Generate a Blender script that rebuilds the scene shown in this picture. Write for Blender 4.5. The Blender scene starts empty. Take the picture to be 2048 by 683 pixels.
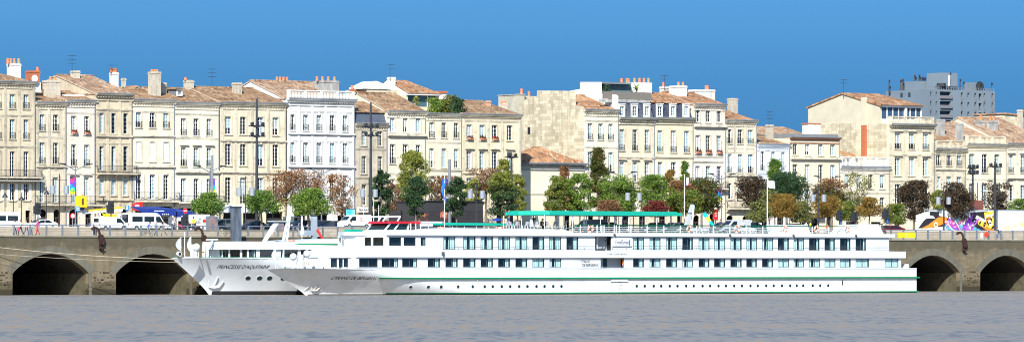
import bpy, bmesh, math, random
import numpy as np
from mathutils import Vector, Matrix
R = math.radians
SC = bpy.context.scene
COL = SC.collection
# ---------------------------------------------------------------- camera
F = 9367.0
TH = R(35.3); SN, CS = math.sin(TH), math.cos(TH)
CX, CY, CZ = -364.0, -514.0, 3.6
HOR = 532.0
cam = bpy.data.objects.new('camera', bpy.data.cameras.new('camera'))
COL.objects.link(cam)
cam.location = (CX, CY, CZ); cam.rotation_euler = (R(90), 0, -TH)
cam.data.sensor_width = 36; cam.data.lens = F/2048*36
cam.data.shift_y = (HOR-341.5)/2048
cam.data.clip_start = 1; cam.data.clip_end = 8000
SC.camera = cam
# ---------------------------------------------------------------- sky, sun, exposure
SUN_AZ, SUN_EL = R(46), R(35)          # azimuth to the left of the facades' normal
SD = Vector((-math.sin(SUN_AZ)*math.cos(SUN_EL), -math.cos(SUN_AZ)*math.cos(SUN_EL), math.sin(SUN_EL)))
w = bpy.data.worlds.new("World"); SC.world = w; w.use_nodes = True
nt = w.node_tree; nt.nodes.clear()
tc = nt.nodes.new('ShaderNodeTexCoord')
ad = nt.nodes.new('ShaderNodeVectorMath'); ad.operation = 'ADD'; ad.inputs[1].default_value = (0, 0, 0.62)
no = nt.nodes.new('ShaderNodeVectorMath'); no.operation = 'NORMALIZE'
sky = nt.nodes.new('ShaderNodeTexSky'); sky.sky_type = 'NISHITA'; sky.sun_disc = False
sky.sun_elevation = SUN_EL; sky.sun_rotation = math.atan2(SD.x, SD.y) % (2*math.pi)
sky.air_density = 1.0; sky.dust_density = 0.4; sky.ozone_density = 1.6
hs = nt.nodes.new('ShaderNodeHueSaturation'); hs.inputs['Saturation'].default_value = 1.3; hs.inputs['Hue'].default_value = 0.4895
bgn = nt.nodes.new('ShaderNodeBackground'); bgn.inputs['Strength'].default_value = 0.134
wo = nt.nodes.new('ShaderNodeOutputWorld')
L = nt.links
# the sky is deepest just above the roofs and pales upwards, as in the photograph
sx_ = nt.nodes.new('ShaderNodeSeparateXYZ'); cb_ = nt.nodes.new('ShaderNodeCombineXYZ'); mr_ = nt.nodes.new('ShaderNodeMapRange')
mr_.inputs[1].default_value = .022; mr_.inputs[2].default_value = .062; mr_.inputs[3].default_value = .94; mr_.inputs[4].default_value = .62; mr_.interpolation_type = 'SMOOTHSTEP'
ad.inputs[1].default_value = (0, 0, 0)
L.new(tc.outputs['Generated'], sx_.inputs[0]); L.new(sx_.outputs[0], cb_.inputs[0]); L.new(sx_.outputs[1], cb_.inputs[1]); L.new(sx_.outputs[2], mr_.inputs[0])
mx_ = nt.nodes.new('ShaderNodeMath'); mx_.operation = 'MAXIMUM'; L.new(mr_.outputs[0], mx_.inputs[0]); L.new(sx_.outputs[2], mx_.inputs[1]); L.new(mx_.outputs[0], cb_.inputs[2])
L.new(cb_.outputs[0], ad.inputs[0]); L.new(ad.outputs[0], no.inputs[0]); L.new(no.outputs[0], sky.inputs['Vector'])
L.new(sky.outputs[0], hs.inputs['Color']); L.new(hs.outputs[0], bgn.inputs['Color']); L.new(bgn.outputs[0], wo.inputs['Surface'])
sl = bpy.data.lights.new('sun', 'SUN'); sl.energy = 5.0; sl.angle = R(0.5); sl.color = (1, .975, .925)
so = bpy.data.objects.new('sun', sl); COL.objects.link(so); so.rotation_euler = SD.to_track_quat('Z', 'Y').to_euler()
so.location = (0, -100, 200)
SC.view_settings.view_transform = 'Standard'; SC.view_settings.look = 'None'
SC.view_settings.exposure = 0.8; SC.view_settings.gamma = 1
SC.render.engine = 'CYCLES'
SC.cycles.filter_width = 1.0; SC.cycles.max_bounces = 6; SC.cycles.transparent_max_bounces = 12

# ---------------------------------------------------------------- measuring helpers: a photograph pixel on a vertical plane Y
def X(px, Y):
    t = (px-1024)/F; Yp = Y-CY
    return CX+(SN+t*CS)*Yp/(CS-t*SN)
def DEP(px, Y): return SN*(X(px, Y)-CX)+CS*(Y-CY)
def Z(px, py, Y): return CZ+(HOR-py)*DEP(px, Y)/F
def PPM(px, Y):                                        # pixels per metre along X
    t = (px-1024)/F; return F/DEP(px, Y)*(CS-t*SN)

# ---------------------------------------------------------------- materials
MATS = {}
def mat(name, col, rough=.7, col2=None, scale=1.0, amount=.5, metal=0, bump=0, stretch=(1, 1, 1), spec=.4, trans=None, col3=None):
    if name in MATS: return MATS[name]
    m = bpy.data.materials.new(name); m.use_nodes = True; MATS[name] = m
    n = m.node_tree.nodes; l = m.node_tree.links; b = n['Principled BSDF']
    b.inputs['Base Color'].default_value = (*col, 1); b.inputs['Roughness'].default_value = rough
    b.inputs['Metallic'].default_value = metal; b.inputs['Specular IOR Level'].default_value = spec
    if col2 or bump:
        g = n.new('ShaderNodeNewGeometry'); mp = n.new('ShaderNodeMapping'); mp.inputs['Scale'].default_value = stretch
        l.new(g.outputs['Position'], mp.inputs['Vector'])
        nz = n.new('ShaderNodeTexNoise'); nz.inputs['Scale'].default_value = scale; nz.inputs['Detail'].default_value = 5
        l.new(mp.outputs[0], nz.inputs['Vector'])
        if col2:
            cr = n.new('ShaderNodeValToRGB'); e = cr.color_ramp.elements
            e[0].position = .5-amount/2; e[1].position = .5+amount/2
            e[0].color = (*col, 1); e[1].color = (*col2, 1)
            if col3:
                x = e.new(.5); x.color = (*col3, 1)
            l.new(nz.outputs['Fac'], cr.inputs[0]); l.new(cr.outputs[0], b.inputs['Base Color'])
        if bump:
            bp = n.new('ShaderNodeBump'); bp.inputs['Strength'].default_value = bump; bp.inputs['Distance'].default_value = .05
            l.new(nz.outputs['Fac'], bp.inputs['Height']); l.new(bp.outputs[0], b.inputs['Normal'])
    return m

def stone(name, base, stain, block=.5, stain_amt=.75, bw=.75, bh=.33, mortar=.86, seed=0.0, vary=.16, rubble=False):
    """Dressed limestone: courses of blocks, per-block tint, rain streaks and soot."""
    m = bpy.data.materials.new(name); m.use_nodes = True; MATS[name] = m
    n = m.node_tree.nodes; l = m.node_tree.links; b = n['Principled BSDF']; b.inputs['Roughness'].default_value = .9
    b.inputs['Specular IOR Level'].default_value = .15
    g = n.new('ShaderNodeNewGeometry'); sp = n.new('ShaderNodeSeparateXYZ'); l.new(g.outputs['Position'], sp.inputs[0])
    a = n.new('ShaderNodeMath'); a.operation = 'ADD'; l.new(sp.outputs[0], a.inputs[0]); l.new(sp.outputs[1], a.inputs[1])
    cb = n.new('ShaderNodeCombineXYZ'); l.new(a.outputs[0], cb.inputs[0]); l.new(sp.outputs[2], cb.inputs[1]); cb.inputs[2].default_value = seed
    br = n.new('ShaderNodeTexBrick'); l.new(cb.outputs[0], br.inputs['Vector'])
    br.inputs['Scale'].default_value = 1; br.inputs['Brick Width'].default_value = bw; br.inputs['Row Height'].default_value = bh
    br.inputs['Mortar Size'].default_value = .018; br.inputs['Mortar Smooth'].default_value = .6
    br.inputs['Color1'].default_value = (1, 1, 1, 1); k = 1-vary; br.inputs['Color2'].default_value = (k, k*.98, k*.93, 1)
    br.inputs['Mortar'].default_value = (mortar, mortar*.97, mortar*.9, 1)
    def noise(sc, st, det=5, off=0):
        mp = n.new('ShaderNodeMapping'); mp.inputs['Scale'].default_value = st; mp.inputs['Location'].default_value = (seed*7+off, 0, off)
        l.new(cb.outputs[0], mp.inputs['Vector'])
        z = n.new('ShaderNodeTexNoise'); z.inputs['Scale'].default_value = sc; z.inputs['Detail'].default_value = det
        l.new(mp.outputs[0], z.inputs['Vector']); return z
    def ramp(src, p0, p1, c0, c1):
        r = n.new('ShaderNodeValToRGB'); e = r.color_ramp.elements
        e[0].position = p0; e[1].position = p1; e[0].color = (*c0, 1); e[1].color = (*c1, 1)
        l.new(src.outputs['Fac'], r.inputs[0]); return r
    big = ramp(noise(.35, (1, 1, 1)), .35, .68, base, tuple(c*.82 for c in base))
    streak = ramp(noise(1.1, (1.6, .18, 1), 6, 3), .48, .72, (0, 0, 0), (1, 1, 1))
    blot = ramp(noise(1.3 if not rubble else 3.2, (1, 1.3, 1), 8, 9), .54, .72, (0, 0, 0), (1, 1, 1))
    def mix(kind, f, c1, c2):
        x = n.new('ShaderNodeMix'); x.data_type = 'RGBA'; x.blend_type = kind
        if isinstance(f, float): x.inputs[0].default_value = f
        else: l.new(f, x.inputs[0])
        for i, c in ((6, c1), (7, c2)):
            if isinstance(c, tuple): x.inputs[i].default_value = (*c, 1)
            else: l.new(c, x.inputs[i])
        return x.outputs[2]
    def mul(o, v):
        x = n.new('ShaderNodeMath'); x.operation = 'MULTIPLY'; l.new(o, x.inputs[0]); x.inputs[1].default_value = v; return x.outputs[0]
    c = mix('MULTIPLY', float(block), big.outputs[0], br.outputs['Color'])
    c = mix('MIX', mul(streak.outputs[0], stain_amt*.5), c, stain)
    c = mix('MIX', mul(blot.outputs[0], stain_amt*.55), c, tuple(s*.9 for s in stain))
    l.new(c, b.inputs['Base Color'])
    return m

def tile_mat(name, a, bcol, ccol, seed=0.0):
    m = bpy.data.materials.new(name); m.use_nodes = True; MATS[name] = m
    n = m.node_tree.nodes; l = m.node_tree.links; b = n['Principled BSDF']; b.inputs['Roughness'].default_value = .9
    b.inputs['Specular IOR Level'].default_value = .15
    g = n.new('ShaderNodeNewGeometry')
    mp = n.new('ShaderNodeMapping'); mp.inputs['Scale'].default_value = (4.2, 1.6, 1.6); mp.inputs['Location'].default_value = (seed, seed, 0)
    l.new(g.outputs['Position'], mp.inputs['Vector'])
    v = n.new('ShaderNodeTexVoronoi'); v.inputs['Scale'].default_value = 1; l.new(mp.outputs[0], v.inputs['Vector'])
    s = n.new('ShaderNodeSeparateColor'); l.new(v.outputs['Color'], s.inputs[0])
    r = n.new('ShaderNodeValToRGB'); e = r.color_ramp.elements
    e[0].position = 0; e[0].color = (*a, 1); e[1].position = 1; e[1].color = (*ccol, 1)
    x = e.new(.45); x.color = (*bcol, 1); x = e.new(.8); x.color = (a[0]*.5, a[1]*.55, a[2]*.6, 1)
    l.new(s.outputs[0], r.inputs[0])
    nz = n.new('ShaderNodeTexNoise'); nz.inputs['Scale'].default_value = .5; nz.inputs['Detail'].default_value = 6; l.new(g.outputs['Position'], nz.inputs['Vector'])
    r2 = n.new('ShaderNodeValToRGB'); f = r2.color_ramp.elements; f[0].position = .35; f[1].position = .7
    f[0].color = (1.1, 1.1, 1.1, 1); f[1].color = (.62, .6, .6, 1); l.new(nz.outputs['Fac'], r2.inputs[0])
    mx = n.new('ShaderNodeMix'); mx.data_type = 'RGBA'; mx.blend_type = 'MULTIPLY'; mx.inputs[0].default_value = 1
    l.new(r.outputs[0], mx.inputs[6]); l.new(r2.outputs[0], mx.inputs[7]); l.new(mx.outputs[2], b.inputs['Base Color'])
    wv = n.new('ShaderNodeTexWave'); wv.inputs['Scale'].default_value = 1.6; wv.bands_direction = 'X'; l.new(g.outputs['Position'], wv.inputs['Vector'])
    bp = n.new('ShaderNodeBump'); bp.inputs['Strength'].default_value = .6; bp.inputs['Distance'].default_value = .08
    l.new(wv.outputs['Fac'], bp.inputs['Height']); l.new(bp.outputs[0], b.inputs['Normal'])
    return m

def leaf_mat(name, cols):
    m = bpy.data.materials.new(name); m.use_nodes = True; MATS[name] = m
    n = m.node_tree.nodes; l = m.node_tree.links; b = n['Principled BSDF']; b.inputs['Roughness'].default_value = .65
    b.inputs['Specular IOR Level'].default_value = .25
    g = n.new('ShaderNodeNewGeometry'); nz = n.new('ShaderNodeTexNoise'); nz.inputs['Scale'].default_value = .9; nz.inputs['Detail'].default_value = 3
    l.new(g.outputs['Position'], nz.inputs['Vector'])
    a = n.new('ShaderNodeMath'); a.operation = 'MULTIPLY_ADD'; a.inputs[1].default_value = .45; l.new(g.outputs['Random Per Island'], a.inputs[0])
    a2 = n.new('ShaderNodeMath'); a2.operation = 'MULTIPLY_ADD'; a2.inputs[1].default_value = 1.7; a2.inputs[2].default_value = -.58; l.new(nz.outputs['Fac'], a2.inputs[0])
    l.new(a2.outputs[0], a.inputs[2])
    r = n.new('ShaderNodeValToRGB'); e = r.color_ramp.elements
    e[0].position = .0; e[0].color = (*cols[0], 1); e[1].position = .9; e[1].color = (*cols[-1], 1)
    if len(cols) > 2:
        x = e.new(.45); x.color = (*cols[1], 1)
    l.new(a.outputs[0], r.inputs[0]); l.new(r.outputs[0], b.inputs['Base Color'])
    tr = n.new('ShaderNodeBsdfTranslucent'); l.new(r.outputs[0], tr.inputs[0])
    ms = n.new('ShaderNodeMixShader'); ms.inputs[0].default_value = .35
    l.new(b.outputs[0], ms.inputs[1]); l.new(tr.outputs[0], ms.inputs[2]); l.new(ms.outputs[0], n['Material Output'].inputs['Surface'])
    return m

def glass_mat(name, tint=(.8, .9, .92), refl=.22, rough=.02):
    m = bpy.data.materials.new(name); m.use_nodes = True; MATS[name] = m
    n = m.node_tree.nodes; l = m.node_tree.links; n.remove(n['Principled BSDF'])
    t = n.new('ShaderNodeBsdfTransparent'); t.inputs[0].default_value = (*tint, 1)
    g = n.new('ShaderNodeBsdfGlossy'); g.inputs['Roughness'].default_value = rough
    x = n.new('ShaderNodeMixShader'); x.inputs[0].default_value = refl
    l.new(t.outputs[0], x.inputs[1]); l.new(g.outputs[0], x.inputs[2]); l.new(x.outputs[0], n['Material Output'].inputs['Surface'])
    return m

# ---------------------------------------------------------------- mesh builder
class MB:
    def __init__(s): s.v = []; s.f = []; s.m = []
    def add(s, vs, fs, mi=0):
        o = len(s.v); s.v += [tuple(v) for v in vs]; s.f += [tuple(i+o for i in f) for f in fs]; s.m += [mi]*len(fs); return s
    def quad(s, a, b, c, d, mi=0): return s.add([a, b, c, d], [(0, 1, 2, 3)], mi)
    def poly(s, pts, mi=0): return s.add(pts, [tuple(range(len(pts)))], mi)
    def box(s, x0, x1, y0, y1, z0, z1, mi=0):
        return s.add([(x0, y0, z0), (x1, y0, z0), (x1, y1, z0), (x0, y1, z0), (x0, y0, z1), (x1, y0, z1), (x1, y1, z1), (x0, y1, z1)],
                     [(0, 3, 2, 1), (4, 5, 6, 7), (0, 1, 5, 4), (1, 2, 6, 5), (2, 3, 7, 6), (3, 0, 4, 7)], mi)
    def prism_xz(s, pts, y0, y1, mi=0):               # polygon in x,z (ccw seen from -Y), extruded along y
        n = len(pts); vs = [(x, y0, z) for x, z in pts]+[(x, y1, z) for x, z in pts]
        return s.add(vs, [tuple(range(n)), tuple(reversed(range(n, 2*n)))]+[(i, i+n, (i+1) % n+n, (i+1) % n) for i in range(n)], mi)
    def prism_yz(s, pts, x0, x1, mi=0):
        n = len(pts); vs = [(x0, y, z) for y, z in pts]+[(x1, y, z) for y, z in pts]
        return s.add(vs, [tuple(reversed(range(n))), tuple(range(n, 2*n))]+[(i, (i+1) % n, (i+1) % n+n, i+n) for i in range(n)], mi)
    def prism_xy(s, pts, z0, z1, mi=0):
        n = len(pts); vs = [(x, y, z0) for x, y in pts]+[(x, y, z1) for x, y in pts]
        return s.add(vs, [tuple(reversed(range(n))), tuple(range(n, 2*n))]+[(i, (i+1) % n, (i+1) % n+n, i+n) for i in range(n)], mi)
    def tube(s, p0, p1, r0, r1=None, n=6, mi=0, cap=True):
        if r1 is None: r1 = r0
        p0, p1 = Vector(p0), Vector(p1); d = (p1-p0)
        if d.length < 1e-6: return s
        d.normalize(); u = d.orthogonal().normalized(); w_ = d.cross(u)
        vs = []
        for p, r in ((p0, r0), (p1, r1)):
            for k in range(n):
                a = 2*math.pi*k/n; vs.append(p+u*math.cos(a)*r+w_*math.sin(a)*r)
        fs = [(k, (k+1) % n, (k+1) % n+n, k+n) for k in range(n)]
        if cap: fs += [tuple(reversed(range(n))), tuple(range(n, 2*n))]
        return s.add(vs, fs, mi)
    def path(s, pts, r, n=6, mi=0):
        rr = r if isinstance(r, (list, tuple)) else [r]*len(pts)
        for i in range(len(pts)-1): s.tube(pts[i], pts[i+1], rr[i], rr[i+1], n, mi)
        return s
    def lathe(s, c, prof, n=12, mi=0, axis='z'):       # prof: (radius, height)
        vs = []; c = Vector(c)
        for r, h in prof:
            for k in range(n):
                a = 2*math.pi*k/n; p = (r*math.cos(a), r*math.sin(a), h)
                if axis == 'y': p = (p[0], p[2], p[1])
                if axis == 'x': p = (p[2], p[0], p[1])
                vs.append(c+Vector(p))
        fs = []
        for j in range(len(prof)-1):
            for k in range(n):
                q = (j*n+k, j*n+(k+1) % n, (j+1)*n+(k+1) % n, (j+1)*n+k)
                fs.append(q if axis != 'y' else tuple(reversed(q)))
        fs += [tuple(reversed(range(n))), tuple(range((len(prof)-1)*n, len(prof)*n))]
        return s.add(vs, fs, mi)
    def sphere(s, c, r, n=8, mi=0, sc=(1, 1, 1)):
        vs = []; fs = []; m_ = n//2+1; c = Vector(c)
        for j in range(m_+1):
            t = math.pi*j/m_
            for k in range(n):
                a = 2*math.pi*k/n
                vs.append(c+Vector((r*sc[0]*math.sin(t)*math.cos(a), r*sc[1]*math.sin(t)*math.sin(a), r*sc[2]*math.cos(t))))
        for j in range(m_):
            for k in range(n): fs.append((j*n+k, (j+1)*n+k, (j+1)*n+(k+1) % n, j*n+(k+1) % n))
        return s.add(vs, fs, mi)
    def torus(s, c, Rr, r, axis='y', n=16, m_=6, mi=0, mi2=None):
        c = Vector(c); vs = []; 
        for i in range(n):
            a = 2*math.pi*i/n
            for j in range(m_):
                b = 2*math.pi*j/m_; q = Rr+r*math.cos(b)
                p = (q*math.cos(a), r*math.sin(b), q*math.sin(a)) if axis == 'y' else ((r*math.sin(b), q*math.cos(a), q*math.sin(a)) if axis == 'x' else (q*math.cos(a), q*math.sin(a), r*math.sin(b)))
                vs.append(c+Vector(p))
        o = len(s.v); s.v += [tuple(v) for v in vs]
        for i in range(n):
            for j in range(m_):
                s.f.append(tuple(x+o for x in (i*m_+j, ((i+1) % n)*m_+j, ((i+1) % n)*m_+(j+1) % m_, i*m_+(j+1) % m_)))
                s.m.append(mi if (mi2 is None or (i*8//n) % 2 == 0) else mi2)
        return s
    def mesh(s, name, mats, smooth=False):
        me = bpy.data.meshes.new(name); me.from_pydata(s.v, [], s.f)
        for m_ in (mats if isinstance(mats, (list, tuple)) else [mats]): me.materials.append(m_)
        me.polygons.foreach_set('material_index', s.m)
        if smooth: me.polygons.foreach_set('use_smooth', [True]*len(s.f))
        me.update(); return me
    def build(s, name, mats, parent=None, smooth=False, loc=(0, 0, 0)):
        return link(name, s.mesh(name, mats, smooth), parent, loc)

def link(name, me, parent=None, loc=(0, 0, 0), rz=0, sc=None):
    o = bpy.data.objects.new(name, me); COL.objects.link(o); o.parent = parent; o.location = loc
    if rz: o.rotation_euler = (0, 0, rz)
    if sc: o.scale = sc
    return o
LABELS = set()
def tag(o, label, cat, group=None, kind=None):
    o['label'] = label; o['category'] = cat
    if group: o['group'] = group
    if kind: o['kind'] = kind
    return o
def thing(name, label, cat, loc=(0, 0, 0), rz=0, group=None):
    o = bpy.data.objects.new(name, None); COL.objects.link(o); o.location = loc; o.rotation_euler = (0, 0, rz); o.empty_display_size = .2
    return tag(o, label, cat, group)
def struct(name, mb, m, smooth=False):
    o = mb.build(name, m, smooth=smooth); o['kind'] = 'structure'; return o
def copy_tree(o, parent=None):
    c = o.copy(); COL.objects.link(c); c.parent = parent
    for ch in [k for k in o.children]: copy_tree(ch, c)
    return c
def place(src, first, loc, rz, label):                 # first use moves the source, later ones copy it
    o = src if first else copy_tree(src)
    o.location = loc; o.rotation_euler = (0, 0, rz); o['label'] = label; return o
def text_mesh(body, size, shear=0, ext=.01, font_bold=False, space=1.0, sx=1.0, off=.007):
    cu = bpy.data.curves.new('lettering', 'FONT'); cu.body = body; cu.size = size; cu.shear = shear; cu.extrude = ext; cu.space_character = space
    cu.offset = size*off if font_bold else 0
    cu.align_x = 'LEFT'; cu.resolution_u = 3
    o = bpy.data.objects.new('lettering', cu); COL.objects.link(o)
    dg = bpy.context.evaluated_depsgraph_get(); dg.update()
    me = bpy.data.meshes.new_from_object(o.evaluated_get(dg)); bpy.data.objects.remove(o); bpy.data.curves.remove(cu)
    if font_bold and max(v.co.y for v in me.vertices) > 1.3*size: return text_mesh(body, size, shear, ext, off > .01, space, sx, off-.007)   # font outline glitch
    for v in me.vertices: x, y, z = v.co; v.co = (x*sx, -z, y)     # stands up facing -Y
    me.update(); return me

# palette
IRON = mat('dark_iron', (.025, .028, .032), .5)
WHITE = mat('white_joinery', (.74, .74, .71), .5, (.62, .63, .6), 1.2, .6)
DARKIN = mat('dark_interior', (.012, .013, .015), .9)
CURT = mat('net_curtain', (.66, .68, .69), .9, (.5, .54, .56), 6, .5, stretch=(3, 1, .1))
GLASS = glass_mat('window_glass', (.72, .82, .84), .07)
SHUT = mat('white_shutter', (.72, .72, .7), .6, (.5, .5, .5), 8, .5, stretch=(.3, 1, 3))
TILE = tile_mat('canal_tiles', (.29, .145, .075), (.37, .235, .13), (.48, .39, .25))
TILE2 = tile_mat('orange_canal_tiles', (.37, .155, .075), (.43, .245, .13), (.53, .41, .26), 3.0)
TILE3 = tile_mat('pale_canal_tiles', (.36, .19, .11), (.43, .29, .18), (.55, .45, .33), 7.0)
SLATE = mat('slate', (.045, .055, .075), .5, (.085, .1, .13), 2, .5, stretch=(1, 1, 4))
ZINC = mat('zinc', (.13, .145, .16), .55, (.2, .21, .22), 1, .6)
POT = mat('terracotta_pot', (.5, .13, .05), .8, (.62, .24, .12), 4, .6)
RENDER = mat('grey_render', (.42, .41, .38), .95, (.16, .16, .15), 1.3, .55, stretch=(1, 1, .5))
WRENDER = mat('white_render', (.64, .62, .57), .95, (.33, .32, .28), 1.1, .5, stretch=(1, 1, .4), col3=(.62, .6, .55))
CRENDER = mat('cream_render', (.52, .47, .35), .95, (.42, .38, .28), .6, .5)
ASPH = mat('asphalt', (.05, .05, .052), .9, (.07, .07, .07), 3, .5)
STEEL = mat('galvanised_steel', (.42, .44, .46), .4, metal=.6)
RUST = mat('rusty_iron', (.025, .014, .012), .9, (.06, .03, .025), 3, .6, spec=.1)
RAILM = mat('grey_railing_paint', (.13, .15, .17), .5)
RUB = mat('rubber', (.015, .015, .016), .8)
BARK = mat('bark', (.1, .08, .06), .95, (.2, .17, .13), 4, .6, stretch=(1, 1, .3))
# ================================================================ the setting
GZ, RZ = 7.5, 8.3                                        # quay top, street level
# water: silty brown, sky reflection painted in as grey, wind-rippled, seen almost edge-on
m = bpy.data.materials.new('river_water'); m.use_nodes = True; WATER = m
n = m.node_tree.nodes; l = m.node_tree.links; b = n['Principled BSDF']
g = n.new('ShaderNodeNewGeometry')
def nz_(sc, st, det, rot=0):
    m0 = n.new('ShaderNodeMapping'); m0.inputs['Rotation'].default_value = (0, 0, rot); l.new(g.outputs['Position'], m0.inputs['Vector'])
    mp = n.new('ShaderNodeMapping'); mp.inputs['Scale'].default_value = st; l.new(m0.outputs[0], mp.inputs['Vector'])
    z = n.new('ShaderNodeTexNoise'); z.inputs['Scale'].default_value = sc; z.inputs['Detail'].default_value = det; l.new(mp.outputs[0], z.inputs['Vector']); return z
ripple = nz_(.9, (1, .3, 1), 6, TH)                      # wavelets, their crests across the current
patch = nz_(.45, (1, .12, 1), 6, TH)
streak_ = nz_(1.6, (1, .1, 1), 5, TH)
band = nz_(.012, (.4, 1.6, 1), 4, TH)
ma = n.new('ShaderNodeMath'); ma.operation = 'MULTIPLY_ADD'; ma.inputs[1].default_value = 1.15; l.new(streak_.outputs['Fac'], ma.inputs[0]); 
m2 = n.new('ShaderNodeMath'); m2.operation = 'MULTIPLY'; m2.inputs[1].default_value = .5; l.new(patch.outputs['Fac'], m2.inputs[0])
l.new(m2.outputs[0], ma.inputs[2])
m3 = n.new('ShaderNodeMath'); m3.operation = 'MULTIPLY_ADD'; m3.inputs[1].default_value = .6; l.new(band.outputs['Fac'], m3.inputs[0]); l.new(ma.outputs[0], m3.inputs[2])
r = n.new('ShaderNodeValToRGB'); e = r.color_ramp.elements
e[0].position = .56; e[0].color = (.125, .122, .122, 1); e[1].position = .84; e[1].color = (.27, .18, .11, 1); xx_ = e.new(.66); xx_.color = (.2, .178, .158, 1); xx_ = e.new(.75); xx_.color = (.22, .19, .155, 1)
sc_ = n.new('ShaderNodeMath'); sc_.operation = 'MULTIPLY'; sc_.inputs[1].default_value = .62; l.new(m3.outputs[0], sc_.inputs[0])
l.new(sc_.outputs[0], r.inputs[0]); l.new(r.outputs[0], b.inputs['Base Color'])
b.inputs['Roughness'].default_value = .5; b.inputs['Specular IOR Level'].default_value = .3; b.inputs['IOR'].default_value = 1.33
bp = n.new('ShaderNodeBump'); bp.inputs['Strength'].default_value = 1; bp.inputs['Distance'].default_value = .12
l.new(ripple.outputs['Fac'], bp.inputs['Height']); l.new(bp.outputs[0], b.inputs['Normal'])
mb = MB(); mb.quad((-2500, -1500, 0), (3500, -1500, 0), (3500, 33, 0), (-2500, 33, 0)); struct('river_water', mb, WATER)
mb = MB(); mb.quad((-2500, -.2, GZ-.3), (3500, -.2, GZ-.3), (3500, 10, GZ-.3), (-2500, 10, GZ-.3))
PAVE = mat('granite_paving', (.3, .28, .25), .9, (.38, .36, .32), 1.5, .5)
mb = MB(); mb.box(-2500, 3500, .35, 10, GZ-.3, GZ-.004); struct('promenade_pavement', mb, PAVE)
mb = MB(); mb.quad((-2500, 10.2, RZ), (3500, 10.2, RZ), (3500, 5000, RZ), (-2500, 5000, RZ)); struct('street_ground', mb, ASPH)
mb = MB(); mb.box(-400, 400, 47, 54.6, RZ-.2, RZ+.13); struct('pavement', mb, PAVE)
mb = MB(); mb.box(-400, 400, 10.2, 19, RZ-.2, RZ+.1); struct('upper_pavement', mb, PAVE)
mb = MB()
for i in range(120): mb.box(-200+i*4, -198+i*4, 33.9, 34.05, RZ, RZ+.006)
struct('road_markings', mb, mat('road_paint', (.75, .75, .72), .8))

# ---------------- the quay wall with its row of arches
QST = stone('quay_stone', (.2, .162, .105), (.075, .066, .04), block=.7, stain_amt=1.0, bw=1.1, bh=.42, mortar=.6, vary=.3, rubble=True)
def quay_material():                                      # weed and mud below the tide line, lichen under the coping
    m = QST; n = m.node_tree.nodes; l = m.node_tree.links; b = n['Principled BSDF']; src = b.inputs['Base Color'].links[0].from_socket
    g = n.new('ShaderNodeNewGeometry'); sp = n.new('ShaderNodeSeparateXYZ'); l.new(g.outputs['Position'], sp.inputs[0])
    nz = n.new('ShaderNodeTexNoise'); nz.inputs['Scale'].default_value = .8; nz.inputs['Detail'].default_value = 8; l.new(g.outputs['Position'], nz.inputs['Vector'])
    def fac(sub, p0, p1, c0, c1, k=1.6):
        a = n.new('ShaderNodeMath'); a.operation = 'MULTIPLY_ADD'; a.inputs[1].default_value = k; l.new(nz.outputs['Fac'], a.inputs[0]); l.new(sp.outputs[2], a.inputs[2])
        a2 = n.new('ShaderNodeMapRange'); a2.inputs[1].default_value = p0; a2.inputs[2].default_value = p1; a2.inputs[3].default_value = c0; a2.inputs[4].default_value = c1; l.new(a.outputs[0], a2.inputs[0]); return a2.outputs[0]
    def mix(f, c1, c2):
        x = n.new('ShaderNodeMix'); x.data_type = 'RGBA'; l.new(f, x.inputs[0]); l.new(c1, x.inputs[6]); x.inputs[7].default_value = (*c2, 1); return x.outputs[2]
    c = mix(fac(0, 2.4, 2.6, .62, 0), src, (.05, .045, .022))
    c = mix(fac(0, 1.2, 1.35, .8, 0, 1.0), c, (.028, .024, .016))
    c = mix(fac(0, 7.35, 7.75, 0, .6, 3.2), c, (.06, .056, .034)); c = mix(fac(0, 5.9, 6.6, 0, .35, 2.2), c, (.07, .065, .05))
    # knocked-out blocks low on the piers
    l.new(c, b.inputs['Base Color'])
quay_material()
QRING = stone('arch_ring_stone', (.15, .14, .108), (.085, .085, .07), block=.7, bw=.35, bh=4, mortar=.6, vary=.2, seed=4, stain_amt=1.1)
COPING = mat('coping_stone', (.22, .2, .15), .95, (.1, .1, .06), .9, .6, col3=(.2, .185, .14), stretch=(1, 1, .2))
starts = [-76.59]; p = 14.95
for i in range(11): starts.append(starts[-1]+p); p -= .0895
arches = [(x, 11.0-.08*i) for i, x in enumerate(starts)]
x = -76.59
for i in range(4): x -= 15; arches.insert(0, (x, 11))
x, ww_ = arches[-1]
for i in range(4): x += 14.0; arches.append((x, 10.1))
qw = thing('quay_wall', 'long sunlit stone quay wall pierced by dark arches above the river', 'quay wall', (0, 0, 0))
mb = MB(); ring = MB(); lost = MB(); SPR, APX, N = 2.65, 5.2, 16
prev = -190
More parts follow.
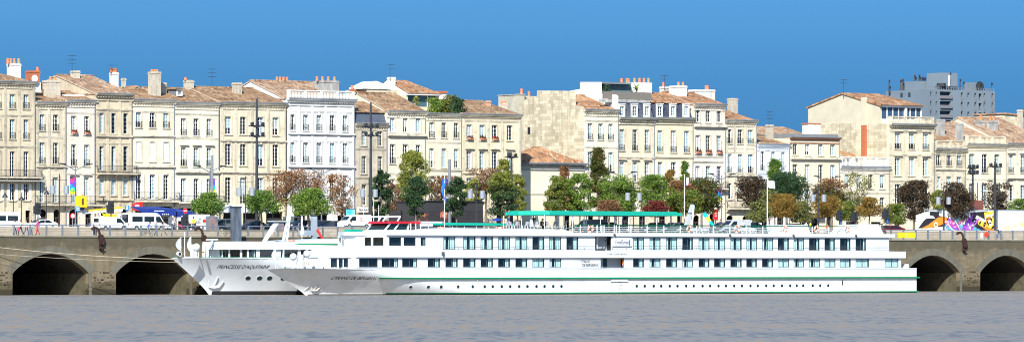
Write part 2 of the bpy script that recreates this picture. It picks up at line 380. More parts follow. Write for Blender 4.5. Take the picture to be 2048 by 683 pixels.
for x0, wd in arches:
    x1 = x0+wd; cx = (x0+x1)/2
    mb.quad((prev, 0, -1), (x0, 0, -1), (x0, 0, GZ-.22), (prev, 0, GZ-.22))
    pts = []
    for k in range(N+1):
        a = math.pi*(1-k/N); pts.append((cx+math.cos(a)*wd/2, SPR+(APX-SPR)*max(0, math.cos(math.cos(a)*math.pi/2))**.78))
    for (ax, az), (bx, bz) in zip(pts, pts[1:]):
        mb.quad((ax, 0, az), (bx, 0, bz), (bx, 0, GZ-.22), (ax, 0, GZ-.22))
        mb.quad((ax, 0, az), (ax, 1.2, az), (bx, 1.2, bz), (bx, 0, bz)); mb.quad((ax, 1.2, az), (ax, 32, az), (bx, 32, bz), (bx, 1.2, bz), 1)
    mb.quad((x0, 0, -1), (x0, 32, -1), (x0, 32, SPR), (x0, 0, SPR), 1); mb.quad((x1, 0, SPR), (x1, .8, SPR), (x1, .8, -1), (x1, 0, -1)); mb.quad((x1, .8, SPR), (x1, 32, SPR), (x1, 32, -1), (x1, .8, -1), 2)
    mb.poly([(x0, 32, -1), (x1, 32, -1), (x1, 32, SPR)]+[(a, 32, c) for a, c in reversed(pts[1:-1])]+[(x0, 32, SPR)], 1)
    def off(k, o):
        a = math.pi*(1-k/N); ca = math.cos(a); return (cx+ca*wd/2+ca*o*.9, SPR+(APX-SPR)*max(0, math.cos(ca*math.pi/2))**.78+o*(1-.45*abs(ca)))
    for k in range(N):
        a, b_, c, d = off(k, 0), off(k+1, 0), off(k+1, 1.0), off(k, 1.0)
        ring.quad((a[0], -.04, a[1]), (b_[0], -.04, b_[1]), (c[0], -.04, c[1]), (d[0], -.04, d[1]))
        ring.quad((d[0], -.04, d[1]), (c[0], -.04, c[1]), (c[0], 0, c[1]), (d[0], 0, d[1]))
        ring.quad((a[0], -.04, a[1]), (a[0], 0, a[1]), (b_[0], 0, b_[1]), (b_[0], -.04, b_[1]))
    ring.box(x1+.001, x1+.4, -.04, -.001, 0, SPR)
    for q in range(34):                                   # blocks lost from the piers above the tide line
        bx, bz = x1+.5+(x1*7.3+q*1.37) % 3.0, .5+(x1*3.1+q*.61) % 2.3; bz = round(bz/.3)*.3
        if (q*5+int(x1)) % 3: lost.box(bx, bx+.2+(q % 3)*.12, -.006, .0, bz, bz+.2)
    prev = x1
mb.quad((prev, 0, -1), (300, 0, -1), (300, 0, GZ-.22), (prev, 0, GZ-.22))
mb.build('wall', [QST, mat('shade_painted_vault', (.035, .03, .022), .95, (.016, .014, .011), .7, .5), mat('shade_painted_jamb', (.1, .088, .052), .95, (.04, .035, .02), 1.2, .5, col3=(.075, .066, .038))], qw); ring.build('arch_ring', QRING, qw); lost.build('eroded_blocks', mat('eroded_stone', (.06, .035, .02), .95, (.03, .022, .014), 3, .5), qw)  # vault and jamb colours darkened to stand in for the deep shade inside
MB().box(-190, 300, -.12, .35, GZ-.22, GZ).build('coping', COPING, qw)
# upper terrace wall behind the promenade
TERR = stone('terrace_stone', (.42, .36, .28), (.25, .21, .16), block=1, bw=1.4, bh=.27, mortar=.5, vary=.12, seed=9)
tw = thing('terrace_wall', 'low pale coursed stone wall and kerb behind the promenade railing', 'wall', (0, 10, GZ))
MB().box(-400, 600, 0, .5, 0, RZ-GZ-.05).build('wall', TERR, tw)
MB().box(-400, 600, -.05, .55, RZ-GZ-.05, RZ-GZ+.1).build('coping', COPING, tw)
for (a, b_, top, lab) in ((-60, 190, 8.72, 'low stone parapet with horizontal courses behind the five walkers'), (636, 815, 8.85, 'low stone parapet below the white delivery van, behind the green lifeboat cover'), (1776, 2160, 8.82, 'low stone parapet under the painted hoarding at the right')):
    xa, xb = X(a, 9.6), X(b_, 9.6)
    t = thing('stone_parapet', lab, 'wall', (xa, 9.5, GZ)); MB().box(0, xb-xa, 0, .45, 0, top-GZ-.12).build('wall', TERR, t)
    MB().box(-.05, xb-xa+.05, -.06, .51, top-GZ-.12, top-GZ).build('coping', mat('pale_coping', (.5, .45, .37), .9), t)
# ---------------- quay railing
rl = thing('quay_railing', 'long grey steel railing running along the edge of the quay', 'railing', (0, .3, GZ))
xa, xb = X(-50, .3), X(2098, .3); mb = MB()
mb.box(xa, xb, -.06, .06, 1.22, 1.34)
for z in (.16, .36, .56, .76, .96): mb.box(xa, xb, -.015, .015, z, z+.03)
mb.build('rail', RAILM, rl)
pm = MB().box(-.075, .075, -.12, .12, 0, 1.24).mesh('post', RAILM); x = X(93, .3)-2.3*4; npost = 0
while x < xb:
    if x > xa: link('post', pm, rl, (x, 0, 0)); npost += 1
    x += 2.3
yp = thing('yellow_barrier', 'pair of bright yellow mesh panels fixed to the quay railing at the right', 'safety panel', (X(1796, .15), .12, GZ))
YEL = mat('yellow_paint', (.85, .65, .01), .6)
for k in (0, 1): MB().box(k*1.68, k*1.68+1.55, 0, .03, .18, .95).build('panel', YEL, yp)
ro = thing('round_sign', 'red oval sign board hung on the quay railing near the cyclist', 'sign', (X(1973, .1), .1, GZ))
MB().lathe((0, 0, .72), [(.28, 0), (.42, .02), (.42, .06), (.28, .08)], 16, axis='y').build('board', mat('red_board', (.6, .05, .02), .5), ro, loc=(0, -.02, 0)).scale = (1, 1, 1.0)
MB().box(-.3, -.26, .08, .12, 0, .7).box(.26, .3, .08, .12, 0, .7).build('bracket', RAILM, ro)
sg = thing('notice_plate', 'small white notice plate on the railing left of the red oval sign', 'sign', (X(1963.5, .1), .1, GZ))
MB().box(-.2, .2, 0, .03, .2, .95).build('plate', WHITE, sg)
for z in (.35, .5, .65, .8): MB().box(-.15, .15, -.008, 0, z, z+.03).build('line', RAILM, sg)
# rusty mooring cranes bent over the coping
hook = thing('mooring_bracket', 'x', 'mooring bracket', group='rusty mooring brackets on the quay edge')
MB().path([(-.72, -.2, .82), (-.6, -.2, 1.05), (-.1, -.22, 1.08), (.18, -.3, .85), (.3, -.35, .35), (.42, -.35, -.1)], [.2, .17, .15, .15, .16, .2], 8).build('arm', RUST, hook); MB().prism_xz([(.1, -.1), (.2, .25), (.75, .2), (1.0, -.5), (.85, -1.1), (.35, -1.0)], -.5, -.24).build('bracket', RUST, hook)
MB().box(.3, .9, -.24, -.13, -1.7, -.9).build('base_plate', RUST, hook); MB().tube((.25, -.45, -1.5), (.9, -.45, -1.5), .09).tube((.57, -.3, -1.4), (.57, -.55, -1.75), .08).build('pin', RUST, hook)
for i, (px, lb) in enumerate(((198, 'rusty mooring bracket bent over the quay edge between the two open arches'), (404, 'dark rusty mooring bracket above the bow flags of the rear ship'), (1926, 'rusty mooring bracket bent over the quay edge below the painted hoarding'))):
    place(hook, i == 0, (X(px-4, -.2), 0, GZ-.1), 0, lb)
# steel mooring piles
PILE = mat('dark_pile_steel', (.035, .045, .06), .7, (.1, .12, .15), .9, .4, stretch=(2, 2, .5)); PILE2 = mat('grey_pile_steel', (.2, .24, .28), .6, (.3, .34, .38), 1, .5)
for px, y0, wpx, mm, lb, Yp in ((472, 413, 22, PILE, 'tall dark steel mooring pile rising behind the rear ship', -1.3), (628, 430, 13, PILE2, 'pale grey steel mooring pile with side arm and red prop', -1.3)):
    wd = wpx/PPM(px, Yp)*.62; t = thing('mooring_pile', lb, 'mooring pile', (X(px, Yp), Yp, 0)); top = Z(px, y0, Yp)
    MB().box(-wd/2, wd/2, -wd/2, wd/2, -1, top).build('pile', mm, t)
    MB().box(-wd/2-.05, wd/2+.05, -wd/2-.05, wd/2+.05, top-.12, top+.06).build('cap', IRON, t)
    if mm is PILE2:
        MB().box(-2.3, -wd/2, -.25, .25, 7.6, 8.3).build('arm', PILE2, t)
        MB().tube((0.1, -.6, 8.4), (1.3, -.6, 6.6), .16).build('prop', mat('red_paint', (.55, .03, .03), .5), t)
        MB().box(-2.2, .2, 0, 1.3, 6.9, 7.1).box(.6, 2.5, -.3, .3, 6.7, 7.15).build('bracket', PILE2, t)
# ================================================================ houses
rnd = random.Random(5)
YW, YE = 55.0, 60.2                                     # facade line west / east of the step in the row
CACHE = {}
def win_meshes(w, h, var, arched):
    key = (round(w, 1), round(h, 1), var)
    if key in CACHE: return CACHE[key]
    w, h = key[0], key[1]; f = MB(); t = .045
    f.box(-w/2, -w/2+t, 0, .06, 0, h).box(w/2-t, w/2, 0, .06, 0, h).box(-w/2+t, w/2-t, 0, .06, h-t, h).box(-w/2+t, w/2-t, 0, .06, 0, t*1.4)
    if w > .7: f.box(-.035, .035, -.01, .05, t*1.4, h-t)
    k = max(2, int(round(h/.55)))
    for i in range(1, k):
        z = h*i/k; th_ = .05 if i == k-1 and h > 2 else .025
        f.box(-w/2+t, -.045, .005, .045, z-th_/2, z+th_/2).box(.045, w/2-t, .005, .045, z-th_/2, z+th_/2)
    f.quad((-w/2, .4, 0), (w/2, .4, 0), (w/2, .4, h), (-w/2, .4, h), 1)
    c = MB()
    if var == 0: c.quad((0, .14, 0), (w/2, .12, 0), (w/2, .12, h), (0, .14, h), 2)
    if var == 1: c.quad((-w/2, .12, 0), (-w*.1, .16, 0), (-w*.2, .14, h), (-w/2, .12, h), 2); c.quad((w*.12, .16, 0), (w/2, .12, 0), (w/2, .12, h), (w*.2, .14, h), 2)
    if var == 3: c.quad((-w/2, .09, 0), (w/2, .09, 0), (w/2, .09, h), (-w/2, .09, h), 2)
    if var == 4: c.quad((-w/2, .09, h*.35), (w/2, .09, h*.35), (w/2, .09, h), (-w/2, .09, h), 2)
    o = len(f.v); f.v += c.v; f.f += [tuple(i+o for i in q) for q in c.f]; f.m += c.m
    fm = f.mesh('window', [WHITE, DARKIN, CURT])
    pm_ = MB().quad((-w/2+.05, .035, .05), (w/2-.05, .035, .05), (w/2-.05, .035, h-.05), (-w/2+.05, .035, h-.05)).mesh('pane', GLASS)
    CACHE[key] = (fm, pm_); return CACHE[key]
def rail_mesh(w, h, d=.25, step=.16):                   # ironwork across an opening or a balcony
    key = ('r', round(w, 1), round(h, 1), d)
    if key in CACHE: return CACHE[key]
    w = key[1]; f = MB(); f.box(-w/2, w/2, -d-.02, -d+.02, h-.05, h).box(-w/2, w/2, -d-.015, -d+.015, .08, .11)
    n_ = max(3, int(w/step))
    for i in range(n_+1):
        x = -w/2+w*i/n_; f.box(x-.012, x+.012, -d-.01, -d+.01, 0, h)
        if i < n_ and i % 2 == 0: f.box(x+.02, x+w/n_-.02, -d-.008, -d+.008, h*.4, h*.4+.03)
    for x in (-w/2, w/2): f.box(x-.02, x+.02, -d, 0, h-.05, h).box(x-.012, x+.012, -d*.6, -d*.5, 0, h)
    CACHE[key] = f.mesh('railing', IRON); return CACHE[key]
def shutter_mesh(w, h):
    key = ('s', round(w, 1), round(h, 1))
    if key in CACHE: return CACHE[key]
    w, h = key[1], key[2]; f = MB().box(0, w, -.05, 0, 0, h)
    for i in range(1, int(h/.16)): f.box(.06, w-.06, -.062, -.05, i*.16, i*.16+.06)
    CACHE[key] = f.mesh('shutter', SHUT); return CACHE[key]
FLOWER = leaf_mat('window_flowers', [(.03, .07, .02), (.1, .04, .03), (.4, .04, .05)])
def flowerbox(w):
    key = ('f', round(w, 1))
    if key not in CACHE:
        rr = random.Random(3); f = MB().box(-w/2, w/2, -.42, -.2, .05, .25)
        for i in range(60):
            x, y, z = rr.uniform(-w/2, w/2), rr.uniform(-.5, -.15), rr.uniform(.2, .55); s_ = .09
            f.quad((x-s_, y, z), (x, y-s_, z-.03), (x+s_, y, z+.02), (x, y+.03, z+s_), 1)
        CACHE[key] = f.mesh('flower_box', [POT, FLOWER])
    return CACHE[key]
def holed_wall(mb, x0, x1, z0, z1, holes, y=0, reveal=.3, mi=0):
    xs = sorted({x0, x1, *[h[0] for h in holes], *[h[1] for h in holes]}); zs = sorted({z0, z1, *[h[2] for h in holes], *[h[3] for h in holes]})
    for a, b_ in zip(xs, xs[1:]):
        for c, d in zip(zs, zs[1:]):
            mx, mz = (a+b_)/2, (c+d)/2
            if any(h[0] < mx < h[1] and h[2] < mz < h[3] for h in holes): continue
            mb.quad((a, y, c), (b_, y, c), (b_, y, d), (a, y, d), mi)
    for h in holes:
        a, b_, c, d = h[:4]; q = y+reveal
        mb.quad((a, y, c), (a, y, d), (a, q, d), (a, q, c), mi).quad((b_, y, c), (b_, q, c), (b_, q, d), (b_, y, d), mi)
        mb.quad((a, y, d), (b_, y, d), (b_, q, d), (a, q, d), mi).quad((a, y, c), (a, q, c), (b_, q, c), (b_, y, c), mi)
        if len(h) > 4 and h[4]:                          # arched head
            rise = h[4]; n_ = 8; cx_ = (a+b_)/2; hw = (b_-a)/2
            pts = [(cx_-hw*math.cos(math.pi*k/n_/1), d-rise+rise*math.sin(math.pi*k/n_)) for k in range(n_+1)]
            for (ax, az), (bx, bz) in zip(pts, pts[1:]):
                mb.quad((ax, y+.004, az), (bx, y+.004, bz), (bx, y+.004, d), (ax, y+.004, d), mi)
                mb.quad((ax, y+.004, az), (ax, q-.02, az), (bx, q-.02, bz), (bx, y+.004, bz), mi)
def balustrade(mb, x0, x1, y, z0, h, piers=None, mi=0):
    mb.box(x0, x1, y-.14, y+.14, z0, z0+.16, mi).box(x0, x1, y-.16, y+.16, z0+h-.16, z0+h, mi)
    n_ = piers or max(1, int((x1-x0)/2.4)); pw = .5
    for i in range(n_+1):
        x = x0+(x1-x0-pw)*i/n_; mb.box(x, x+pw, y-.15, y+.15, z0+.16, z0+h-.16, mi)
        if i < n_:
            xa_, xb_ = x+pw, x0+(x1-x0-pw)*(i+1)/n_; k = max(2, int((xb_-xa_)/.24))
            for j in range(k):
                c = xa_+(xb_-xa_)*(j+.5)/k
                mb.lathe((c, y, z0+.16), [(.07, 0), (.1, (h-.32)*.3), (.045, (h-.32)*.7), (.08, h-.32)], 6, mi)
def pot_mesh():
    if 'pot' not in CACHE: CACHE['pot'] = MB().lathe((0, 0, 0), [(.19, 0), (.15, .5), (.18, .55), (.17, .75), (.12, .76)], 10).mesh('chimney_pot', POT)
    return CACHE['pot']
def chimney(parent, Yc, x0, x1, y0, y1, pots=(), m_=None, pot_h=10, org=(0, 0), cap=True):
    """x0..x1, y0..y1 as seen; the left face takes part of the width."""
    W = x1-x0; d = min(3.2, .45*W/8.0); xa_ = X(x0+.45*W if W > 8 else x0+W*.3, Yc); xb_ = X(x1, Yc); mid = (x0+x1)/2
    z1_ = Z(mid, y0, Yc); z0_ = Z(mid, y1, Yc)-1.6
    ox, oy, oz = org; c = MB().box(xa_, xb_, Yc, Yc+d, z0_, z1_-.3)
    if cap: c.box(xa_-.07, xb_+.07, Yc-.07, Yc+d+.07, z1_-.3, z1_-.18).box(xa_-.02, xb_+.02, Yc-.02, Yc+d+.02, z1_-.18, z1_)
    c.v = [(v[0]-ox, v[1]-oy, v[2]-oz) for v in c.v]
    o = c.build('chimney', m_ or RENDER, parent)
    for p_ in pots:
        xc = X(p_, Yc+d/2); k = pot_h*DEP(p_, Yc)/F/.76
        link('chimney_pot', pot_mesh(), o, (xc-ox, Yc+d/2-oy, z1_-oz-.02), sc=(1.15, 1.15, k))
    return o
def antenna(parent, Yc, px, y0, y1, org=(0, 0, 0), arms=3, wd=.9):
    x, za, zb = X(px, Yc), Z(px, y1, Yc)-.5, Z(px, y0, Yc); ox, oy, oz = org
    c = MB().tube((x-ox, Yc-oy, za-oz), (x-ox, Yc-oy, zb-oz), .045, .03, 5)
    for i in range(arms):
        z = zb-oz-.1-i*.55; c.tube((x-ox-wd*.8, Yc-oy, z), (x-ox+wd*.6, Yc-oy-.3, z), .025)
        for j in range(5): c.tube((x-ox-wd*.75+j*.3, Yc-oy-.35, z), (x-ox-wd*.75+j*.3, Yc-oy+.35, z), .014, n=4)
    return c.build('antenna', IRON, parent)
def house(label, a, b, eave, rows, wins, ww, wall, ridge=None, dY=9, roofm=None, Yf=YW, strings=(), balcony=(), ground=(), eh=.5,
          parapet=None, dentil=True, pilaster=False, quoin=False, ledge=.45, hipL=0, hipR=0, cat='house', name='town_house', corn=None, roof_over=.25, top_box=0, flat_h=None, trimm=None, surround=True, back=None):
    xa_, xb_ = X(a, Yf)+.01, X(b, Yf)-.01; W = xb_-xa_; pc = (a+b)/2
    org = (xa_, Yf, RZ); zz = lambda y: Z(pc, y, Yf)-RZ
    t = thing(name, label, cat, org); He = zz(eave); D_ = back or 2*dY
    holes = []; mo = MB(); tm = trimm or TRIM.get(wall.name, wall)
    for (y0, y1, op) in rows:
        for wx in wins:
            cx_ = X(wx, Yf)-xa_; w_ = ww/PPM(wx, Yf); z0_, z1_ = zz(y1), zz(y0)
            holes.append((cx_-w_/2, cx_+w_/2, z0_, z1_, (w_/2*.45 if 'A' in op else 0), op, cx_, w_))
    for gpt in ground:
        gx, gw, gy, arch = gpt[:4]; cx_ = X(gx, Yf)-xa_; w_ = gw/PPM(gx, Yf); holes.append((cx_-w_/2, cx_+w_/2, 0.02, zz(gy), (w_/2 if arch else 0), 'G', cx_, w_))
    wm = MB(); holed_wall(wm, 0, W, 0, He, [h[:5] for h in holes])
    # sides and back, with gables up to the ridge
    zr = (Z(pc-dY*8.1*.5, ridge, Yf+dY)-RZ) if ridge else He
    for x_, fl in ((0, 0), (W, 1)):
        pts = [(x_, D_, 0), (x_, 0, 0), (x_, 0, He)]+([(x_, D_/2, zr)] if ridge and not (hipL if x_ == 0 else hipR) else [])+[(x_, D_, He)]
        wm.poly(pts if not fl else pts[::-1])
    wm.quad((W, D_, 0), (0, D_, 0), (0, D_, He), (W, D_, He))
    if not ridge: wm.quad((0, 0, He), (W, 0, He), (W, D_, He), (0, D_, He))
    wm.build('wall', wall, t)
    for (c0, c1, z0_, z1_, arch, op, cx_, w_) in holes:
        h_ = z1_-z0_
        if op == 'G':
            k = ('g', round(w_, 1), round(h_, 1))
            if k not in CACHE:
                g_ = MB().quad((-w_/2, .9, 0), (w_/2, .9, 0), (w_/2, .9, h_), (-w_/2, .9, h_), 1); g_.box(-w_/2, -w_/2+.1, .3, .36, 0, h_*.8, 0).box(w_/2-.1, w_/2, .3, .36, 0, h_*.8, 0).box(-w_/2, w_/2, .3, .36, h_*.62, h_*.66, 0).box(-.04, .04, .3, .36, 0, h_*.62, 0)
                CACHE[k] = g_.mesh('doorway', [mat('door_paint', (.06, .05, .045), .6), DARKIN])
            link('doorway', CACHE[k], t, (cx_, 0, z0_)); 
            mo.box(c0-.12, c0, -.05, -.001, z0_, z1_-arch).box(c1, c1+.12, -.05, -.001, z0_, z1_-arch)
            continue
        if surround:
            s_ = .16
            mo.box(c0-s_, c0, -.06, .0-.001, z0_, z1_).box(c1, c1+s_, -.06, -.001, z0_, z1_).box(c0-s_, c1+s_, -.06, -.001, z1_, z1_+s_)
        mo.box(c0-.2, c1+.2, -.14, -.001, z0_-.16, z0_)
        if 'p' in op: mo.box(c0-.3, c1+.3, -.35, -.001, z1_+.32, z1_+.5).box(c0-.2, c1+.2, -.18, -.001, z1_+.17, z1_+.32)
        if 'k' in op: mo.box(cx_-.14, cx_+.14, -.16, -.062, z1_-.02, z1_+.34)
        if 'g' in op:
            for i in range(6):
                u0, u1 = -1+i/3, -1+(i+1)/3; mo.tube((cx_+u0*w_*.55, -.07, z0_-.45-.28*(1-u0*u0)), (cx_+u1*w_*.55, -.07, z0_-.45-.28*(1-u1*u1)), .07, n=5)
            mo.box(cx_-w_*.75, cx_+w_*.75, -.03, -.001, z0_-.95, z0_-.88)
        if 'n' in op: var = 3
        elif 'd' in op: var = 2
        elif 'b' in op: var = 3
        else: var = rnd.choice([0, 2, 1, 2, 2, 4, 0, 2, 3])
        fm, pm_ = win_meshes(w_, h_, var, arch)
        kx = w_/round(w_, 1); kz = h_/round(h_, 1)
        if 'n' in op:
            so_ = link('shutter', shutter_mesh(w_, h_), t, (c0, .12, z0_))
        else:
            wo_ = link('window', fm, t, (cx_, .2, z0_), sc=(kx, 1, kz)); link('pane', pm_, wo_)
        if 'r' in op: link('window_railing', rail_mesh(w_+.1, .85, .12, .13), t, (cx_, 0, z0_))
        if 'f' in op and rnd.random() < .8: link('flower_box', flowerbox(w_), t, (cx_, 0, z0_))
        if 'S' in op:
            sw = w_*.5; sm_ = shutter_mesh(sw, h_); link('shutter', sm_, t, (c0-sw-.03, -.065, z0_)); link('shutter', sm_, t, (c1+.03, -.065, z0_))
    for s_ in strings:
        y_, hh, dd = s_ if isinstance(s_, tuple) else (s_, .28, .22)
        mo.box(0, W, -dd, -.002, zz(y_)-hh, zz(y_)).box(0, W, -dd*.55, -.002, zz(y_)-hh-.14, zz(y_)-hh)
    if quoin:
        for i in range(int((He-3)/.42)):
            q = .55 if i % 2 else .38; z = .3+i*.42
            mo.box(0, q, -.045, -.001, z, z+.37).box(W-q, W, -.045, -.001, z, z+.37)
    if pilaster:
        xs = [.05]+[((holes[i][6]+holes[i+1][6])/2-.2) for i in range(len(wins)-1)]+[W-.45]
        for x_ in xs: mo.box(x_, x_+.4, -.09, -.001, 3.6, He-.9)
    if mo.f: mo.build('moulding', tm, t)
    # cornice
    cm = MB(); c_ = ledge
    cm.box(-.05, W+.05, -c_*.25, -.002, He-.95, He-.78).box(-.03, W+.03, -c_*.4, -.002, He-.42, He-.26).box(-.1, W+.1, -c_*.8, -.002, He-.26, He-.13).box(-.15, W+.15, -c_, -.002, He-.13, He)
    if dentil:
        k = int(W/.42)
        for i in range(k): x_ = (i+.3)*W/k; cm.box(x_, x_+.2, -c_*.62, -.002, He-.5, He-.42-.002)
    cm.build('cornice', corn or tm, t)
    gm = MB().box(-.1, W+.1, -c_-.1, -c_+.02, He+.002, He+.16); gm.tube((W-.12, -.16, 0), (W-.12, -.16, He-.3), .06); gm.build('gutter', ZINC, t)
    rf = None
    if parapet:
        pm_ = MB(); balustrade(pm_, 0, W, .1, He+.01, zz(parapet)-He); pm_.build('balustrade', corn or tm, t)
    if ridge:
        rm = MB(); o_ = roof_over if not parapet else -.4; z0_ = He+(.05 if not parapet else .1); sl_ = (zr-He)/(D_/2)
        hl, hr = hipL, hipR; th_ = .16
        def P(x_, y_, z_): return (x_, y_, z_)
        zf = z0_-o_*sl_*0
        A, B_ = (-.12, -o_, zf), (W+.12, -o_, zf); C_, D2 = (W-hr+(.12 if not hr else 0), D_/2, zr+.12), (hl-(.12 if not hl else 0), D_/2, zr+.12)
        E_, F_ = (-.12, D_+o_, zf), (W+.12, D_+o_, zf)
        rm.quad(A, B_, C_, D2).quad(F_, E_, D2, C_)
        if hl: rm.poly([E_, A, D2])
        if hr: rm.poly([B_, F_, C_])
        lo = lambda v: (v[0], v[1], v[2]-th_)
        rm.quad(lo(A), lo(B_), B_, A).quad(lo(E_), lo(A), A, E_).quad(lo(B_), lo(F_), F_, B_)
        if not hl: rm.poly([lo(D2), D2, A, lo(A)], 1).poly([lo(E_), E_, D2, lo(D2)], 1)
        rm.tube((D2[0], D2[1], D2[2]), (C_[0], C_[1], C_[2]), .13, n=6)
        for i in range(int(W/.36)):                       # rounded tile ends along the eave
            x_ = -.1+i*.36; rm.tube((x_+.1, -o_-.03, zf-.02), (x_+.1, -o_+.9, zf+.9*sl_+.02), .085, n=6)
        rf = rm.build('roof', [roofm or TILE, VERGE], t)
    for (pa, pb, yr, ys) in balcony:
        x0_, x1_ = X(pa, Yf)-xa_, X(pb, Yf)-xa_; zs_, hr_ = zz(ys), max(.9, zz(yr)-zz(ys)); w_ = x1_-x0_
        bm_ = MB().box(x0_, x1_, -.95, -.002, zs_-.2, zs_)
        k = max(2, int(w_/2.2))
        for i in range(k+1): x_ = x0_+.1+(w_-.4)*i/k; bm_.prism_yz([(-.8, zs_-.2), (-.002, zs_-.75), (-.002, zs_-.2)], x_, x_+.2)
        bo = bm_.build('balcony', tm, t); link('railing', rail_mesh(w_, hr_, .9), bo, ((x0_+x1_)/2, 0, zs_))
    return t, rf, org, He, W
ST = dict(
 b1=stone('limestone_grey_beige', (.56, .485, .35), (.17, .145, .11), seed=1),
 b2=stone('limestone_beige', (.58, .505, .385), (.2, .17, .12), seed=2),
 b3=stone('limestone_rosy', (.68, .61, .5), (.3, .25, .2), seed=3, stain_amt=.5),
 b4=stone('limestone_tan', (.54, .465, .335), (.18, .15, .1), seed=4),
 b5=stone('limestone_cream', (.7, .62, .47), (.34, .28, .19), seed=5, stain_amt=.6),
 b6=stone('limestone_pale_cream', (.7, .64, .5), (.38, .33, .24), seed=6, stain_amt=.5),
 b7=stone('limestone_buff', (.65, .57, .42), (.26, .22, .15), seed=7, stain_amt=.7),
 b8=mat('white_limewash', (.62, .61, .58), .9, (.44, .43, .4), .8, .5, stretch=(1, 1, .3)),
 b9=stone('limestone_weathered', (.5, .445, .345), (.16, .14, .11), seed=8, stain_amt=.95),
 b12=stone('limestone_golden', (.68, .59, .42), (.34, .28, .18), seed=9, stain_amt=.6),
 yel=mat('pale_yellow_render', (.7, .64, .47), .95, (.6, .46, .31), .5, .6, stretch=(1, 1, .4)),
 wht=mat('pale_blue_white_render', (.68, .72, .74), .9, (.58, .62, .65), .8, .5),
 rub=stone('rubble_gable_stone', (.66, .58, .42), (.24, .2, .14), seed=11, block=1, stain_amt=1.1, bw=1.1, bh=.5, mortar=.55, vary=.35, rubble=True),
 dkr=stone('dark_weathered_gable', (.52, .48, .37), (.16, .15, .12), seed=12, stain_amt=1, bw=.6, bh=.34, mortar=.6, vary=.3, rubble=True),
 chs=stone('chimney_stone', (.5, .45, .36), (.15, .14, .12), seed=13, stain_amt=1, rubble=True),
)
TRIM = {}; VERGE = mat('mortared_verge', (.5, .4, .3), .95, (.36, .26, .18), 2, .5)
for k_, c_ in (('b1', (.5, .44, .33)), ('b2', (.55, .49, .37)), ('b4', (.53, .46, .33)), ('b5', (.62, .555, .43)), ('b6', (.62, .57, .45)), ('b7', (.57, .505, .38)), ('b9', (.47, .415, .32)), ('b12', (.59, .52, .38)), ('b3', (.59, .535, .45)), ('yel', (.62, .56, .42))):
    TRIM[ST[k_].name] = stone('weathered_trim_'+k_, c_, (.13, .115, .09), block=.3, stain_amt=.95, seed=20+len(TRIM), vary=.1)
TRIM[ST['b6'].name] = TRIM[ST['b6'].name]
def H(*a, **k): return house(*a, **k)
CREAM = stone('smooth_cream_stone', (.7, .63, .48), (.42, .37, .28), block=.35, stain_amt=.35, seed=31)
T = {}
T[1] = H('grey-beige four-storey stone house at the far left end with striped awning over a balcony', -62, 70.5, 163, [(188, 216, 'r'), (238, 277, 'r'), (302, 353, ''), (366, 400, 'S')], [-32, -4, 24.5, 52], 10, ST['b1'], ridge=132, dY=10, quoin=True, strings=((228, .16, .12), (290, .2, .15), (360, .2, .2)), ground=[(-30, 10, 422, 0), (27, 11, 422, 0), (56, 10, 420, 0)], pilaster=True, balcony=[(-60, 79, 339, 353)], hipR=6)
T[2] = H('narrow beige stone house two windows wide, beside the far-left house, arched doorways below', 71, 132, 205, [(229, 261, 'r'), (285, 327, 'rg'), (354, 404, '')], [84, 111], 10, ST['b2'], ridge=187, dY=7, balcony=[(72, 203, 391, 408)], ground=[(86, 16, 418, 1), (114, 14, 418, 1)], strings=((272, .14, .1), (331, .2, .3)), pilaster=True)
T[3] = H('rosy cream stone house two windows wide behind the first rainbow banner', 132, 190, 201, [(232, 268, 'f'), (289, 331, 'r'), (354, 406, 'p')], [147, 173], 9.5, ST['b3'], ridge=184, dY=7, strings=((224, .14, .1), (345, .14, .1)), ground=[(148, 20, 418, 1), (177, 13, 420, 0)])
T[4] = H('tan stone house with a large sloping tile roof and full-width flowered balcony', 191, 264, 188, [(226, 267, ''), (292, 341, ''), (358, 390, 'b')], [203, 227, 251], 9, ST['b4'], ridge=153, dY=11, strings=((217, .2, .2), (270, .25, .3), (285, .15, .12), (397, .25, .3)), balcony=[(191, 270, 331, 346)], ground=[(206, 12, 420, 0), (250, 14, 418, 0)], pilaster=True, ledge=.7, roofm=TILE3)
T[5] = H('cream stone house with big grouped chimney, closed white shutters on its middle floor', 265, 349, 200, [(224, 255, 'r'), (284, 322, 'n'), (349, 398, 'S')], [277, 304.6, 332], 10.5, ST['b5'], ridge=181, dY=8, strings=((270, .2, .25), (330, .3, .3), (222, .1, .08)), balcony=[(266, 355, 384, 401)], ground=[(287, 34, 412, 0), (329, 34, 412, 0)], roofm=TILE)
T[6] = H('pale cream three-bay stone house with a small dormer, behind the second rainbow banner', 350, 438, 206, [(237, 271, 'r'), (295, 332, 'rp'), (357, 404, 'S')], [366.6, 392, 418], 10, ST['b6'], ridge=178, dY=9, strings=((226, .15, .12), (274, .14, .1), (341, .3, .4)), balcony=[(352, 446, 391, 404)], ground=[(373, 34, 416, 0), (414, 34, 416, 0)])
T[7] = H('buff stone house with segmental arched windows and low tile roof beside the tall white house', 440, 572, 206, [(234, 269, 'A'), (288, 331, 'Ak'), (355, 407, 'A')], [456, 486, 521, 551], 12, ST['b7'], ridge=177, dY=9, quoin=True, strings=((280, .2, .28), (343, .2, .28)), ground=[(463, 34, 424, 0), (504, 36, 424, 0), (549, 34, 422, 0)], pilaster=True)
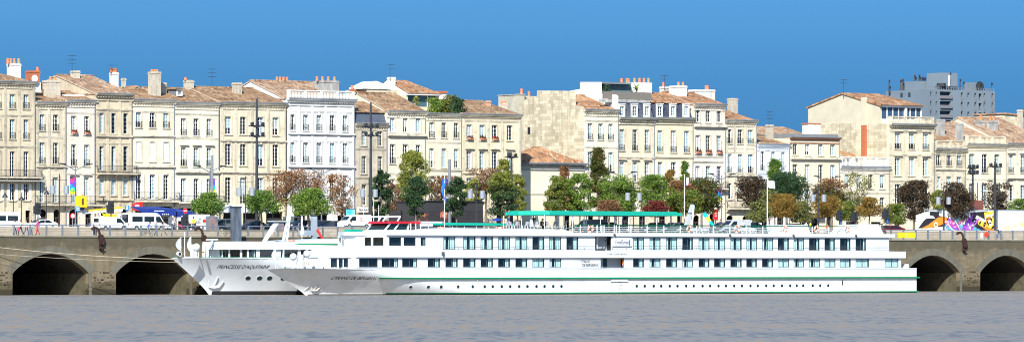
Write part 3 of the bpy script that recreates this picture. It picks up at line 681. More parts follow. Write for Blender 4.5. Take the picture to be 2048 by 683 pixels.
T[8] = H('tall bright white five-bay house topped by a balustrade', 575, 709, 199, [(230, 261, 'rk'), (285, 325, 'rk'), (350, 402, 'S')], [584, 611, 637.6, 664, 690], 9.5, ST['b8'], ridge=165, dY=10, parapet=181, strings=((222, .1, .1), (266, .22, .3), (281, .1, .1), (331, .25, .35)), ground=[(600, 24, 420, 0), (643, 26, 426, 0), (686, 22, 430, 0)], roofm=TILE3, pilaster=True, ledge=.6, trimm=ST['b8'])
T[9] = H('narrow weathered stone house with a slate attic behind the second floodlight mast', 711, 774, 247, [(262, 291, ''), (312, 347, ''), (369, 410, '')], [727.6, 759.6], 9.5, ST['b9'], ridge=None, back=12, strings=((296, .15, .12), (353, .15, .12)), ground=[(740, 46, 428, 0)])
T[10] = H('cream three-bay stone house with a broad tiled roof left of the rooftop garden', 774.5, 851, 223, [(234, 264, ''), (289, 327, 'r'), (358, 405, '')], [784.6, 810.6, 836], 9.5, ST['b6'], ridge=188, dY=8, strings=((267, .35, .5), (345, .14, .1)), ground=[(793, 18, 424, 0), (830, 18, 420, 1)], roofm=TILE)
T[11] = H('pale three-bay stone house topped by a leafy rooftop garden', 852, 923, 228, [(245, 275, 'r'), (297, 335, ''), (352, 398, '')], [863, 887.6, 912], 9, ST['b5'], ridge=None, back=14, strings=((283, .12, .08), (338, .15, .2)), ground=[(870, 12, 420, 0), (905, 12, 420, 0)])
T[12] = H('golden limestone house with four bays and red flower boxes, next to the low hipped house', 924, 1042, 229, [(250, 280, 'f'), (303, 339, 'p'), (356, 402, '')], [938, 964, 989, 1019], 10.5, ST['b12'], ridge=203, dY=10, strings=((241, .12, .1), (345, .2, .2)), ground=[(950, 14, 420, 0), (1000, 14, 420, 0)], pilaster=True)
T[13] = H('low cream house with a hipped orange tile roof below the bare stone gable', 1040, 1168, 327, [(346, 358, '')], [1136, 1157], 9, CREAM, ridge=296, dY=3.4, Yf=YE, hipL=4.6, hipR=5.6, ledge=.8, corn=RENDER, ground=[(1135, 12, 425, 0)], strings=((386, .12, .1),), roofm=TILE2, roof_over=.7, dentil=False)
T[15] = H('cream three-bay house with a tall blank stone gable wall on its left side', 1168.5, 1236.5, 220, [(247, 279, 'r'), (304, 342, ''), (362, 405, '')], [1180, 1201, 1221], 9, ST['b6'], ridge=192, dY=8, Yf=YE, strings=((240, .1, .1), (293, .1, .1)), ground=[(1182, 12, 425, 1), (1212, 12, 425, 1)], roofm=TILE2, back=17)
T[16] = H('stone house with slate mansard and a railed roof terrace with a palm', 1237, 1309, 236.5, [(259, 301, 'r'), (324, 363, 'p'), (385, 412, '')], [1243.5, 1269.5, 1294], 9.5, ST['b7'], ridge=None, back=12, Yf=YE, strings=((313, .2, .2),), balcony=[(1237, 1309, 364, 378)], ground=[(1252, 16, 425, 1), (1285, 14, 425, 0)], ledge=.7)
T[17] = H('stone house with dark slate mansard, three white dormers, left of the white attic house', 1310, 1386, 236.5, [(261, 304, 'rb'), (324, 354, 'S'), (380, 410, '')], [1319.6, 1346.6, 1373], 10, ST['b12'], ridge=None, back=12, Yf=YE, strings=((313, .15, .2), (366, .2, .2)), ground=[(1325, 14, 422, 1), (1360, 12, 430, 0)], ledge=.7)
T[18] = H('pale stone house with a white attic storey and flower boxes', 1387, 1450.5, 209, [(220, 244, 'd'), (271, 307, 'f'), (332, 366, 'S'), (388, 410, '')], [1395, 1416, 1437.5], 9, ST['b3'], ridge=187, dY=8, Yf=YE, strings=((248, .45, .5), (312, .12, .1), (322, .12, .15)), balcony=[(1387, 1450, 362, 376)], ground=[(1393, 13, 430, 1), (1425, 12, 425, 1)], roofm=TILE2)
T[19] = H('cream stone house with ironwork window guards and two full balconies, third rainbow banner in front', 1451, 1513, 241, [(259, 287, 'r'), (308, 345, 'rS'), (366, 398, '')], [1458, 1480, 1500.5], 10, ST['b5'], ridge=221, dY=8, Yf=YE, strings=((295, .1, .1), (304, .12, .1), (349, .2, .3)), balcony=[(1451, 1513, 402, 416)], ground=[(1460, 14, 430, 1), (1492, 14, 430, 1)], pilaster=True, roofm=TILE2)
T[20] = H('small pale blue-white house with blue-white shutters', 1514.5, 1578.5, 289, [(303, 341, 'rS'), (358, 398, 'S')], [1524.6, 1546, 1566], 8, ST['wht'], ridge=273, dY=7, Yf=YE, strings=((296, .12, .1), (344, .2, .2)), ground=[(1530, 14, 425, 1), (1560, 12, 425, 0)], roofm=TILE)
T[21] = H('cream house with four attic windows under a flat brown eave, white stone gable behind', 1580, 1679, 275, [(288, 310, ''), (329, 365, ''), (378, 412, 'S')], [1590, 1614.5, 1641, 1665], 9.5, ST['yel'], ridge=None, back=10, Yf=YE, strings=((314, .35, .5), (368, .1, .1)), ground=[(1620, 34, 428, 0), (1662, 12, 425, 0)], corn=mat('brown_eave', (.26, .12, .07), .8), dentil=False)
T[22] = H('low pale yellow house with a white balustrade and garage doors', 1680, 1778, 334, [(348.6, 376, ''), (394, 428, '')], [1693.6, 1718, 1741, 1764], 9.5, ST['yel'], ridge=None, back=6.5, parapet=314, Yf=YE, strings=((384, .12, .12),), ground=[(1705, 26, 443, 0), (1752, 20, 443, 0)], corn=WRENDER)
T[23] = H('tall stone house with balustrade, rooftop glass room and large blank gable on its left side', 1778.5, 1868, 249, [(267, 298, 'rp'), (316, 351, 'p'), (368, 410, '')], [1795, 1823, 1851], 11, ST['b7'], ridge=None, back=20, Yf=YE, parapet=233, strings=((262, .12, .12), (308, .14, .1), (360, .14, .1)), quoin=True, ground=[(1795, 12, 425, 1), (1840, 14, 425, 0)], ledge=.8)
T[24] = H('narrow three-bay stone house with small windows and grey parapet, right of the tall gable house', 1870, 1931, 298, [(306, 331, 'r'), (353, 378, ''), (395, 418, '')], [1876.5, 1897.5, 1918], 9, ST['b2'], ridge=252, dY=9, Yf=YE, parapet=281, strings=((337, .2, .25),), quoin=True, ground=[(1885, 12, 428, 0), (1912, 12, 428, 0)])
T[25] = H('smooth yellow house with arched windows and a stone balustrade behind the floodlight posts', 1932.5, 2012, 289, [(308, 345, 'Ar'), (367, 410, 'A')], [1943.6, 1969, 1994], 11, ST['yel'], ridge=247, dY=12, Yf=YE, parapet=272, strings=((357, .1, .08),), ground=[(1950, 12, 428, 0), (1990, 12, 428, 0)], corn=ST['b7'], roofm=TILE3)
T[26] = H('stone house with heavy scrolled balcony brackets at the far right edge', 2013, 2100, 288, [(311, 345, 'rp'), (370, 402, '')], [2021, 2046, 2074], 10, ST['b5'], ridge=238, dY=12, Yf=YE, strings=((354, .25, .4),), ground=[(2030, 12, 428, 0), (2060, 12, 428, 0)], pilaster=True, roofm=TILE3)
def loc_(k, mb):                                        # world coordinates -> that house's own
    o = T[k][2]; mb.v = [(v[0]-o[0], v[1]-o[1], v[2]-o[2]) for v in mb.v]; return mb
def CH(k, dy, x0, x1, y0, y1, pots=(), m_=None, ph=10, roofchild=True):
    t, rf, o = T[k][:3]; return chimney(rf or t, o[1]+dy, x0, x1, y0, y1, pots, m_, ph, o)
def AN(k, dy, px, y0, y1, **kw): t, rf, o = T[k][:3]; return antenna(rf or t, o[1]+dy, px, y0, y1, o, **kw)
BRICK = mat('orange_brick', (.42, .12, .05), .9, (.3, .1, .05), 3, .6)
CHS = ST['chs']
CH(1, 9, 12, 42, 127, 152, (15.5, 21.5, 28.5, 37.5), WRENDER, 11)
CH(1, 13, 49, 80, 141, 158, (75,), BRICK, 8); CH(2, 3, 83, 121, 160, 196, (101, 110), CHS, 8)
CH(4, 9, 140, 160, 141, 178, (), CHS); AN(4, 9.5, 144, 110, 140)
CH(4, 9, 218, 237, 145, 176, (223, 228, 231), WRENDER, 9); CH(4, 12, 242, 252, 156, 178, (), CHS); AN(4, 9, 222, 129, 147, arms=2, wd=.5)
CH(5, 3, 295, 322, 143, 198, (304, 309, 314), CHS, 5); CH(5, 5, 314, 333, 165, 198, (), CHS)
CH(6, 8, 366, 388, 160, 178, (371,), CHS, 6); AN(6, 12, 424, 137, 180, arms=3, wd=.8)
CH(7, 5, 463, 484, 165, 196, (), CHS)
CH(8, 14, 548, 581, 162, 180, (554, 560, 567, 574), RENDER, 9); CH(8, 4, 625, 678, 161, 184, (634, 645, 656.5, 669), RENDER, 9)
CH(10, 11, 699, 712, 178, 190, (704,), BRICK, 8)
CH(12, 6, 971, 982, 201, 226, (), mat('pink_brick', (.5, .3, .2), .9, (.42, .22, .14), 3, .6)); CH(12, 12, 1000, 1014, 206, 226, (1004, 1010), mat('pink_render', (.62, .42, .34), .9), 5)
zf_ = lambda dy, py, x_: CZ+(HOR-py)*(SN*(x_-CX)+CS*(YE+dy-CY))/F
CH(17, 8, 1319, 1338, 173, 195, (1327,), WRENDER, 9); CH(17, 5, 1338, 1374, 171, 203, (1357, 1366), WRENDER, 8); AN(17, 6, 1329, 150, 175, arms=2)
CH(18, 9, 1376, 1410, 179, 202, (), WRENDER); CH(18, 6, 1398, 1430, 179, 206, (1412, 1415), WRENDER, 9)
CH(19, 7, 1454, 1476, 196, 228, (), CHS)
CH(20, 4, 1531, 1547, 249, 282, (), CHS); AN(20, 4, 1538, 222, 249, arms=3, wd=.6)
CH(24, 5, 1872, 1890, 238, 282, (), RENDER); CH(24, 2, 1911, 1927, 246, 284, (), RENDER)
CH(25, 8, 1948, 1971, 241, 262, (1962,), RENDER, 11); CH(25, 6, 1974, 1996, 241, 266, (1980, 1988), RENDER, 10)
# --- the odd walls, attics and terraces that sit on particular houses
def slab(k, x0, x1, dy0, dy1, y0, y1, name, m_, parent=None):   # box: px range and y range on plane Yf+dy0
    Yp = T[k][2][1]+dy0; pc = (x0+x1)/2
    return loc_(k, MB().box(X(x0, Yp), X(x1, Yp), Yp, Yp+dy1-dy0, Z(pc, y1, Yp), Z(pc, y0, Yp))).build(name, m_, parent or T[k][0])
# dormer on house 6
def dormer(k, x0, x1, dy, y0, y1, m_=WHITE, side=ZINC, dd=1.6):
    Yp = T[k][2][1]+dy; pc = (x0+x1)/2; a, b_, c, d = X(x0, Yp), X(x1, Yp), Z(pc, y1, Yp), Z(pc, y0, Yp)
    t_ = T[k][0]; w_ = b_-a; h_ = d-c
    o = loc_(k, MB().box(a, a+.16*w_, Yp, Yp+.3, c, d).box(b_-.16*w_, b_, Yp, Yp+.3, c, d).box(a+.16*w_, b_-.16*w_, Yp, Yp+.3, d-.18*h_, d).box(a+.16*w_, b_-.16*w_, Yp-.06, Yp+.3, c, c+.1*h_).box(a-.05, b_+.05, Yp-.12, Yp+.3, d, d+.1)).build('dormer', m_, t_)
    loc_(k, MB().box(a, b_, Yp+.3, Yp+dd, c, d)).build('cheek', side, o)
    fm, pm_ = win_meshes(w_*.68, h_*.72, rnd.choice([0, 2, 3]), 0); q = T[k][2]
    wo_ = link('window', fm, t_, ((a+b_)/2-q[0], Yp+.12-q[1], c+.1*h_-q[2])); link('pane', pm_, wo_)
    return o
dormer(6, 355, 365, 3.0, 178, 192, dd=3.5)
k = T[6]; Yp = YW+2.6
loc_(6, MB().prism_yz([(Yp, Z(358, 175.5, Yp)), (Yp+4, Z(340, 178, Yp+4)+.3), (Yp+4, Z(340, 178, Yp+4)+.15), (Yp, Z(358, 177, Yp))], X(353, Yp), X(367, Yp))).build('dormer_roof', TILE, k[0])
def mansard(k, y0, inset, m_):
    t, rf, o, He, W = T[k]; pc = X(0, 0); a = [q for q in (0,)]
    pxm = {9: 742, 16: 1273, 17: 1348}[k]; zt = Z(pxm, y0, o[1]+inset)-RZ
    mb = MB(); mb.quad((0, .15, He), (W, .15, He), (W, inset, zt), (0, inset, zt)).quad((0, inset, zt), (W, inset, zt), (W, 11, zt), (0, 11, zt))
    mb.poly([(0, 11, He), (0, .15, He), (0, inset, zt), (0, 11, zt)]).poly([(W, .15, He), (W, 11, He), (W, 11, zt), (W, inset, zt)])
    mb.box(-.02, W+.02, inset-.12, inset+.1, zt+.004, zt+.16); return mb.build('mansard', m_, t)
mansard(9, 226, .8, SLATE)
o9 = T[9][2]; W9 = T[9][4]; z9 = Z(742, 226, YW+.8)-RZ
MB().quad((-.1, .5, z9+.17), (W9+.1, .5, z9+.17), (W9+.1, 6, z9+1.9), (-.1, 6, z9+1.9)).quad((-.1, .5, z9+.05), (W9+.1, .5, z9+.05), (W9+.1, .5, z9+.17), (-.1, .5, z9+.17)).build('roof', TILE, T[9][0])
mansard(16, 207, 1.2, SLATE); mansard(17, 207, 1.2, mat('dark_slate', (.02, .025, .05), .45, (.05, .06, .09), 2, .5))
for k_, xs in ((16, (1244.6, 1269.5, 1294.6)), (17, (1320, 1346.6, 1373))):
    for x_ in xs: dormer(k_, x_-6, x_+6, -.02, 208, 234, WRENDER, SLATE, 1.9)
t, rf, o, He, W = T[17]; z17 = Z(1348, 207, YE+1.2)-RZ; zr17 = Z(1310, 184, YE+8)-RZ
MB().quad((-.1, .9, z17+.18), (W+.1, .9, z17+.18), (W+.1, 8, zr17), (-.1, 8, zr17)).quad((-.1, .9, z17+.05), (W+.1, .9, z17+.05), (W+.1, .9, z17+.18), (-.1, .9, z17+.18)).quad((W+.1, 8, zr17), (W+.1, 14, z17), (-.1, 14, z17), (-.1, 8, zr17)).poly([(-.1, 14, z17), (-.1, .9, z17+.1), (-.1, 8, zr17)]).build('roof', TILE2, t)
# roof terrace of 16: mesh screen, palm, glazed room, white flank walls
TERRM = mat('woven_screen', (.08, .07, .06), .9, (.22, .2, .17), 14, .5)
Yp = YE+1.3
scr = MB(); xa_, xb_ = X(1206, Yp), X(1304, Yp); za, zb = Z(1255, 205, Yp), Z(1255, 184, Yp)
n_ = 6
for i in range(n_):
    x0_ = xa_+(xb_-xa_)*i/n_; x1_ = xa_+(xb_-xa_)*(i+1)/n_; scr.box(x0_+.06, x1_-.06, Yp, Yp+.05, za+.5, zb)
    scr.box(x0_-.05, x0_+.05, Yp-.03, Yp+.08, za-.1, zb+.1)
loc_(16, scr).build('terrace_screen', TERRM, T[16][0])
slab(16, 1200, 1305, 1.25, 1.6, 199, 205.5, 'terrace_kerb', RENDER)
slab(16, 1208, 1262, 5.5, 10, 168, 205, 'roof_room', mat('roof_room_glass', (.06, .1, .11), .1, (.15, .2, .2), 2, .5))
slab(16, 1204, 1263, 4.6, 10.5, 164.5, 168, 'roof_room_roof', ZINC)
slab(16, 1260, 1304, 6, 8, 165, 206, 'flank_wall', WRENDER)
for p_ in (1269, 1279, 1288, 1297): link('chimney_pot', pot_mesh(), T[16][0], (X(p_, YE+7)-T[16][2][0], 7, Z(p_, 165, YE+7)-RZ), sc=(1.2, 1.2, .9))
for p_ in (1243, 1254, 1257): link('chimney_pot', pot_mesh(), T[16][0], (X(p_, YE+8.5)-T[16][2][0], 8.5, Z(p_, 165.5, YE+8.5)-RZ), sc=(1.2, 1.2, .9))
# white left flank of 16 above house 15 : a gable slab
def flank(k, pts, xl, th_, name, m_):                   # pts: (dy, py) outline seen on the left side wall at pixel xl of the facade corner
    Yf_ = T[k][2][1]; x_ = X(xl, Yf_); out = []
    for dy, py in pts:
        Yp_ = Yf_+dy; d_ = SN*(x_-CX)+CS*(Yp_-CY); out.append((Yp_, CZ+(HOR-py)*d_/F))
    out = [(Yf_+pts[0][0], RZ)]+out+[(Yf_+pts[-1][0], RZ)]
    return loc_(k, MB().prism_yz(out, x_-th_, x_)).build(name, m_, T[k][0])
flank(16, [(.1, 192), (.7, 189), (4.3, 187), (4.4, 164), (9.5, 164), (9.6, 178), (12.5, 182)], 1237.5, .3, 'flank_wall', WRENDER)
flank(15, [(.02, 213), (2.1, 211), (2.2, 182), (11.6, 181), (11.7, 193), (15, 200)], 1168.5, .5, 'gable_wall', ST['rub'])
xw_ = X(1168.5, YE)-.5; MB(); loc_(15, MB().box(xw_-.03, xw_-.001, YE+13.4, YE+14.1, zf_(13.5, 268, xw_), zf_(13.5, 254, xw_))).build('slit_window', DARKIN, T[15][0])
Yq = YE+3
loc_(15, MB().box(X(1150, Yq)-.9, X(1150, Yq), Yq+.5, Yq+.9, RZ+2, Z(1150, 190, Yq))).build('chimney_breast', CRENDER, T[15][0])
# the dark old gable further back between 12 and 15
bk = thing('rear_gable_house', 'old grey stone gable with pink chimneys rising behind the golden four-bay house', 'house', (X(1040, 76), 76, RZ))
xw = X(1049, 76)-X(1040, 76); MB().box(0, xw, 0, 5.8, 0, Z(1020, 189, 76)-RZ).build('wall', ST['dkr'], bk)
MB().box(-.1, xw+.1, -.12, 5.9, Z(1020, 189, 76)-RZ, Z(1020, 187, 76)-RZ).build('coping', RENDER, bk)
MB().box(xw+.01, xw+9, .5, 7, 0, Z(1070, 192, 76)-RZ).build('wing', ST['rub'], bk)
for x_, y_ in ((1043, 187), (1058, 192)): link('chimney_pot', pot_mesh(), bk, (X(x_, 79)-X(1040, 76), 3, Z(x_, y_, 79)-RZ-.1), sc=(1.2, 1.2, 1.1))
# penthouse behind the roof garden
Yp = YW+8; ph = thing('roof_penthouse', 'white and cream penthouse with glazed front and tiled roof above the leafy roof garden', 'penthouse', (X(812, Yp), Yp, Z(840, 222, Yp)))
px0_, zb_ = X(812, Yp), Z(840, 222, Yp); wv = X(878, Yp)-px0_; ht = Z(840, 187, Yp)-zb_
MB().box(0, wv, .4, 9, -1, ht*.25).box(0, .35, 0, 9, -1, ht).box(wv-.3, wv, 0, 9, -1, ht).box(.35, wv-.3, 8, 9, 0, ht).build('wall', CRENDER, ph)
MB().box(-.05, wv+.2, -.35, 9, ht-.25, ht).build('fascia', WHITE, ph)
gp = MB().box(.35, wv-.3, .6, .7, ht*.25, ht-.25).build('glazing', mat('sea_glass', (.05, .1, .12), .05), ph)
MB().box(wv*.33, wv*.33+.1, .5, .62, ht*.25, ht-.25).box(wv*.7, wv*.7+.1, .5, .62, ht*.25, ht-.25).build('mullion', WHITE, ph)
zr_ = Z(830, 161, Yp+5)-zb_
rr_ = MB(); rr_.quad((-.1, -.5, ht), (wv+.3, -.5, ht), (wv-2.5, 5, zr_), (-.1, 5, zr_)).quad((-.1, 5, zr_), (wv-2.5, 5, zr_), (wv+.3, 9.5, ht), (-.1, 9.5, ht)).poly([(wv+.3, -.5, ht), (wv+.3, 9.5, ht), (wv-2.5, 5, zr_)])
ro_ = rr_.build('roof', TILE2, ph); MB().poly([(-.1, 9.5, ht), (-.1, -.4, ht), (-.1, 5, zr_-.1)]).build('gable', WRENDER, ph)
for (x0_, x1_, y0_, y1_, m_, pots, yy, dd) in ((774, 791, 154, 180, WRENDER, (), Yp+3, 0), (872, 893, 183, 205, WRENDER, (), Yp+2, 0)):
    chimney(ro_, yy, x0_, x1_, y0_, y1_, pots, m_, 6, (px0_, Yp, zb_))
MB().box(X(882, Yp+2)-px0_-.55, X(893, Yp+2)-px0_+.15, 1.8, 3.6, Z(884, 186, Yp+2)-zb_, Z(884, 182, Yp+2)-zb_).build('chimney_cap', BRICK, ro_)
antenna(ro_, Yp+3, 780, 128, 154, (px0_, Yp, zb_), arms=2, wd=.4)
loc = MB().box(X(735, Yp+1)-px0_, 0, 1.2, 7, -1, Z(770, 179, Yp+1)-zb_).build('side_wing', CRENDER, ph)
Yg = Yp+1.2; wg = MB(); xA, xB, xC = X(726, Yg)-px0_, X(780, Yg)-px0_, X(752, Yg)-px0_
wg.prism_xz([(xA, Z(750, 178, Yg)-zb_), (xB, Z(750, 178, Yg)-zb_), (xB, Z(750, 173, Yg)-zb_), (xC, Z(750, 162, Yg)-zb_), (xA, Z(750, 175, Yg)-zb_)], 1, 5); wg.build('white_gable', WHITE, ph)
# house 5 & 3 rear white gables
Yp = YW+9; g5 = thing('rear_gable_cottage', 'small white-walled gable roof peeping up left of the big grouped chimney', 'house', (X(258, Yp), Yp, RZ))
xw = X(300, Yp)-X(258, Yp); hb = Z(280, 194, Yp)-RZ; hp = Z(280, 174, Yp)-RZ
MB().prism_xz([(0, 0), (xw, 0), (xw, hb), (xw*.35, hp), (0, hb+.3)], 0, 6).build('wall', WRENDER, g5)
MB().prism_xz([(-.2, hb+.2), (xw*.35, hp+.02), (xw+.2, hb-.02), (xw+.2, hb+.18), (xw*.35, hp+.22), (-.2, hb+.42)], -.2, 6.2).build('roof', TILE, g5)
# sheds around house 2 / 3
slab(2, 70, 82, 4, 6, 165, 185, 'roof_shed', WRENDER); 
Yp = YW+3.5; MB().lathe((X(68, Yp)-T[1][2][0], Yp-YW, Z(68, 157, Yp)-RZ), [(.05, 0), (.45, -.12), (.5, -.2), (.45, -.2)], 14, axis='y').build('satellite_dish', WHITE, T[1][0])
slab(3, 128, 172, 3, 6, 189, 200, 'roof_light', mat('skylight', (.55, .58, .6), .3))
# rooftop structure on 20/21
slab(21, 1578, 1677, .2, 8, 268, 276, 'flat_roof', ZINC); slab(21, 1616, 1642, 8, 9.5, 248, 280, 'chimney_stack', WRENDER); slab(21, 1615, 1643, 7.9, 9.6, 246, 248, 'stack_cap', BRICK)
Yp = YE+12; lb_ = thing('rear_tiled_house', 'low tiled roof behind the small pale blue-white house', 'house', (X(1505, Yp), Yp, RZ)); xw = X(1616, Yp)-X(1505, Yp); hb = Z(1560, 269, Yp)-RZ; hp = Z(1560, 253, Yp+5)-RZ
MB().box(0, xw, 0, 10, 0, hb).build('wall', CRENDER, lb_); MB().quad((-.2, -.2, hb), (xw+.2, -.2, hb), (xw-1, 5, hp), (1, 5, hp)).quad((1, 5, hp), (xw-1, 5, hp), (xw+.2, 10.2, hb), (-.2, 10.2, hb)).poly([(-.2, 10.2, hb), (-.2, -.2, hb), (1, 5, hp)]).poly([(xw+.2, -.2, hb), (xw+.2, 10.2, hb), (xw-1, 5, hp)]).build('roof', TILE3, lb_)
# lean-to tile roof right of 21
Yp = YE+7; MB()
loc_(22, MB().quad((X(1690, Yp), Yp, Z(1700, 316, Yp)), (X(1742, Yp), Yp, Z(1700, 316, Yp)), (X(1705, Yp), Yp+3, Z(1700, 300, Yp)), (X(1698, Yp), Yp+3, Z(1700, 300, Yp)))).build('lean_to_roof', TILE2, T[22][0])
# big gable on the left of 23: rubble below, smooth plaster gable above, set-back roof
flank(23, [(.6, 247), (20.5, 247)], 1778.5, .25, 'gable_wall', ST['rub'])
t23, _, o23, He23, W23 = T[23]; xg = X(1778.5, YE)
def zflank(dy, py, x_=xg): return CZ+(HOR-py)*(SN*(x_-CX)+CS*(YE+dy-CY))/F
gp = [(2.2, zflank(2.2, 250)), (2.2, zflank(2.2, 209)), (11.4, zflank(11.4, 187)), (20.3, zflank(20.3, 214)), (20.3, zflank(20.3, 250))]
loc_(23, MB().prism_yz([(YE+a, b_) for a, b_ in gp], xg-.2, xg+.2)).build('plaster_gable', CRENDER, t23)
xr = xg+8.7; zE, zR2 = gp[1][1]+.1, gp[2][1]+.15
rm = MB(); ym = YE+11.4; y0_, y1_ = YE+1.6, YE+20.6
rm.quad((xg-.4, y0_, zE-.15), (xr+.4, y0_, zE-.15), (xr-1.5, ym, zR2), (xg-.4, ym, zR2)).quad((xg-.4, ym, zR2), (xr-1.5, ym, zR2), (xr+.4, y1_, zE), (xg-.4, y1_, zE)).poly([(xr+.4, y0_, zE-.15), (xr+.4, y1_, zE), (xr-1.5, ym, zR2)])
for a, b_ in (((y0_, zE-.15), (ym, zR2)), ((ym, zR2), (y1_, zE))): rm.quad((xg-.4, a[0], a[1]-.25), (xg-.4, b_[0], b_[1]-.25), (xg-.4, b_[0], b_[1]), (xg-.4, a[0], a[1]))
loc_(23, rm).build('roof', TILE2, t23)
loc_(23, MB().box(xg+.2, xr, YE+2.3, YE+19.9, RZ+He23+.05, RZ+He23+.9).box(xg+.2, xr, YE+2.0, YE+2.4, zE-.5, zE-.18).box(xr-.1, xr, YE+2.3, YE+19.9, RZ+He23+.9, zE-.2).box(xr-3.6, xr-3.2, YE+2.1, YE+2.3, RZ+He23, zE-.4)).build('roof_room_frame', WHITE, t23)
loc_(23, MB().box(xg+.3, xr-.15, YE+2.5, YE+2.6, RZ+He23+.9, zE-.3)).build('roof_room_glazing', mat('blue_glass', (.04, .07, .12), .06), t23)
for i in range(7): loc_(23, MB().box(xg+.3+i*1.2, xg+.42+i*1.2, YE+2.36, YE+2.49, RZ+He23+.9, zE-.3)).build('roof_room_mullion', WHITE, t23)
Ya = YE+5.2
loc_(23, MB().box(xg-.75, xg-.21, Ya, Ya+1.0, zflank(5, 385), zflank(5, 312)).box(xg-.75, xg-.21, Ya, Ya+1.0, zflank(5, 250)-.0, zflank(5, 194))).build('flue', CRENDER, t23)
loc_(23, MB().box(xg-.72, xg-.22, Ya+.05, Ya+.95, zflank(5, 312)+.01, zflank(5, 250)-.01)).build('brick_flue', BRICK, t23)
antenna(t23, YE+11, 1687, 158, 190, o23, arms=2, wd=.7)
Yc2 = YE+26; rg = thing('rear_gable_house', 'cream stone gable with its own chimney at the right edge behind the tiled roofs', 'house', (X(2003, Yc2), Yc2, RZ))
xw = X(2120, Yc2)-X(2003, Yc2); z1_, z2_ = Z(2008, 262, Yc2)-RZ, Z(2008, 228, Yc2)-RZ
MB().prism_xz([(0, 0), (xw, 0), (xw, z2_-.6), (.8, z2_), (0, z1_)], 0, 8).build('wall', ST['rub'], rg)
MB().prism_xz([(.5, z2_), (xw+.2, z2_-.6), (xw+.2, z2_-.4), (.5, z2_+.25)], -.3, 8.2).build('roof', TILE3, rg)
chimney(rg, Yc2-.8, 2034, 2046, 219, 262, (), CHS, 5, (X(2003, Yc2), Yc2, RZ))
# awning on house 1 balcony, shop awnings
sa = MB(); o1 = T[1][2]
xa_, xb_ = X(-58, YW)-o1[0], X(79, YW)-o1[0]; z_ = Z(10, 354, YW)-RZ
n_ = 60
for i in range(n_): sa.quad((xa_+(xb_-xa_)*i/n_, -1.3, z_-.55), (xa_+(xb_-xa_)*(i+1)/n_, -1.3, z_-.55), (xa_+(xb_-xa_)*(i+1)/n_, -.02, z_-.21), (xa_+(xb_-xa_)*i/n_, -.02, z_-.21), i % 2)
sa.build('striped_awning', [IRON, mat('awning_cream', (.6, .58, .5), .9)], T[1][0])
# ---------------- the far tower block
TB = 170.0; tb = thing('tower_block', 'distant blue-grey concrete tower block with roof masts behind the right-hand houses', 'tower block', (X(1768, TB), TB, RZ))  # origin; its front corner stands further right
ox = X(1768, TB); zt = lambda y: Z(1880, y, TB)-RZ
CONC = mat('concrete_panels', (.115, .15, .18), .9, (.15, .19, .22), .12, .5); CONC2 = mat('concrete_pinkish', (.15, .145, .155), .9); DKW = mat('dark_tower_window', (.03, .045, .06), .2)
X_ = lambda p: X(p, TB)-ox
body = MB(); holes = []
for px, w_ in ((1862, 3), (1873, 3), (1924, 4), (1937, 4), (1951, 4), (1969, 3.5), (1985, 3.5)):
    for y in (184, 203, 222, 241, 260): holes.append((X_(px-w_/2), X_(px+w_/2), zt(y+9), zt(y)))
holes += [(X_(1880), X_(1902), zt(y+14), zt(y)) for y in (183, 202, 221, 240)]
holes += [(X_(1957.5), X_(1963.5), zt(y+14), zt(y)) for y in (185, 204, 223, 242)]
xf = X_(1856); DT = 12.6
holed_wall(body, xf, X_(1990), 0, zt(179), holes, reveal=.7)
xe = X_(1990); body.quad((xf, DT, 0), (xf, 0, 0), (xf, 0, zt(179)), (xf, DT, zt(179))).quad((xe, 0, 0), (xe, DT, 0), (xe, DT, zt(179)), (xe, 0, zt(179))).quad((xf, 0, zt(179)), (xe, 0, zt(179)), (xe, DT, zt(179)), (xf, DT, zt(179))).quad((xe, DT, 0), (xf, DT, 0), (xf, DT, zt(179)), (xe, DT, zt(179)))
body.build('wall', CONC, tb)
for h in holes:
    big = h[1]-h[0] > 1.2
    MB().box(h[0], h[1], .7, .8, h[2], h[3]).build('window', DKW if not big or rnd.random() < .6 else CONC2, tb)
    if big: MB().box(h[0]-.1, h[1]+.1, -.35, -.02, h[2], h[2]+(h[3]-h[2])*.45).build('balcony', CONC2, tb)
for yy_ in (7.8, 5.5):
    for y in (184, 203, 222, 241, 260): MB().box(xf-.03, xf-.002, yy_-.35, yy_+.35, zt(y+9), zt(y)).build('window', DKW, tb)
for px in (1924, 1951, 1969, 1862, 1985):
    for y in (195, 214, 233): MB().box(X_(px-2), X_(px+2), -.05, -.001, zt(y+6), zt(y)).build('panel', CONC2, tb)
for (a, b_, y0, y1, d0, d1) in ((1836, 1862, 160, 179.5, 6, 10), (1884, 1915, 144.5, 179.5, 1, 5.5), (1944, 1963, 162, 179.5, 1, 3.6)): MB().box(X(a, TB+d0)-ox, X(b_, TB+d0)-ox, d0, d1, zt(y1), zt(y0)).build('roof_plant', CONC, tb)
MB().box(X_(1877), X_(1917), .3, .9, zt(177), zt(171)).build('roof_equipment', SLATE, tb)
MB().tube((X_(1886), .5, zt(173)), (X_(1886), .5, zt(166)), .9, n=10).build('vent', IRON, tb); MB().path([(X_(1960), .5, zt(179)), (X_(1960), .5, zt(165)), (X_(1966), .5, zt(166)), (X_(1968), .5, zt(179))], .5).build('duct', IRON, tb)
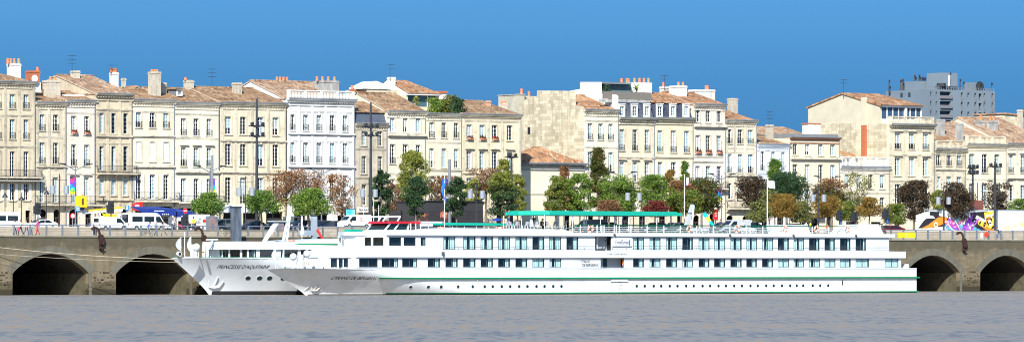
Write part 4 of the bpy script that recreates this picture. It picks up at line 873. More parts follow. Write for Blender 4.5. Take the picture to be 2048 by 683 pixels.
for px, y0 in ((1778, 156), (1779.5, 168), (1801, 155), (1805, 153), (1806.5, 160), (1808, 165), (1829, 146), (1831, 150), (1838, 145), (1840, 149), (1844, 150), (1847, 150), (1850, 150), (1900, 142), (1920, 155), (1927, 160), (1983, 160)):
    yb = 180 if px < 1812 or px > 1917 else 160; ya_ = 1.2 if px > 1862 else (11 if px < 1812 else 8); xa2_ = X(px, TB+ya_)-ox; MB().tube((xa2_, ya_, zt(yb)-.4), (xa2_, ya_, zt(y0)), .16, .08, 5).box(xa2_-.13, xa2_+.13, ya_-.25, ya_-.1, zt(y0+6), zt(y0+2)).build('antenna', IRON, tb)
rl_ = MB().box(xf, xe, .02, .08, zt(174.3), zt(173.8))
for i in range(40): rl_.box(xf+(xe-xf)*i/40, xf+(xe-xf)*i/40+.1, .02, .08, zt(179), zt(174))
rl_.build('railing', ZINC, tb)
MB().box(X_(1900), X_(1902), .3, .6, zt(175), zt(150)).build('flue', WHITE, tb)
# ================================================================ trees and shrubs
LM = dict(
 green=leaf_mat('leaves_green', [(0.051, 0.109, 0.017), (0.102, 0.189, 0.029), (0.189, 0.261, 0.043)]),
 bright=leaf_mat('leaves_bright_green', [(.05, .105, .015), (.13, .215, .03), (.24, .31, .06)]),
 dark=leaf_mat('leaves_dark_green', [(0.017, 0.043, 0.017), (0.036, 0.080, 0.029), (0.065, 0.116, 0.043)]),
 yell=leaf_mat('leaves_yellow_green', [(.08, .12, .02), (.2, .23, .04), (.36, .34, .06)]),
 brown=leaf_mat('leaves_brown', [(.09, .045, .02), (.2, .1, .045), (.3, .17, .08)]),
 rust=leaf_mat('leaves_rust_red', [(.14, .075, .03), (.26, .12, .06), (.36, .25, .09)]),
 orange=leaf_mat('leaves_orange', [(.1, .09, .018), (.24, .15, .03), (.34, .21, .05)]),
 mix=leaf_mat('leaves_green_turning', [(.055, .105, .018), (.13, .19, .03), (.26, .2, .04)]),
 olive=leaf_mat('leaves_olive', [(0.072, 0.080, 0.022), (0.145, 0.160, 0.043), (0.261, 0.261, 0.087)]),
 maple=leaf_mat('leaves_dark_red', [(.028, .028, .016), (.06, .04, .025), (.12, .075, .035)]),
 dred=leaf_mat('leaves_crimson', [(.07, .015, .015), (.17, .03, .025), (.22, .06, .04)]),
 dmix=leaf_mat('leaves_dark_brown_green', [(.03, .055, .012), (.075, .095, .02), (.17, .085, .025)]),
)
def crown_mesh(name, w_, h, kind, m_, n_, leaf, seed, dens=1.0, m2=None):
    rg = np.random.default_rng(seed)
    nc = max(8, int(52*dens)) if kind != 'sparse' else 46
    # clump centres, pushed outwards, in a unit shape
    def shape(u):                                         # radius at height u (0..1)
        if kind == 'cone': return np.clip((1-u)**.75*1.08, .05, 1)*np.minimum(1, (u+.08)*5)
        if kind == 'column': return np.minimum(1, (1-u)*3.2)**.6*np.minimum(1, (u+.1)*3.5)
        if kind == 'umbrella': return np.sqrt(np.clip(1-(np.clip(u, 0, 1)*1.0)**2.2, .02, 1))*np.minimum(1, (u+.25)*2.2)
        if kind == 'sparse': return np.minimum(1, .45+u*1.1)*np.sqrt(np.clip(1-np.abs(u*1.1-.25)**6, .05, 1))
        return np.sqrt(np.clip(1-(2*u-1)**2, .02, 1))
    u = rg.uniform(.04, .97, nc); a = rg.uniform(0, 2*np.pi, nc); q = rg.uniform(.12, .98, nc)**.6
    rr = shape(u)*q*w_/2*.86; cc = np.stack([rr*np.cos(a), rr*np.sin(a), u*h], 1)
    cr = rg.uniform(.12, .27, nc)*w_*(.8 if kind != 'sparse' else .7)
    if kind in ('cone', 'column'): cr *= .9
    per = rg.multinomial(n_, cr**2/np.sum(cr**2)); P = []
    for c, r_, k in zip(cc, cr, per):
        d = rg.normal(size=(k, 3)); d /= np.linalg.norm(d, axis=1)[:, None]+1e-9
        rad = r_*np.where(rg.uniform(size=k) < .8, rg.uniform(.35, 1.05, k)**.6, rg.uniform(.9, 1.5, k))
        P.append(c+d*rad[:, None]*np.array([1, 1, .72]))
    P = np.concatenate(P); P = P[(P[:, 2] > -.05*h) & (P[:, 2] < h*1.03)]; k = len(P)
    nn = rg.normal(size=(k, 3)); nn[:, 2] += .6; nn /= np.linalg.norm(nn, axis=1)[:, None]
    t1 = np.cross(nn, rg.normal(size=(k, 3))); t1 /= np.linalg.norm(t1, axis=1)[:, None]; t2 = np.cross(nn, t1)
    s_ = leaf*rg.uniform(.6, 1.35, k)[:, None]
    V = np.stack([P-t1*s_, P-t2*s_*.6, P+t1*s_, P+t2*s_*.6], 1).reshape(-1, 3)
    me = bpy.data.meshes.new(name); me.vertices.add(4*k); me.vertices.foreach_set('co', V.ravel())
    me.loops.add(4*k); me.loops.foreach_set('vertex_index', np.arange(4*k, dtype=np.int32))
    me.polygons.add(k); me.polygons.foreach_set('loop_start', np.arange(k, dtype=np.int32)*4); me.polygons.foreach_set('loop_total', np.full(k, 4, dtype=np.int32))
    me.materials.append(m_)
    if m2:
        me.materials.append(m2); mi = ((P[:, 2]/h+rg.normal(0, .14, k)) > .68).astype(np.int32); me.polygons.foreach_set('material_index', mi)
    me.update(calc_edges=True); return me
def tree(label, px, y0, y1, wpx, Y, leaf, kind='round', cat='tree', name='tree', n_=None, group=None, m2=None, base=RZ, trunk=None, dens=1.0, seedx=0, sz=.125):
    x = X(px, Y); w_ = wpx*(1.19 if cat == 'tree' else 1.3)/(F/DEP(px, Y)); zt_, zb = Z(px, y0, Y)-base, Z(px, y1, Y)-base; zb = max(zb, .25); h = zt_-zb
    t = thing(name, label, cat, (x, Y, base), group=group); seed = int(px*7+Y)+seedx; rr = random.Random(seed)
    vol = w_*h; n_ = n_ or int(min(14000, 800+vol*(330 if kind != 'sparse' else 34)))
    if h/w_ > 1.4 and kind == 'round': kind = 'column'
    tr = MB(); r0 = trunk or max(.09, w_*.028); ctr = zb+h*(.5 if kind in ('umbrella',) else .72)
    pts = [(0, 0, -.1), (rr.uniform(-.1, .1), 0, max(.4, zb*.6)), (rr.uniform(-.15, .15), 0, zb+h*.25), (rr.uniform(-.2, .2), 0, ctr)]
    tr.path(pts, [r0*1.25, r0, r0*.75, r0*.25], 7)
    nb = 9 if kind != 'sparse' else 22
    for i in range(nb):
        a = i*2.4+rr.random(); z0_ = zb+h*rr.uniform(-.02, .4)*(1 if kind != 'column' else 1.5); q = rr.uniform(.3, .45)*w_
        z1_ = z0_+h*rr.uniform(.2, .45) if kind != 'umbrella' else zb+h*rr.uniform(.25, .6)
        p0 = (pts[2][0]*.6, 0, z0_); p2 = (math.cos(a)*q, math.sin(a)*q, min(z1_, zb+h*.93)); pm__ = (p2[0]*.5, p2[1]*.5, z0_+(p2[2]-z0_)*.35)
        tr.path([p0, pm__, p2], [r0*.45, r0*.3, r0*.1], 5)
        if kind == 'sparse':
            for j in range(3): tr.tube(pm__, (p2[0]+rr.uniform(-.5, .5), p2[1]+rr.uniform(-.5, .5), p2[2]+rr.uniform(-.3, .8)), r0*.22, r0*.07, 4)
    tr.build('trunk', BARK, t)
    link('crown', crown_mesh('crown', w_, h, kind, LM[leaf], n_, sz, seed, dens, LM[m2] if m2 else None), t, (0, 0, zb))
    return t
Y1, Y2, Y3 = 17.0, 26.0, 46.0
TR = [
 ('small round green tree on the quay left of the dark steel pile', 418, 386, 428, 60, Y1, 'green', 'umbrella'),
 ('small spreading green tree just right of the dark steel pile', 523, 381, 424, 66, Y1, 'green', 'umbrella'),
 ('small spreading bright green tree above the grey steel pile', 617, 377, 428, 78, Y1, 'bright', 'umbrella'),
 ('wide bare-branched rust-red tree in front of the buff house corner', 572, 340, 412, 62, Y3, 'rust', 'sparse'),
 ('wide rust-red thin-leaved tree in front of the tall white house, left of the double-arm lamp', 615, 338, 412, 64, Y3, 'rust', 'sparse'),
 ('nearly leafless orange tree before the right half of the tall white house', 684, 348, 430, 52, Y3, 'rust', 'sparse'),
 ('slim dark green tree beside the second floodlight mast', 762, 339, 432, 36, Y2, 'dark', 'column'),
 ('tall loose yellow-green tree behind the slim dark ones, in front of the cream three-bay house', 823, 303, 410, 60, Y3, 'yell', 'round'),
 ('brown half-bare tree between the floodlight mast and the tall yellow-green tree', 788, 356, 430, 34, Y3, 'brown', 'sparse'),
 ('dark green oval tree in front of the tall yellow-green one, left of the black pavilion', 832, 352, 432, 44, Y2, 'dark', 'column'),
 ('brown withered tree behind the blue flag', 882, 352, 405, 58, Y3, 'brown', 'sparse'),
 ('slim dark green tree right of the blue flag, before the black pavilion', 913, 355, 436, 38, Y2, 'dark', 'column'),
 ('yellow-green thin tree behind the twin lanterns near the black pavilion', 950, 356, 432, 32, Y3, 'yell', 'column'),
 ('brown crowned thin tree below the red flower boxes', 972, 337, 385, 66, Y3, 'brown', 'sparse'),
 ('yellow-topped green tree behind the big dark oval tree', 1008, 318, 400, 38, Y3, 'yell', 'column'),
 ('big dark green oval tree left of the small floodlight mast', 1004, 346, 432, 56, Y2, 'dark', 'column'),
 ('yellow-green thin tree against the shaded wall of the low hipped house', 1036, 350, 430, 28, Y3, 'yell', 'column'),
 ('thin leafy green and brown tree before the low hipped house', 1112, 352, 425, 46, Y2, 'mix', 'column'),
 ('brown-topped tree rising to the eave of the low hipped house', 1128, 333, 420, 40, Y3, 'brown', 'cone'),
 ('bright green round-topped tree in front of the low hipped house corner', 1160, 347, 424, 54, Y2, 'bright', 'column'),
 ('tall pointed green and reddish tree, tallest in the row, left of centre-right', 1197, 297, 412, 54, Y3, 'dmix', 'cone'),
 ('bright green round tree right of the tallest pointed tree', 1232, 352, 424, 64, Y2, 'bright', 'round'),
 ('low brown trimmed tree between two bright green ones, above the green awning', 1218, 400, 430, 54, Y1, 'brown', 'umbrella'),
 ('bright green round tree above the crimson shrub tree', 1310, 351, 424, 62, Y2, 'bright', 'round'),
 ('small crimson-leaved tree above the green ship awning', 1313, 402, 432, 52, Y1, 'dred', 'umbrella'),
 ('orange autumn tree top behind the bright green ones', 1342, 340, 415, 26, Y3, 'orange', 'column'),
 ('tall pointed green tree just left of the french flag', 1369, 319, 415, 28, Y3, 'green', 'cone'),
 ('green tree turning yellow left of the french flag pole', 1362, 362, 424, 52, Y2, 'mix', 'round'),
 ('broad dark brown-green maple right of the french flag', 1404, 356, 424, 70, Y2, 'dmix', 'round'),
 ('dark red-brown maple left of the white flag', 1507, 352, 412, 62, Y3, 'maple', 'round'),
 ('light green pointed tree top behind the white flag', 1550, 316, 400, 44, Y3, 'green', 'cone'),
 ('broad dark green tree right of the white flag', 1574, 345, 410, 72, Y2+8, 'dark', 'round'),
 ('low olive green shrub tree behind the red domed tent', 1518, 404, 442, 46, Y1, 'olive', 'umbrella'),
 ('small orange autumn tree just right of the white flagpole', 1565, 388, 432, 56, Y1, 'orange', 'umbrella'),
 ('low olive tree between the two small orange trees', 1600, 402, 442, 48, Y1, 'olive', 'umbrella'),
 ('dark green tree turning red under the double-arm lamp near the cream house', 1662, 358, 418, 62, Y2, 'dmix', 'round'),
 ('small orange-brown tree in front of the dark turning one', 1655, 392, 432, 54, Y1, 'orange', 'umbrella'),
 ('tall thin nearly bare tree before the low pale yellow house', 1713, 344, 440, 50, Y3, 'olive', 'sparse'),
 ('small yellow-orange tree with slender trunk before the low pale yellow house', 1739, 395, 430, 46, Y1, 'orange', 'umbrella'),
 ('low green tree left of the painted hoarding, beside the blue pedestrian sign', 1792, 408, 446, 44, Y1, 'mix', 'umbrella'),
 ('dark purplish loose tree in front of the big gable house', 1828, 362, 438, 62, Y2, 'maple', 'round'),
 ('small yellow-green tree behind the twin lanterns at the right', 1876, 380, 425, 28, Y3, 'yell', 'column'),
 ('dense dark purple-red tree in front of the painted hoarding', 1911, 366, 438, 58, Y1-2, 'maple', 'round'),
 ('thin purplish tree between the two right-hand floodlight posts', 1993, 366, 428, 58, Y2, 'maple', 'sparse'),
 ('small bright green tree filling the gap left of the twin lanterns among the round trees', 1254, 372, 428, 40, Y2, 'bright', 'round'),
 ('low green-yellow tree directly under the french flag', 1383, 380, 430, 44, Y1, 'mix', 'round'),
 ('olive green small tree before the pale blue-white house', 1538, 380, 436, 40, Y2, 'olive', 'round'),
 ('small green tree low at the foot of the nearly bare tree', 1696, 402, 440, 36, Y1, 'mix', 'umbrella'),
 ('green shrub tree at the right edge above the hoarding', 2042, 398, 432, 46, Y3, 'green', 'round'),
]
for q in TR:
    two = {'tall loose yellow-green tree behind the slim dark ones, in front of the cream three-bay house': None}
    n_ = None
    if q[7] == 'sparse': n_ = int(1500+q[4]*26)
    if q[6] == 'maple' and q[7] == 'sparse': n_ = 4200
    m2 = 'yell' if q[1] in (1004,) else ('rust' if q[1] in (1362, 1662) else None)
    tree(q[0], q[1], q[2], q[3], q[4], q[5], q[6], q[7], group='autumn trees along the quay road', n_=n_, m2=m2, dens=1.0 if q[7] != 'round' else 1.2)
# roof garden
for lab, px, y0, y1, wpx, lf, dy in (('leafy green shrub at the left end of the roof garden', 868, 196, 226, 26, 'bright', 2), ('brown-green tufted shrub in the middle of the roof garden', 884, 200, 228, 28, 'mix', 3.2), ('feathery tall shrub in the roof garden', 900, 190, 228, 30, 'olive', 3.5), ('dark green shrub spilling over the right end of the roof garden', 917, 196, 234, 28, 'dark', 1)):
    zb = Z(887, 230, YW+dy); tree(lab, px, y0, y1, wpx, YW+dy, lf, 'round', 'shrub', 'roof_shrub', 1500, 'shrubs of the roof garden', base=zb, sz=.14, trunk=.06)
tree('light green shrub in front of the penthouse glazing', 832, 192, 212, 12, YW+6.5, 'yell', 'column', 'shrub', 'roof_shrub', 300, 'shrubs of the roof garden', base=Z(832, 222, YW+8), sz=.12, trunk=.04)
tree('small green shrub behind the roof terrace screen of the mansard house', 1214, 170, 190, 14, YE+3, 'dark', 'round', 'shrub', 'roof_shrub', 300, base=Z(1214, 205, YE+3), sz=.12, trunk=.05)
# palm on the roof terrace
pt = thing('palm_tree', 'small fan palm on the railed roof terrace', 'palm', (X(1273, YE+3), YE+3, Z(1273, 205, YE+3)))
MB().tube((0, 0, 0), (0, 0, 2.0), .16, .12).build('trunk', BARK, pt); fr = MB(); rr = random.Random(2)
for i in range(26):
    a = rr.uniform(0, 6.28); e_ = rr.uniform(-.3, 1.3); L_ = rr.uniform(1.0, 1.7); p_ = Vector((0, 0, 2)); d_ = Vector((math.cos(a)*math.cos(e_), math.sin(a)*math.cos(e_), math.sin(e_)))
    for j in range(4):
        q = p_+d_*L_/4; s_ = d_.cross(Vector((0, 0, 1))).normalized()*.13*(1-j*.2); fr.quad(p_-s_, q-s_*.7, q+s_*.7, p_+s_); p_ = q; d_ = (d_+Vector((0, 0, -.28))).normalized()
fr.build('fronds', LM['bright'], pt)
# ================================================================ street furniture
def dbl_lamp(): 
    t = thing('street_lamp', 'x', 'street lamp', group='double-arm street lamps along the road')
    MB().tube((0, 0, 0), (0, 0, 8.2), .11, .07, 8).lathe((0, 0, 0), [(.2, 0), (.2, .9), (.12, 1)], 8).build('pole', RAILM, t)
    for s_ in (-1, 1):
        MB().path([(0, 0, 7.6), (s_*.8, 0, 7.95), (s_*1.7, 0, 8.3), (s_*2.2, 0, 8.4)], .06, 6).build('arm', RAILM, t)
        MB().prism_xz([(s_*1.6-.5, 8.34), (s_*1.6+.55, 8.34), (s_*1.6+.5, 8.46), (s_*1.6-.3, 8.5)], -.16, .16).build('lamp_head', IRON, t, loc=(s_*.45, 0, 0))
    return t
dl = dbl_lamp(); nb = 0
for px, y0, Y, lab in ((151, 326, 33, 'double-arm street lamp carrying the first rainbow banner, above the yellow lift basket'), (420, 330, 33, 'double-arm street lamp carrying the second rainbow banner'), (643, 335, 33, 'double-arm street lamp in front of the tall white house'), (1245, 342, 33, 'double-arm street lamp between the bright green trees'), (1443, 346, 33, 'double-arm street lamp carrying the third rainbow banner'), (1654, 351, 33, 'double-arm street lamp above the dark turning tree'), (1999, 360, 33, 'double-arm street lamp beside the right-hand floodlight post')):
    o = place(dl, nb == 0, (X(px, Y), Y, RZ), 0, lab); nb += 1; o.scale = (1, 1, (Z(px, y0, Y)-RZ)/8.5)
def banner_mat():
    m = bpy.data.materials.new('rainbow_banner'); m.use_nodes = True; n = m.node_tree.nodes; l = m.node_tree.links
    tc_ = n.new('ShaderNodeTexCoord'); nz = n.new('ShaderNodeTexNoise'); nz.inputs['Scale'].default_value = 2.2; l.new(tc_.outputs['Object'], nz.inputs['Vector'])
    sp = n.new('ShaderNodeSeparateXYZ'); l.new(tc_.outputs['Object'], sp.inputs[0]); a = n.new('ShaderNodeMath'); a.operation = 'MULTIPLY_ADD'; a.inputs[1].default_value = 1.1; l.new(nz.outputs['Fac'], a.inputs[0])
    a2 = n.new('ShaderNodeMath'); a2.operation = 'MULTIPLY_ADD'; a2.inputs[1].default_value = .42; a2.inputs[2].default_value = -.58; l.new(sp.outputs[2], a2.inputs[0]); l.new(a2.outputs[0], a.inputs[2])
    r = n.new('ShaderNodeValToRGB'); r.color_ramp.interpolation = 'CONSTANT'; e = r.color_ramp.elements; cols = [(0, (.7, .55, .02)), (.14, (.05, .45, .1)), (.28, (.02, .4, .65)), (.45, (.03, .08, .5)), (.6, (.35, .03, .4)), (.72, (.7, .04, .06)), (.86, (.03, .03, .05))]
    e[0].color = (*cols[0][1], 1); e[1].position = cols[1][0]; e[1].color = (*cols[1][1], 1)
    for p_, c in cols[2:]: x = e.new(p_); x.color = (*c, 1)
    l.new(a.outputs[0], r.inputs[0]); l.new(r.outputs[0], n['Principled BSDF'].inputs['Base Color']); n['Principled BSDF'].inputs['Roughness'].default_value = .8; return m
BAN = banner_mat()
def banner(px, y0, y1, wpx, Y, lab, i):
    k = F/DEP(px, Y); t = thing('street_banner', lab, 'banner', (X(px, Y), Y, Z(px, y1, Y)), group='rainbow banners on the lamp posts'); h = (y1-y0)/k; w_ = wpx/k
    mb = MB()
    for j in range(8): mb.quad((-w_/2, .03*math.sin(j), h*j/8), (w_/2, .02*math.cos(j), h*j/8), (w_/2, .02*math.cos(j+1), h*(j+1)/8), (-w_/2, .03*math.sin(j+1), h*(j+1)/8))
    mb.v = [(x, y, z) for x, y, z in mb.v]; mb.build('cloth', BAN, t).scale = (1, 1, 1)
    MB().tube((-w_/2-.05, 0, h), (w_/2+.25, 0, h), .03).tube((-w_/2-.05, 0, 0), (w_/2+.25, 0, 0), .03).build('bar', RAILM, t)
for i, q in enumerate(((145, 353, 388, 12, 'rainbow banner with a dark top left of the yellow lift basket'), (425.5, 357, 385, 11, 'rainbow banner in front of the pale cream house, above a small green tree'), (1438, 373, 402, 9, 'rainbow banner near the red kiosk column'), (2003, 386, 405, 9, 'short rainbow banner at the right by the floodlight posts'))): banner(q[0], q[1], q[2], q[3], 32.8, q[4], i)
# floodlight masts
def mast(lab, px, y0, Y, bars, n_lights, wpx):
    k = F/DEP(px, Y); zt_ = Z(px, y0, Y)-RZ; t = thing('floodlight_mast', lab, 'floodlight mast', (X(px, Y), Y, RZ), group='tall floodlight masts')
    MB().tube((0, 0, 0), (0, 0, zt_), .24, .13, 10).lathe((0, 0, 0), [(.4, 0), (.4, .3), (.26, .4)], 10).build('pole', IRON, t)
    for yb in bars:
        z_ = Z(px, yb, Y)-RZ; w_ = wpx/k/2/.8; cb = MB().box(-w_, w_, -.08, .08, z_-.08, z_+.08); cb.box(-.3, .3, -.3, .3, z_-.15, z_+.15).build('crossbar', IRON, t)
        for i in range(n_lights):
            x_ = -w_+2*w_*(i+.5)/n_lights
            MB().lathe((x_, -.1, z_+.3), [(.1, .28), (.2, .12), (.27, -.18), (.25, -.2)], 8, axis='y').box(x_-.04, x_+.04, -.06, .06, z_, z_+.25).build('floodlight', IRON, t)
mast('tall floodlight mast with two crossbars in front of the buff house', 513.5, 197, 23, (272, 252), 3, 30)
mast('second tall floodlight mast, in front of the weathered slate-attic house', 741.5, 205, 23, (271, 254), 3, 32)
mast('short floodlight mast beside the big dark oval tree', 1023, 306, 27, (314,), 2, 26)
mast('shorter double-bar floodlight mast above the brown sign board at the right', 1945.5, 328, 22, (347, 336), 3, 24)
mast('right-hand floodlight mast with one crossbar in front of the hoarding', 1990, 322, 12.5, (333,), 3, 30)
# poles carrying two cylinder lanterns
LANT = mat('lantern_white_metal', (.36, .38, .4), .3, metal=.5)
def lant():
    t = thing('twin_lantern_post', 'x', 'lantern post', group='posts with two cylinder lanterns')
    MB().tube((0, 0, 0), (0, 0, 6.9), .08, .06, 8).build('pole', IRON, t); MB().tube((-1.2, 0, 6.1), (1.2, 0, 6.1), .03).build('crossbar', IRON, t)
    for s_ in (-1, 1):
        o = MB().lathe((s_*1.02, 0, 4.3), [(.28, 0), (.36, .04), (.36, 1.05), (.3, 1.1)], 14).build('lantern', LANT, t, smooth=False); MB().tube((s_*1.02, 0, 5.4), (s_*1.02, 0, 6.1), .02).build('rod', IRON, o)
    return t
lt = lant(); nb = 0
for px, y, lab in ((119, 379, 'twin cylinder lantern post in front of the narrow beige house'), (491, 383, 'twin cylinder lantern post left of the tall first floodlight mast'), (738, 386, 'twin cylinder lantern post next to the second tall floodlight mast'), (952.5, 389, 'twin cylinder lantern post in front of the black pavilion end'), (1267, 393, 'twin cylinder lantern post between the bright green trees'), (1637, 396, 'twin cylinder lantern post by the small orange-brown tree'), (1887, 401, 'twin cylinder lantern post in front of the painted hoarding')):
    Y = 13.5; place(lt, nb == 0, (X(px, Y), Y, Z(px, y, Y)-4.85), 0, lab); nb += 1
# old-style lanterns on the left
for px, y0, lab in ((10, 378, 'slender black lamp post with bell lantern at the left edge'), (27, 376, 'plain dark post between the two bell lanterns at the left edge'), (43, 384, 'slender black bell lantern before the white shutters'), (93, 372, 'bell lantern on a thin bracket over the long balcony')):
    Y = 30; t = thing('lamp_post', lab, 'lamp post', (X(px, Y), Y, RZ), group='slim black lamp posts at the left'); h = Z(px, y0, Y)-RZ
    MB().tube((0, 0, 0), (0, 0, h), .07, .04).build('pole', IRON, t)
    if px != 27: MB().lathe((0, 0, h-1.1), [(.42, 0), (.3, .25), (.1, .5), (.04, .8)], 10).build('lantern', IRON, t)
for px, y0, y1, lab in ((119.5, 352, 440, 'thin dark pole rising through the long balcony'), (899, 318, 400, 'short thick grey pole above the brown withered tree'), (424, 310, 360, 'grey vertical pole behind the second rainbow banner'), (268, 362, 440, 'thin dark post left of the red kiosk sign'), (1700, 387, 440, 'thin dark post in front of the small garage house'), (1955, 365, 440, 'tall thin grey post behind the brown sign board')):
    Y = 31; t = thing('post', lab, 'post', (X(px, Y), Y, RZ)); r = .2 if px in (899, 424) else .06
    MB().tube((0, 0, 0), (0, 0, Z(px, y0, Y)-RZ), r, r, 8).build('pole', ZINC if r > .1 else IRON, t); MB().lathe((0, 0, 0), [(r*1.8, 0), (r*1.8, .2), (r*1.2, .25)], 8).build('base', IRON, t)
# traffic lights
def tlight():
    t = thing('traffic_light', 'x', 'traffic light', group='traffic lights on the quay road'); MB().tube((0, 0, 0), (0, 0, 3.6), .08).build('pole', IRON, t)
    h_ = MB().box(-.32, .32, -.25, .25, 2.2, 3.7).box(-.55, -.34, -.1, .25, 2.3, 3.3).build('signal_head', IRON, t)
    for i in range(3): MB().lathe((0, -.25, 2.45+i*.48), [(.17, 0), (.2, -.22), (.16, -.2)], 10, axis='y').build('hood', IRON, h_)
    return t
tl = tlight(); nb = 0
for px, y0, lab in ((76, 405, 'traffic light behind the walker in pink and red'), (222, 403, 'traffic light in front of the white panel van'), (371, 428, 'low dark traffic signal under the round no-entry sign'), (1679, 420, 'traffic light left of the blue pedestrian sign near the orange tree'), (1709, 423, 'traffic light in front of the garage doors'), (1772, 417, 'traffic light above the blue pedestrian sign left of the hoarding')):
    Y = 12.5; place(tl, nb == 0, (X(px, Y), Y, Z(px, y0, Y)-3.7), 0, lab); nb += 1
BLUE = mat('sign_blue', (.01, .2, .6), .4); SWH = mat('sign_white', (.85, .85, .85), .4); RED = mat('signal_red', (.65, .02, .02), .45)
def signpost(lab, px, y0, y1, wpx, Y, draw, bg=BLUE, h0=RZ):
    k = F/DEP(px, Y); z0_, z1_ = Z(px, y1, Y)-h0, Z(px, y0, Y)-h0; w_ = wpx/k/.9; t = thing('road_sign', lab, 'road sign', (X(px, Y), Y, h0))
    MB().tube((0, .06, 0), (0, .06, z0_), .045).build('pole', STEEL, t)
    o = MB().box(-w_/2, w_/2, 0, .04, z0_, z1_).build('board', bg, t); mb = MB(); draw(mb, w_, z0_, z1_); mb.build('symbol', SWH, o); return t
def ped(mb, w_, a, b_): c = (a+b_)/2; mb.poly([(-w_*.32, -.012, a+.12), (w_*.32, -.012, a+.12), (0, -.012, b_-.12)]); 
def wheelc(mb, w_, a, b_):
    h = b_-a; mb.torus((0, -.01, a+h*.36), w_*.2, .035, 'y', 12, 4); mb.box(-.05, .05, -.02, -.008, a+h*.4, b_-h*.22).box(0, w_*.25, -.02, -.008, a+h*.42, a+h*.5); mb.sphere((0, -.01, b_-h*.16), .07, 6)
def bars2(mb, w_, a, b_): h = b_-a; mb.box(-w_*.36, w_*.3, -.02, -.008, a+h*.58, a+h*.8).box(-w_*.36, w_*.3, -.02, -.008, a+h*.2, a+h*.4)
signpost('blue and white direction sign below the yellow lift basket', 156, 412, 422, 9, 13, bars2)
signpost('blue wheelchair sign between the white van and the minibus', 254, 410, 420, 8, 13, wheelc)
signpost('blue pedestrian crossing sign by the small orange-brown tree', 1682, 440, 449, 6.5, 13, ped)
signpost('blue pedestrian crossing sign left of the painted hoarding', 1775, 436, 446, 7.5, 13, ped)
Y = 13; t = thing('no_entry_sign', 'round red no-entry sign on a post before the blue awning', 'road sign', (X(370.5, Y), Y, RZ)); zc = Z(370, 421, Y)-RZ
MB().tube((0, .1, 0), (0, .1, zc), .045).build('pole', STEEL, t); MB().lathe((0, 0, zc), [(.36, .04), (.36, 0), (.34, 0)], 20, axis='y').build('disc', RED, t); MB().box(-.24, .24, -.02, -.008, zc-.06, zc+.06).build('bar', SWH, t)
for px, y, lab in ((145.5, 431, 'round white traffic sign in front of an arched doorway under the lift boom'), (1538.5, 436, 'round sign over a white plate at the foot of the white flagpole')):
    Y = 20; t = thing('round_sign', lab, 'road sign', (X(px, Y), Y, RZ)); zc = Z(px, y, Y)-RZ; MB().tube((0, .1, 0), (0, .1, zc), .045).build('pole', STEEL, t); MB().lathe((0, 0, zc), [(.36, .04), (.36, 0), (.34, 0)], 20, axis='y').build('rim', RED, t); MB().lathe((0, -.01, zc), [(.27, .005), (.27, 0)], 18, axis='y').build('disc', SWH, t)
Y = 29; t = thing('warning_sign', 'small white triangular sign under the left traffic light', 'road sign', (X(77, Y), Y, RZ)); z_ = Z(77, 435, Y)-RZ
MB().prism_xz([(-.4, z_), (.4, z_), (0, z_+.75)], 0, .04).build('board', SWH, t); MB().tube((0, .06, 0), (0, .06, z_+.1), .04).build('pole', STEEL, t)
# red kiosk signs
def redbox(lab, x0, x1, y0, y1, Y, name='advertising_box', cat='sign'):
    xa_, xb_ = X(x0, Y), X(x1, Y); pc = (x0+x1)/2; a, b_ = Z(pc, y1, Y)-RZ, Z(pc, y0, Y)-RZ; w_ = xb_-xa_; t = thing(name, lab, cat, (xa_, Y, RZ))
    o = MB().prism_xz([(0, a+.15), (w_*.8, a), (w_, a+.05), (w_, b_), (w_*.8, b_), (0, b_-.25)], 0, .4).build('box', RED, t); MB().box(w_*.45, w_*.55, .15, .25, 0, a).build('post', IRON, t)
    for z in (.35, .5, .65): MB().box(w_*.1, w_*.62, -.015, -.002, a+(b_-a)*z, a+(b_-a)*z+.07).build('line', SWH, o)
    return t
redbox('red projecting shop sign with pale lettering over the minibus', 268, 285, 403, 422, 52)
redbox('narrow red advertising column by the broad dark maple', 1429, 1436, 418, 440, 45)
# black timber pavilion with posters
BLK = mat('black_timber', (.02, .02, .024), .6, (.05, .048, .05), 3, .5, stretch=(.2, 1, 5))
Y = 33; pv = thing('black_pavilion', 'low black timber-clad pavilion behind the slim dark trees', 'pavilion', (X(836, Y), Y, RZ)); wv = X(966, Y)-X(836, Y); hv = Z(900, 403, Y)-RZ
MB().box(X(857, Y)-X(836, Y), wv, 0, 8, 0, hv).box(0, X(857, Y)-X(836, Y), .5, 7.5, 0, hv*.72).build('wall', BLK, pv); MB().box(X(857, Y)-X(836, Y)-.15, wv+.15, -.15, 8.15, hv+.002, hv+.15).build('roof', IRON, pv)
pl = MB()
for i in range(12): pl.box(X(857, Y)-X(836, Y), wv, -.03, -.002, .2+i*.27, .4+i*.27)
pl.build('cladding', BLK, pv)
for (a, b_, y0, y1) in ((820, 856, 426, 448), (880, 908, 422, 446)):
    pb = MB().box(X(max(a, 837), Y)-X(836, Y), X(b_, Y)-X(836, Y), -.09, -.04, Z(a, y1, Y)-RZ, Z(a, y0, Y)-RZ).build('poster', mat('poster_print', (.05, .03, .03), .7, (.6, .28, .16), 1.1, .12, col3=(.25, .06, .04)), pv)
